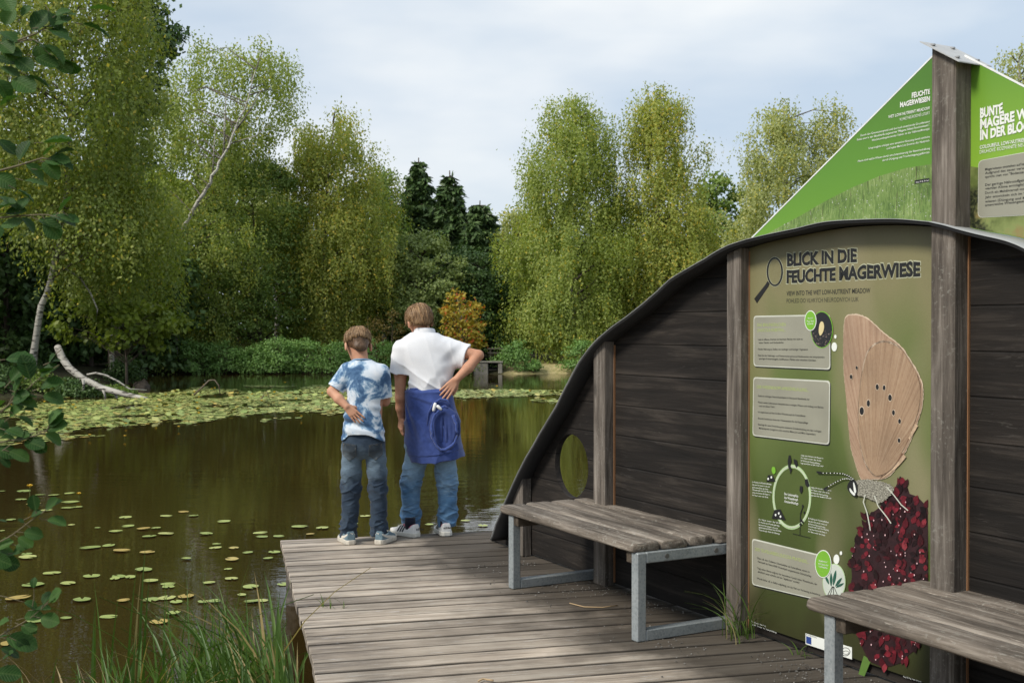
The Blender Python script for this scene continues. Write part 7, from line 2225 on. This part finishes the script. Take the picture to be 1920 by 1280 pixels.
def reeds():
    q = np.random.default_rng(31)
    spec = []
    def clump(px, py_top, Y, n, sx, wd=.0155, lean=.38):
        for _ in range(int(n * .45)):
            x = at(px, 1000, Y)[0] + q.normal(0, sx); y = Y + q.normal(0, .22)
            z = float(ground_z(np.array([x]), np.array([y]))[0]); z = max(min(z, -.2), -.75)
            zt = at(px, py_top, Y)[2] * 1.0
            lx = (x - D0[0]) * math.cos(DA) + (y - D0[1]) * math.sin(DA)
            if lx > -.03: continue
            h = (zt - z) * q.uniform(.5, 1.12)
            az = q.uniform(0, 6.28)
            if lx > -.35 and math.cos(az - DA) > 0: az = math.pi - az
            spec.append(((x, y, z), max(h, .15), abs(q.normal(lean, .22)), az, wd * q.uniform(.6, 1.25)))
    for a in [(470, 1085, 5.3, 120, .16), (430, 1110, 5.2, 110, .15), (515, 1125, 5.15, 130, .14), (390, 1110, 5.4, 70, .14), (350, 1165, 5.1, 80, .15), (560, 1150, 4.95, 110, .09), (575, 1190, 4.8, 70, .06),
              (300, 1180, 5.0, 60, .15), (240, 1195, 5.0, 45, .15), (450, 1175, 4.8, 120, .22), (540, 1160, 5.0, 110, .12), (190, 1215, 4.9, 30, .15), (400, 1200, 4.7, 100, .25), (550, 1215, 4.6, 80, .10), (300, 1240, 4.6, 50, .25), (100, 1245, 4.7, 26, .2)]:
        clump(*a)
    for px, pt, Y in [(262, 1020, 5.3), (258, 1040, 5.32), (270, 1070, 5.28), (390, 1042, 5.5), (200, 1090, 5.2), (206, 1100, 5.2), (240, 1060, 5.25), (252, 1080, 5.2), (330, 1085, 5.4), (175, 1140, 5.1), (310, 1110, 5.3), (425, 1082, 5.4), (180, 1120, 5.15)]:
        x, _, z = at(px, pt, Y); spec.append(((x - .01, Y, -.55), (z + .55) * 1.02, .07, q.uniform(0, 6.28), .013))
    # a few broad bent blades leaning across
    for px, pt, Y, l, az in [(300, 1110, 5.0, .75, 0.2), (330, 1100, 5.0, .7, 3.3), (480, 1090, 5.0, .6, .6), (440, 1120, 4.9, .8, 2.8), (530, 1100, 5.0, .55, 3.0)]:
        x, _, z = at(px, pt, Y); spec.append(((x, Y, -.5), (z + .5) * 1.2, l, az, .017))
    o = blades(spec, 'reed_grass', L_REED)
    tag(o, 'long green reed grass growing along the bank beside the deck', 'grass', kind='stuff')
    spec2 = []
    for _ in range(110):
        px = q.uniform(30, 560); Y = q.uniform(4.5, 5.3)
        x = at(px, 1000, Y)[0]; z = max(min(float(ground_z(np.array([x]), np.array([Y]))[0]), -.25), -.6)
        spec2.append(((x, Y, z), q.uniform(.15, .5), abs(q.normal(.8, .3)), q.uniform(0, 6.28), .004))
    o = blades(spec2, 'dry_grass', L_DRY)
    tag(o, 'thin dry stalks tangled low among the green reeds', 'dry grass', kind='stuff')
reeds()
def tuft(label, pts, n, h, sp, seed, zb=-.02):
    q = np.random.default_rng(seed); spec = []
    for _ in range(n):
        c = pts[q.integers(len(pts))]; g_ = gp(*c, 0)
        spec.append(((g_[0] + q.normal(0, sp), g_[1] + q.normal(0, sp), zb), h * q.uniform(.5, 1.2), abs(q.normal(.75, .35)), q.uniform(0, 6.28), .007 * q.uniform(.5, 1.12)))
    tag(blades(spec, 'grass_tuft', L_TUFT), label, 'grass tuft')
tuft('green grass tuft growing through the deck at the foot of the butterfly board', [(1383, 1190), (1392, 1188), (1398, 1196), (1375, 1200)], 46, .30, .035, 5)
tuft('few short grass blades poking up beside the near left edge of the butterfly board', [(1497, 1228), (1503, 1229)], 8, .10, .012, 6)
tuft('tiny grass sprig growing between the planks near the deck left edge', [(645, 1138), (643, 1139)], 3, .075, .004, 7)
tuft('thin curling weed lying over the planks at the deck left edge', [(600, 1136), (620, 1138), (628, 1137)], 8, .08, .015, 8)

# ------------------------------------------------------------------ alder branches framing the left side
def alder_mat():
    k = NT('alder_leaf')
    r = k.island()
    uv = k.co('UV'); s = k.sep(uv)
    vein = k.math('SINE', k.math('ADD', k.math('MULTIPLY', s['X'], 52.0), k.math('MULTIPLY', k.math('ABSOLUTE', s['Y']), -34.0)))
    vr = k.ramp(vein, [(.84, 0.0), (.99, 1.0)])
    mid = k.ramp(k.math('ABSOLUTE', s['Y']), [(.0, 1.0), (.05, 0.0)])
    col = k.ramp(r, [(0, (.016, .050, .010)), (.55, (.030, .080, .016)), (1, (.055, .120, .026))])
    n = k.noise(k.co(), 30, 4); col = k.mix(1.0, col, k.ramp(n, [(.3, .75), (.7, 1.2)]), 'MULTIPLY')
    col = k.mix(k.math('MULTIPLY', k.math('MAXIMUM', vr, mid), .5), col, (.10, .16, .05))
    k.bump(k.math('SUBTRACT', k.ramp(vein, [(.5, 0.0), (1, 1.0)]), 0), .5, .003)
    k.fin(col, .55, 0, .18)
    tr = k.n('ShaderNodeBsdfTranslucent', {'Color': k.mix(1.0, col, (1.5, 1.7, .5), 'MULTIPLY')})
    mx = k.n('ShaderNodeMixShader', {'Fac': .25})
    k.t.links.new(k.b.outputs[0], mx.inputs[1]); k.t.links.new(tr.outputs[0], mx.inputs[2]); k.t.links.new(mx.outputs[0], k.out.inputs['Surface'])
    return k.m
M_ALDER = alder_mat()
M_ATWIG = plain('alder_twig', (.12, .10, .05), .7)
def leaf_shape(n=9):
    """rounded alder leaf: rows across, five points per row; x along, y across -1..1"""
    u = np.linspace(0, 1, n)
    w = np.interp(u, [0, .08, .25, .5, .7, .86, .96, 1.0], [.02, .15, .29, .385, .365, .25, .11, .02])
    V, UV = [], []
    for i in range(n):
        for v in (-1, -.5, 0, .5, 1):
            ser = (.025 if i % 2 else 0) * abs(v)
            V.append((u[i] + .02 * abs(v), v * (w[i] + ser), .0)); UV.append((u[i], v * w[i]))
    Fc = [[i * 5 + j, i * 5 + j + 1, (i + 1) * 5 + j + 1, (i + 1) * 5 + j] for i in range(n - 1) for j in range(4)]
    return np.array(V, float), np.array(UV, float), Fc
LV, LU, LF = leaf_shape()
def alder(name, label, twigs, leaves, seed, base):
    """twigs: list of (points(px,py), Y, radius); leaves: (px, py, angle deg on the picture, length px, Y) plus those grown along the twigs"""
    q = np.random.default_rng(seed)
    root = thing(name, label, 'shrub', base)
    m = MB(); V, U, Fc = [], [], []; nv = 0
    def put(p, d, ln, tilt):
        nonlocal nv
        d = d / np.linalg.norm(d)
        up = np.array([0, -.55, .9]) + q.normal(0, .5, 3) * tilt
        s_ = np.cross(up, d); s_ /= np.linalg.norm(s_) + 1e-9; n_ = np.cross(d, s_)
        fold = q.uniform(.1, .55); bend = q.uniform(-.1, .4)
        X, Y_ = LV[:, 0], LV[:, 1]
        Z = np.abs(Y_) * fold - bend * X * X + .015 * np.sin(X * 22) * np.abs(Y_) * 4
        V.append(p + ln * (X[:, None] * d + Y_[:, None] * s_ + Z[:, None] * n_)); U.append(LU)
        Fc.extend([[a + nv for a in f_] for f_ in LF]); nv += len(LV)
    starts = [at(t_[0][0][0], t_[0][0][1], t_[1]) for t_ in twigs]
    xs = min(s_[0] for s_ in starts) - .06; ys = twigs[0][1] + .06
    zg = float(ground_z(np.array([xs]), np.array([ys]))[0]) - .1; zt = max(s_[2] for s_ in starts) + .12
    hh = np.linspace(0, 1, 9)
    MB().tube(np.stack([xs + .02 * np.sin(hh * 5 + seed), ys + .02 * np.cos(hh * 4), zg + (zt - zg) * hh], 1), np.linspace(.024 if zt > 2 else .012, .006, 9), 8).build('stem', M_BARK, root, True)
    for pts, Y, r, dens, ll in twigs:
        P = np.array([at(x, y, Y + dy) for x, y, dy in [(a[0], a[1], a[2] if len(a) > 2 else 0) for a in pts]])
        if pts[0][0] < -50: m.tube([(xs, ys, P[0][2] - .10), (P[0] + np.array([xs, ys, P[0][2]])) / 2 + np.array([0, 0, -.02]), P[0]], [r * 1.3, r * 1.15, r], 6)
        t = np.linspace(0, len(P) - 1, 24); Q = np.stack([np.interp(t, np.arange(len(P)), P[:, c]) for c in range(3)], 1)
        Q[1:-1] = (Q[:-2] + 2 * Q[1:-1] + Q[2:]) / 4
        m.tube(Q, np.linspace(r, r * .35, 24), 6)
        L_ = np.linalg.norm(np.diff(Q, axis=0), axis=1).sum(); nl = int(L_ / dens)
        for i in range(nl):
            tt = (i + .6) / nl * 23; j = int(tt); p_ = Q[j] + (Q[min(j + 1, 23)] - Q[j]) * (tt - j)
            T = Q[min(j + 1, 23)] - Q[max(j - 1, 0)]; T /= np.linalg.norm(T)
            side = np.cross(T, np.array([0, -1.0, .25])); side /= np.linalg.norm(side)
            d = T * .7 + side * (1 if i % 2 else -1) * .9 + q.normal(0, .3, 3) + np.array([0, 0, -.15])
            d /= np.linalg.norm(d)
            pet = p_ + d * .014; m.tube([p_, pet], [.0012, .001], 4, False)
            put(pet, d, ll * q.uniform(.7, 1.15), .9)
        put(Q[-1], Q[-1] - Q[-3], ll * .9, .5)
    for px, py, an, lp, Y in leaves:
        a = RAD(an); ln = lp * .95 * Y / F
        d = np.array([math.cos(a), q.uniform(-.35, .35), math.sin(a)])
        p_ = at(px, py, Y); pet = p_ - d / np.linalg.norm(d) * .02
        m.tube([pet, p_], [.0013, .001], 4, False); put(p_, d, ln, .55)
    m.build('twigs', M_ATWIG, root, True)
    o = obj('leaves', np.concatenate(V), np.array(Fc, np.int32), M_ALDER, root, True)
    uvl = o.data.uv_layers.new(name='UVMap'); UU = np.concatenate(U)
    li = np.empty(len(o.data.loops), np.int32); o.data.loops.foreach_get('vertex_index', li)
    uvl.data.foreach_set('uv', UU[li].astype(np.float32).ravel())
    return root
Ya = 2.9
alder('alder_tree', 'overhanging alder boughs with dark rounded leaves at the top left corner',
      [([(-160, 120), (-60, 95), (30, 78), (70, 62), (92, 48)], Ya, .004, .075, .062), ([(-60, 95), (10, 85), (62, 72), (92, 100), (104, 112)], Ya + .05, .003, .07, .062),
       ([(-120, 330), (-40, 330), (30, 312), (80, 296), (98, 300)], Ya, .004, .06, .060), ([(-100, 420), (-30, 412), (30, 405), (85, 402), (112, 408)], Ya, .0035, .055, .055),
       ([(-140, 260), (-60, 240), (0, 200)], Ya, .004, .06, .062), ([(-140, 0), (-60, -10), (40, -20), (120, -30)], Ya, .004, .09, .06)],
      [(165, 17, 6, 52, Ya), (155, 46, -12, 54, Ya), (92, 22, -62, 42, Ya), (118, 26, -12, 30, Ya), (104, 30, 35, 30, Ya), (76, 52, 10, 40, Ya), (96, 62, -22, 40, Ya - .1), (60, 78, -25, 46, Ya), (80, 84, -38, 52, Ya), (66, 108, -22, 46, Ya),
       (26, 14, -110, 40, Ya + .1), (40, 30, 50, 26, Ya), (0, 60, -20, 40, Ya), (0, 80, -38, 44, Ya), (10, 92, -25, 36, Ya), (30, 110, -35, 44, Ya), (0, 125, -25, 40, Ya), (24, 148, -28, 56, Ya), (52, 142, -22, 44, Ya), (-6, 150, -50, 44, Ya), (-10, 108, -10, 44, Ya),
       (80, 268, 4, 56, Ya), (84, 302, 10, 48, Ya), (82, 292, 35, 36, Ya), (48, 308, -28, 40, Ya), (70, 318, -5, 36, Ya), (44, 338, -12, 46, Ya), (-4, 262, -40, 42, Ya),
       (30, 355, -30, 40, Ya), (0, 368, -25, 40, Ya), (-10, 395, 20, 50, Ya), (92, 404, -6, 52, Ya), (72, 412, -20, 42, Ya), (128, 404, -30, 18, Ya), (40, 408, -40, 36, Ya), (10, 400, 10, 40, Ya), (0, 425, 15, 44, Ya)], 3, (-1.6, 2.9, -.2))
Yb = 2.75
alder('alder_bush', 'alder bush with glossy green leaves at the middle left edge, above the lily carpet',
      [([(-80, 760), (-20, 790), (15, 760), (45, 735), (76, 707)], Yb, .0035, .07, .055), ([(-60, 840), (0, 829), (45, 822), (84, 811), (92, 800)], Yb, .003, .055, .05), ([(-90, 800), (-30, 790), (10, 768), (25, 742)], Yb, .003, .06, .055), ([(-80, 880), (-20, 862), (25, 830)], Yb, .003, .055, .05)],
      [(10, 674, 6, 54, Yb), (104, 664, -145, 27, Yb), (96, 678, 25, 18, Yb), (100, 690, -155, 32, Yb), (20, 715, 50, 38, Yb), (76, 728, 18, 46, Yb), (80, 742, -10, 40, Yb), (30, 735, -15, 34, Yb), (-14, 728, 20, 26, Yb), (45, 748, 20, 25, Yb),
       (18, 782, 38, 38, Yb), (32, 780, -38, 36, Yb), (6, 770, 25, 20, Yb), (44, 768, 12, 20, Yb), (88, 806, 15, 42, Yb), (84, 814, -25, 36, Yb), (46, 826, -12, 44, Yb), (10, 806, -15, 40, Yb), (0, 822, 6, 26, Yb), (36, 812, -12, 22, Yb), (-10, 842, -8, 44, Yb), (0, 858, -30, 26, Yb)], 4, (-1.6, 2.8, -.2))
Yc = 2.8
alder('alder_sapling', 'slender alder sapling with one arching twig at lower left over the open water',
      [([(-100, 1060), (-30, 1030), (20, 1005), (55, 978), (85, 956)], Yc, .0028, .085, .048), ([(-100, 1075), (-40, 1050), (-5, 1030)], Yc, .0025, .06, .048)],
      [(88, 954, 42, 32, Yc), (88, 974, -8, 38, Yc), (58, 968, 25, 24, Yc), (44, 998, -8, 36, Yc), (30, 1022, -8, 26, Yc), (-8, 1030, -12, 34, Yc), (-6, 1052, -12, 42, Yc), (24, 1036, 15, 30, Yc), (-6, 975, 8, 18, Yc), (45, 980, 140, 14, Yc)], 5, (-1.7, 2.9, -.2))
alder('alder_shoot', 'low leafy alder shoots in the bottom left corner, before the dry stalks',
      [([(-60, 1230), (10, 1185), (55, 1160), (90, 1130)], 3.0, .0028, .08, .05), ([(-60, 1120), (0, 1116), (45, 1128)], 3.0, .002, .3, .04), ([(60, 1140), (64, 1118), (63, 1102)], 3.0, .0016, .4, .03)],
      [(92, 1126, 40, 38, 3.0), (45, 1158, 15, 34, 3.0), (76, 1158, -8, 40, 3.0), (66, 1142, 10, 30, 3.0), (40, 1172, -18, 34, 3.0), (10, 1196, -15, 62, 3.0), (-6, 1175, 25, 30, 3.0), (30, 1200, -30, 30, 3.0), (0, 1215, -20, 40, 3.0), (-10, 1260, -10, 50, 3.0), (5, 1235, 30, 30, 3.0)], 6, (-1.8, 3.0, -.3))
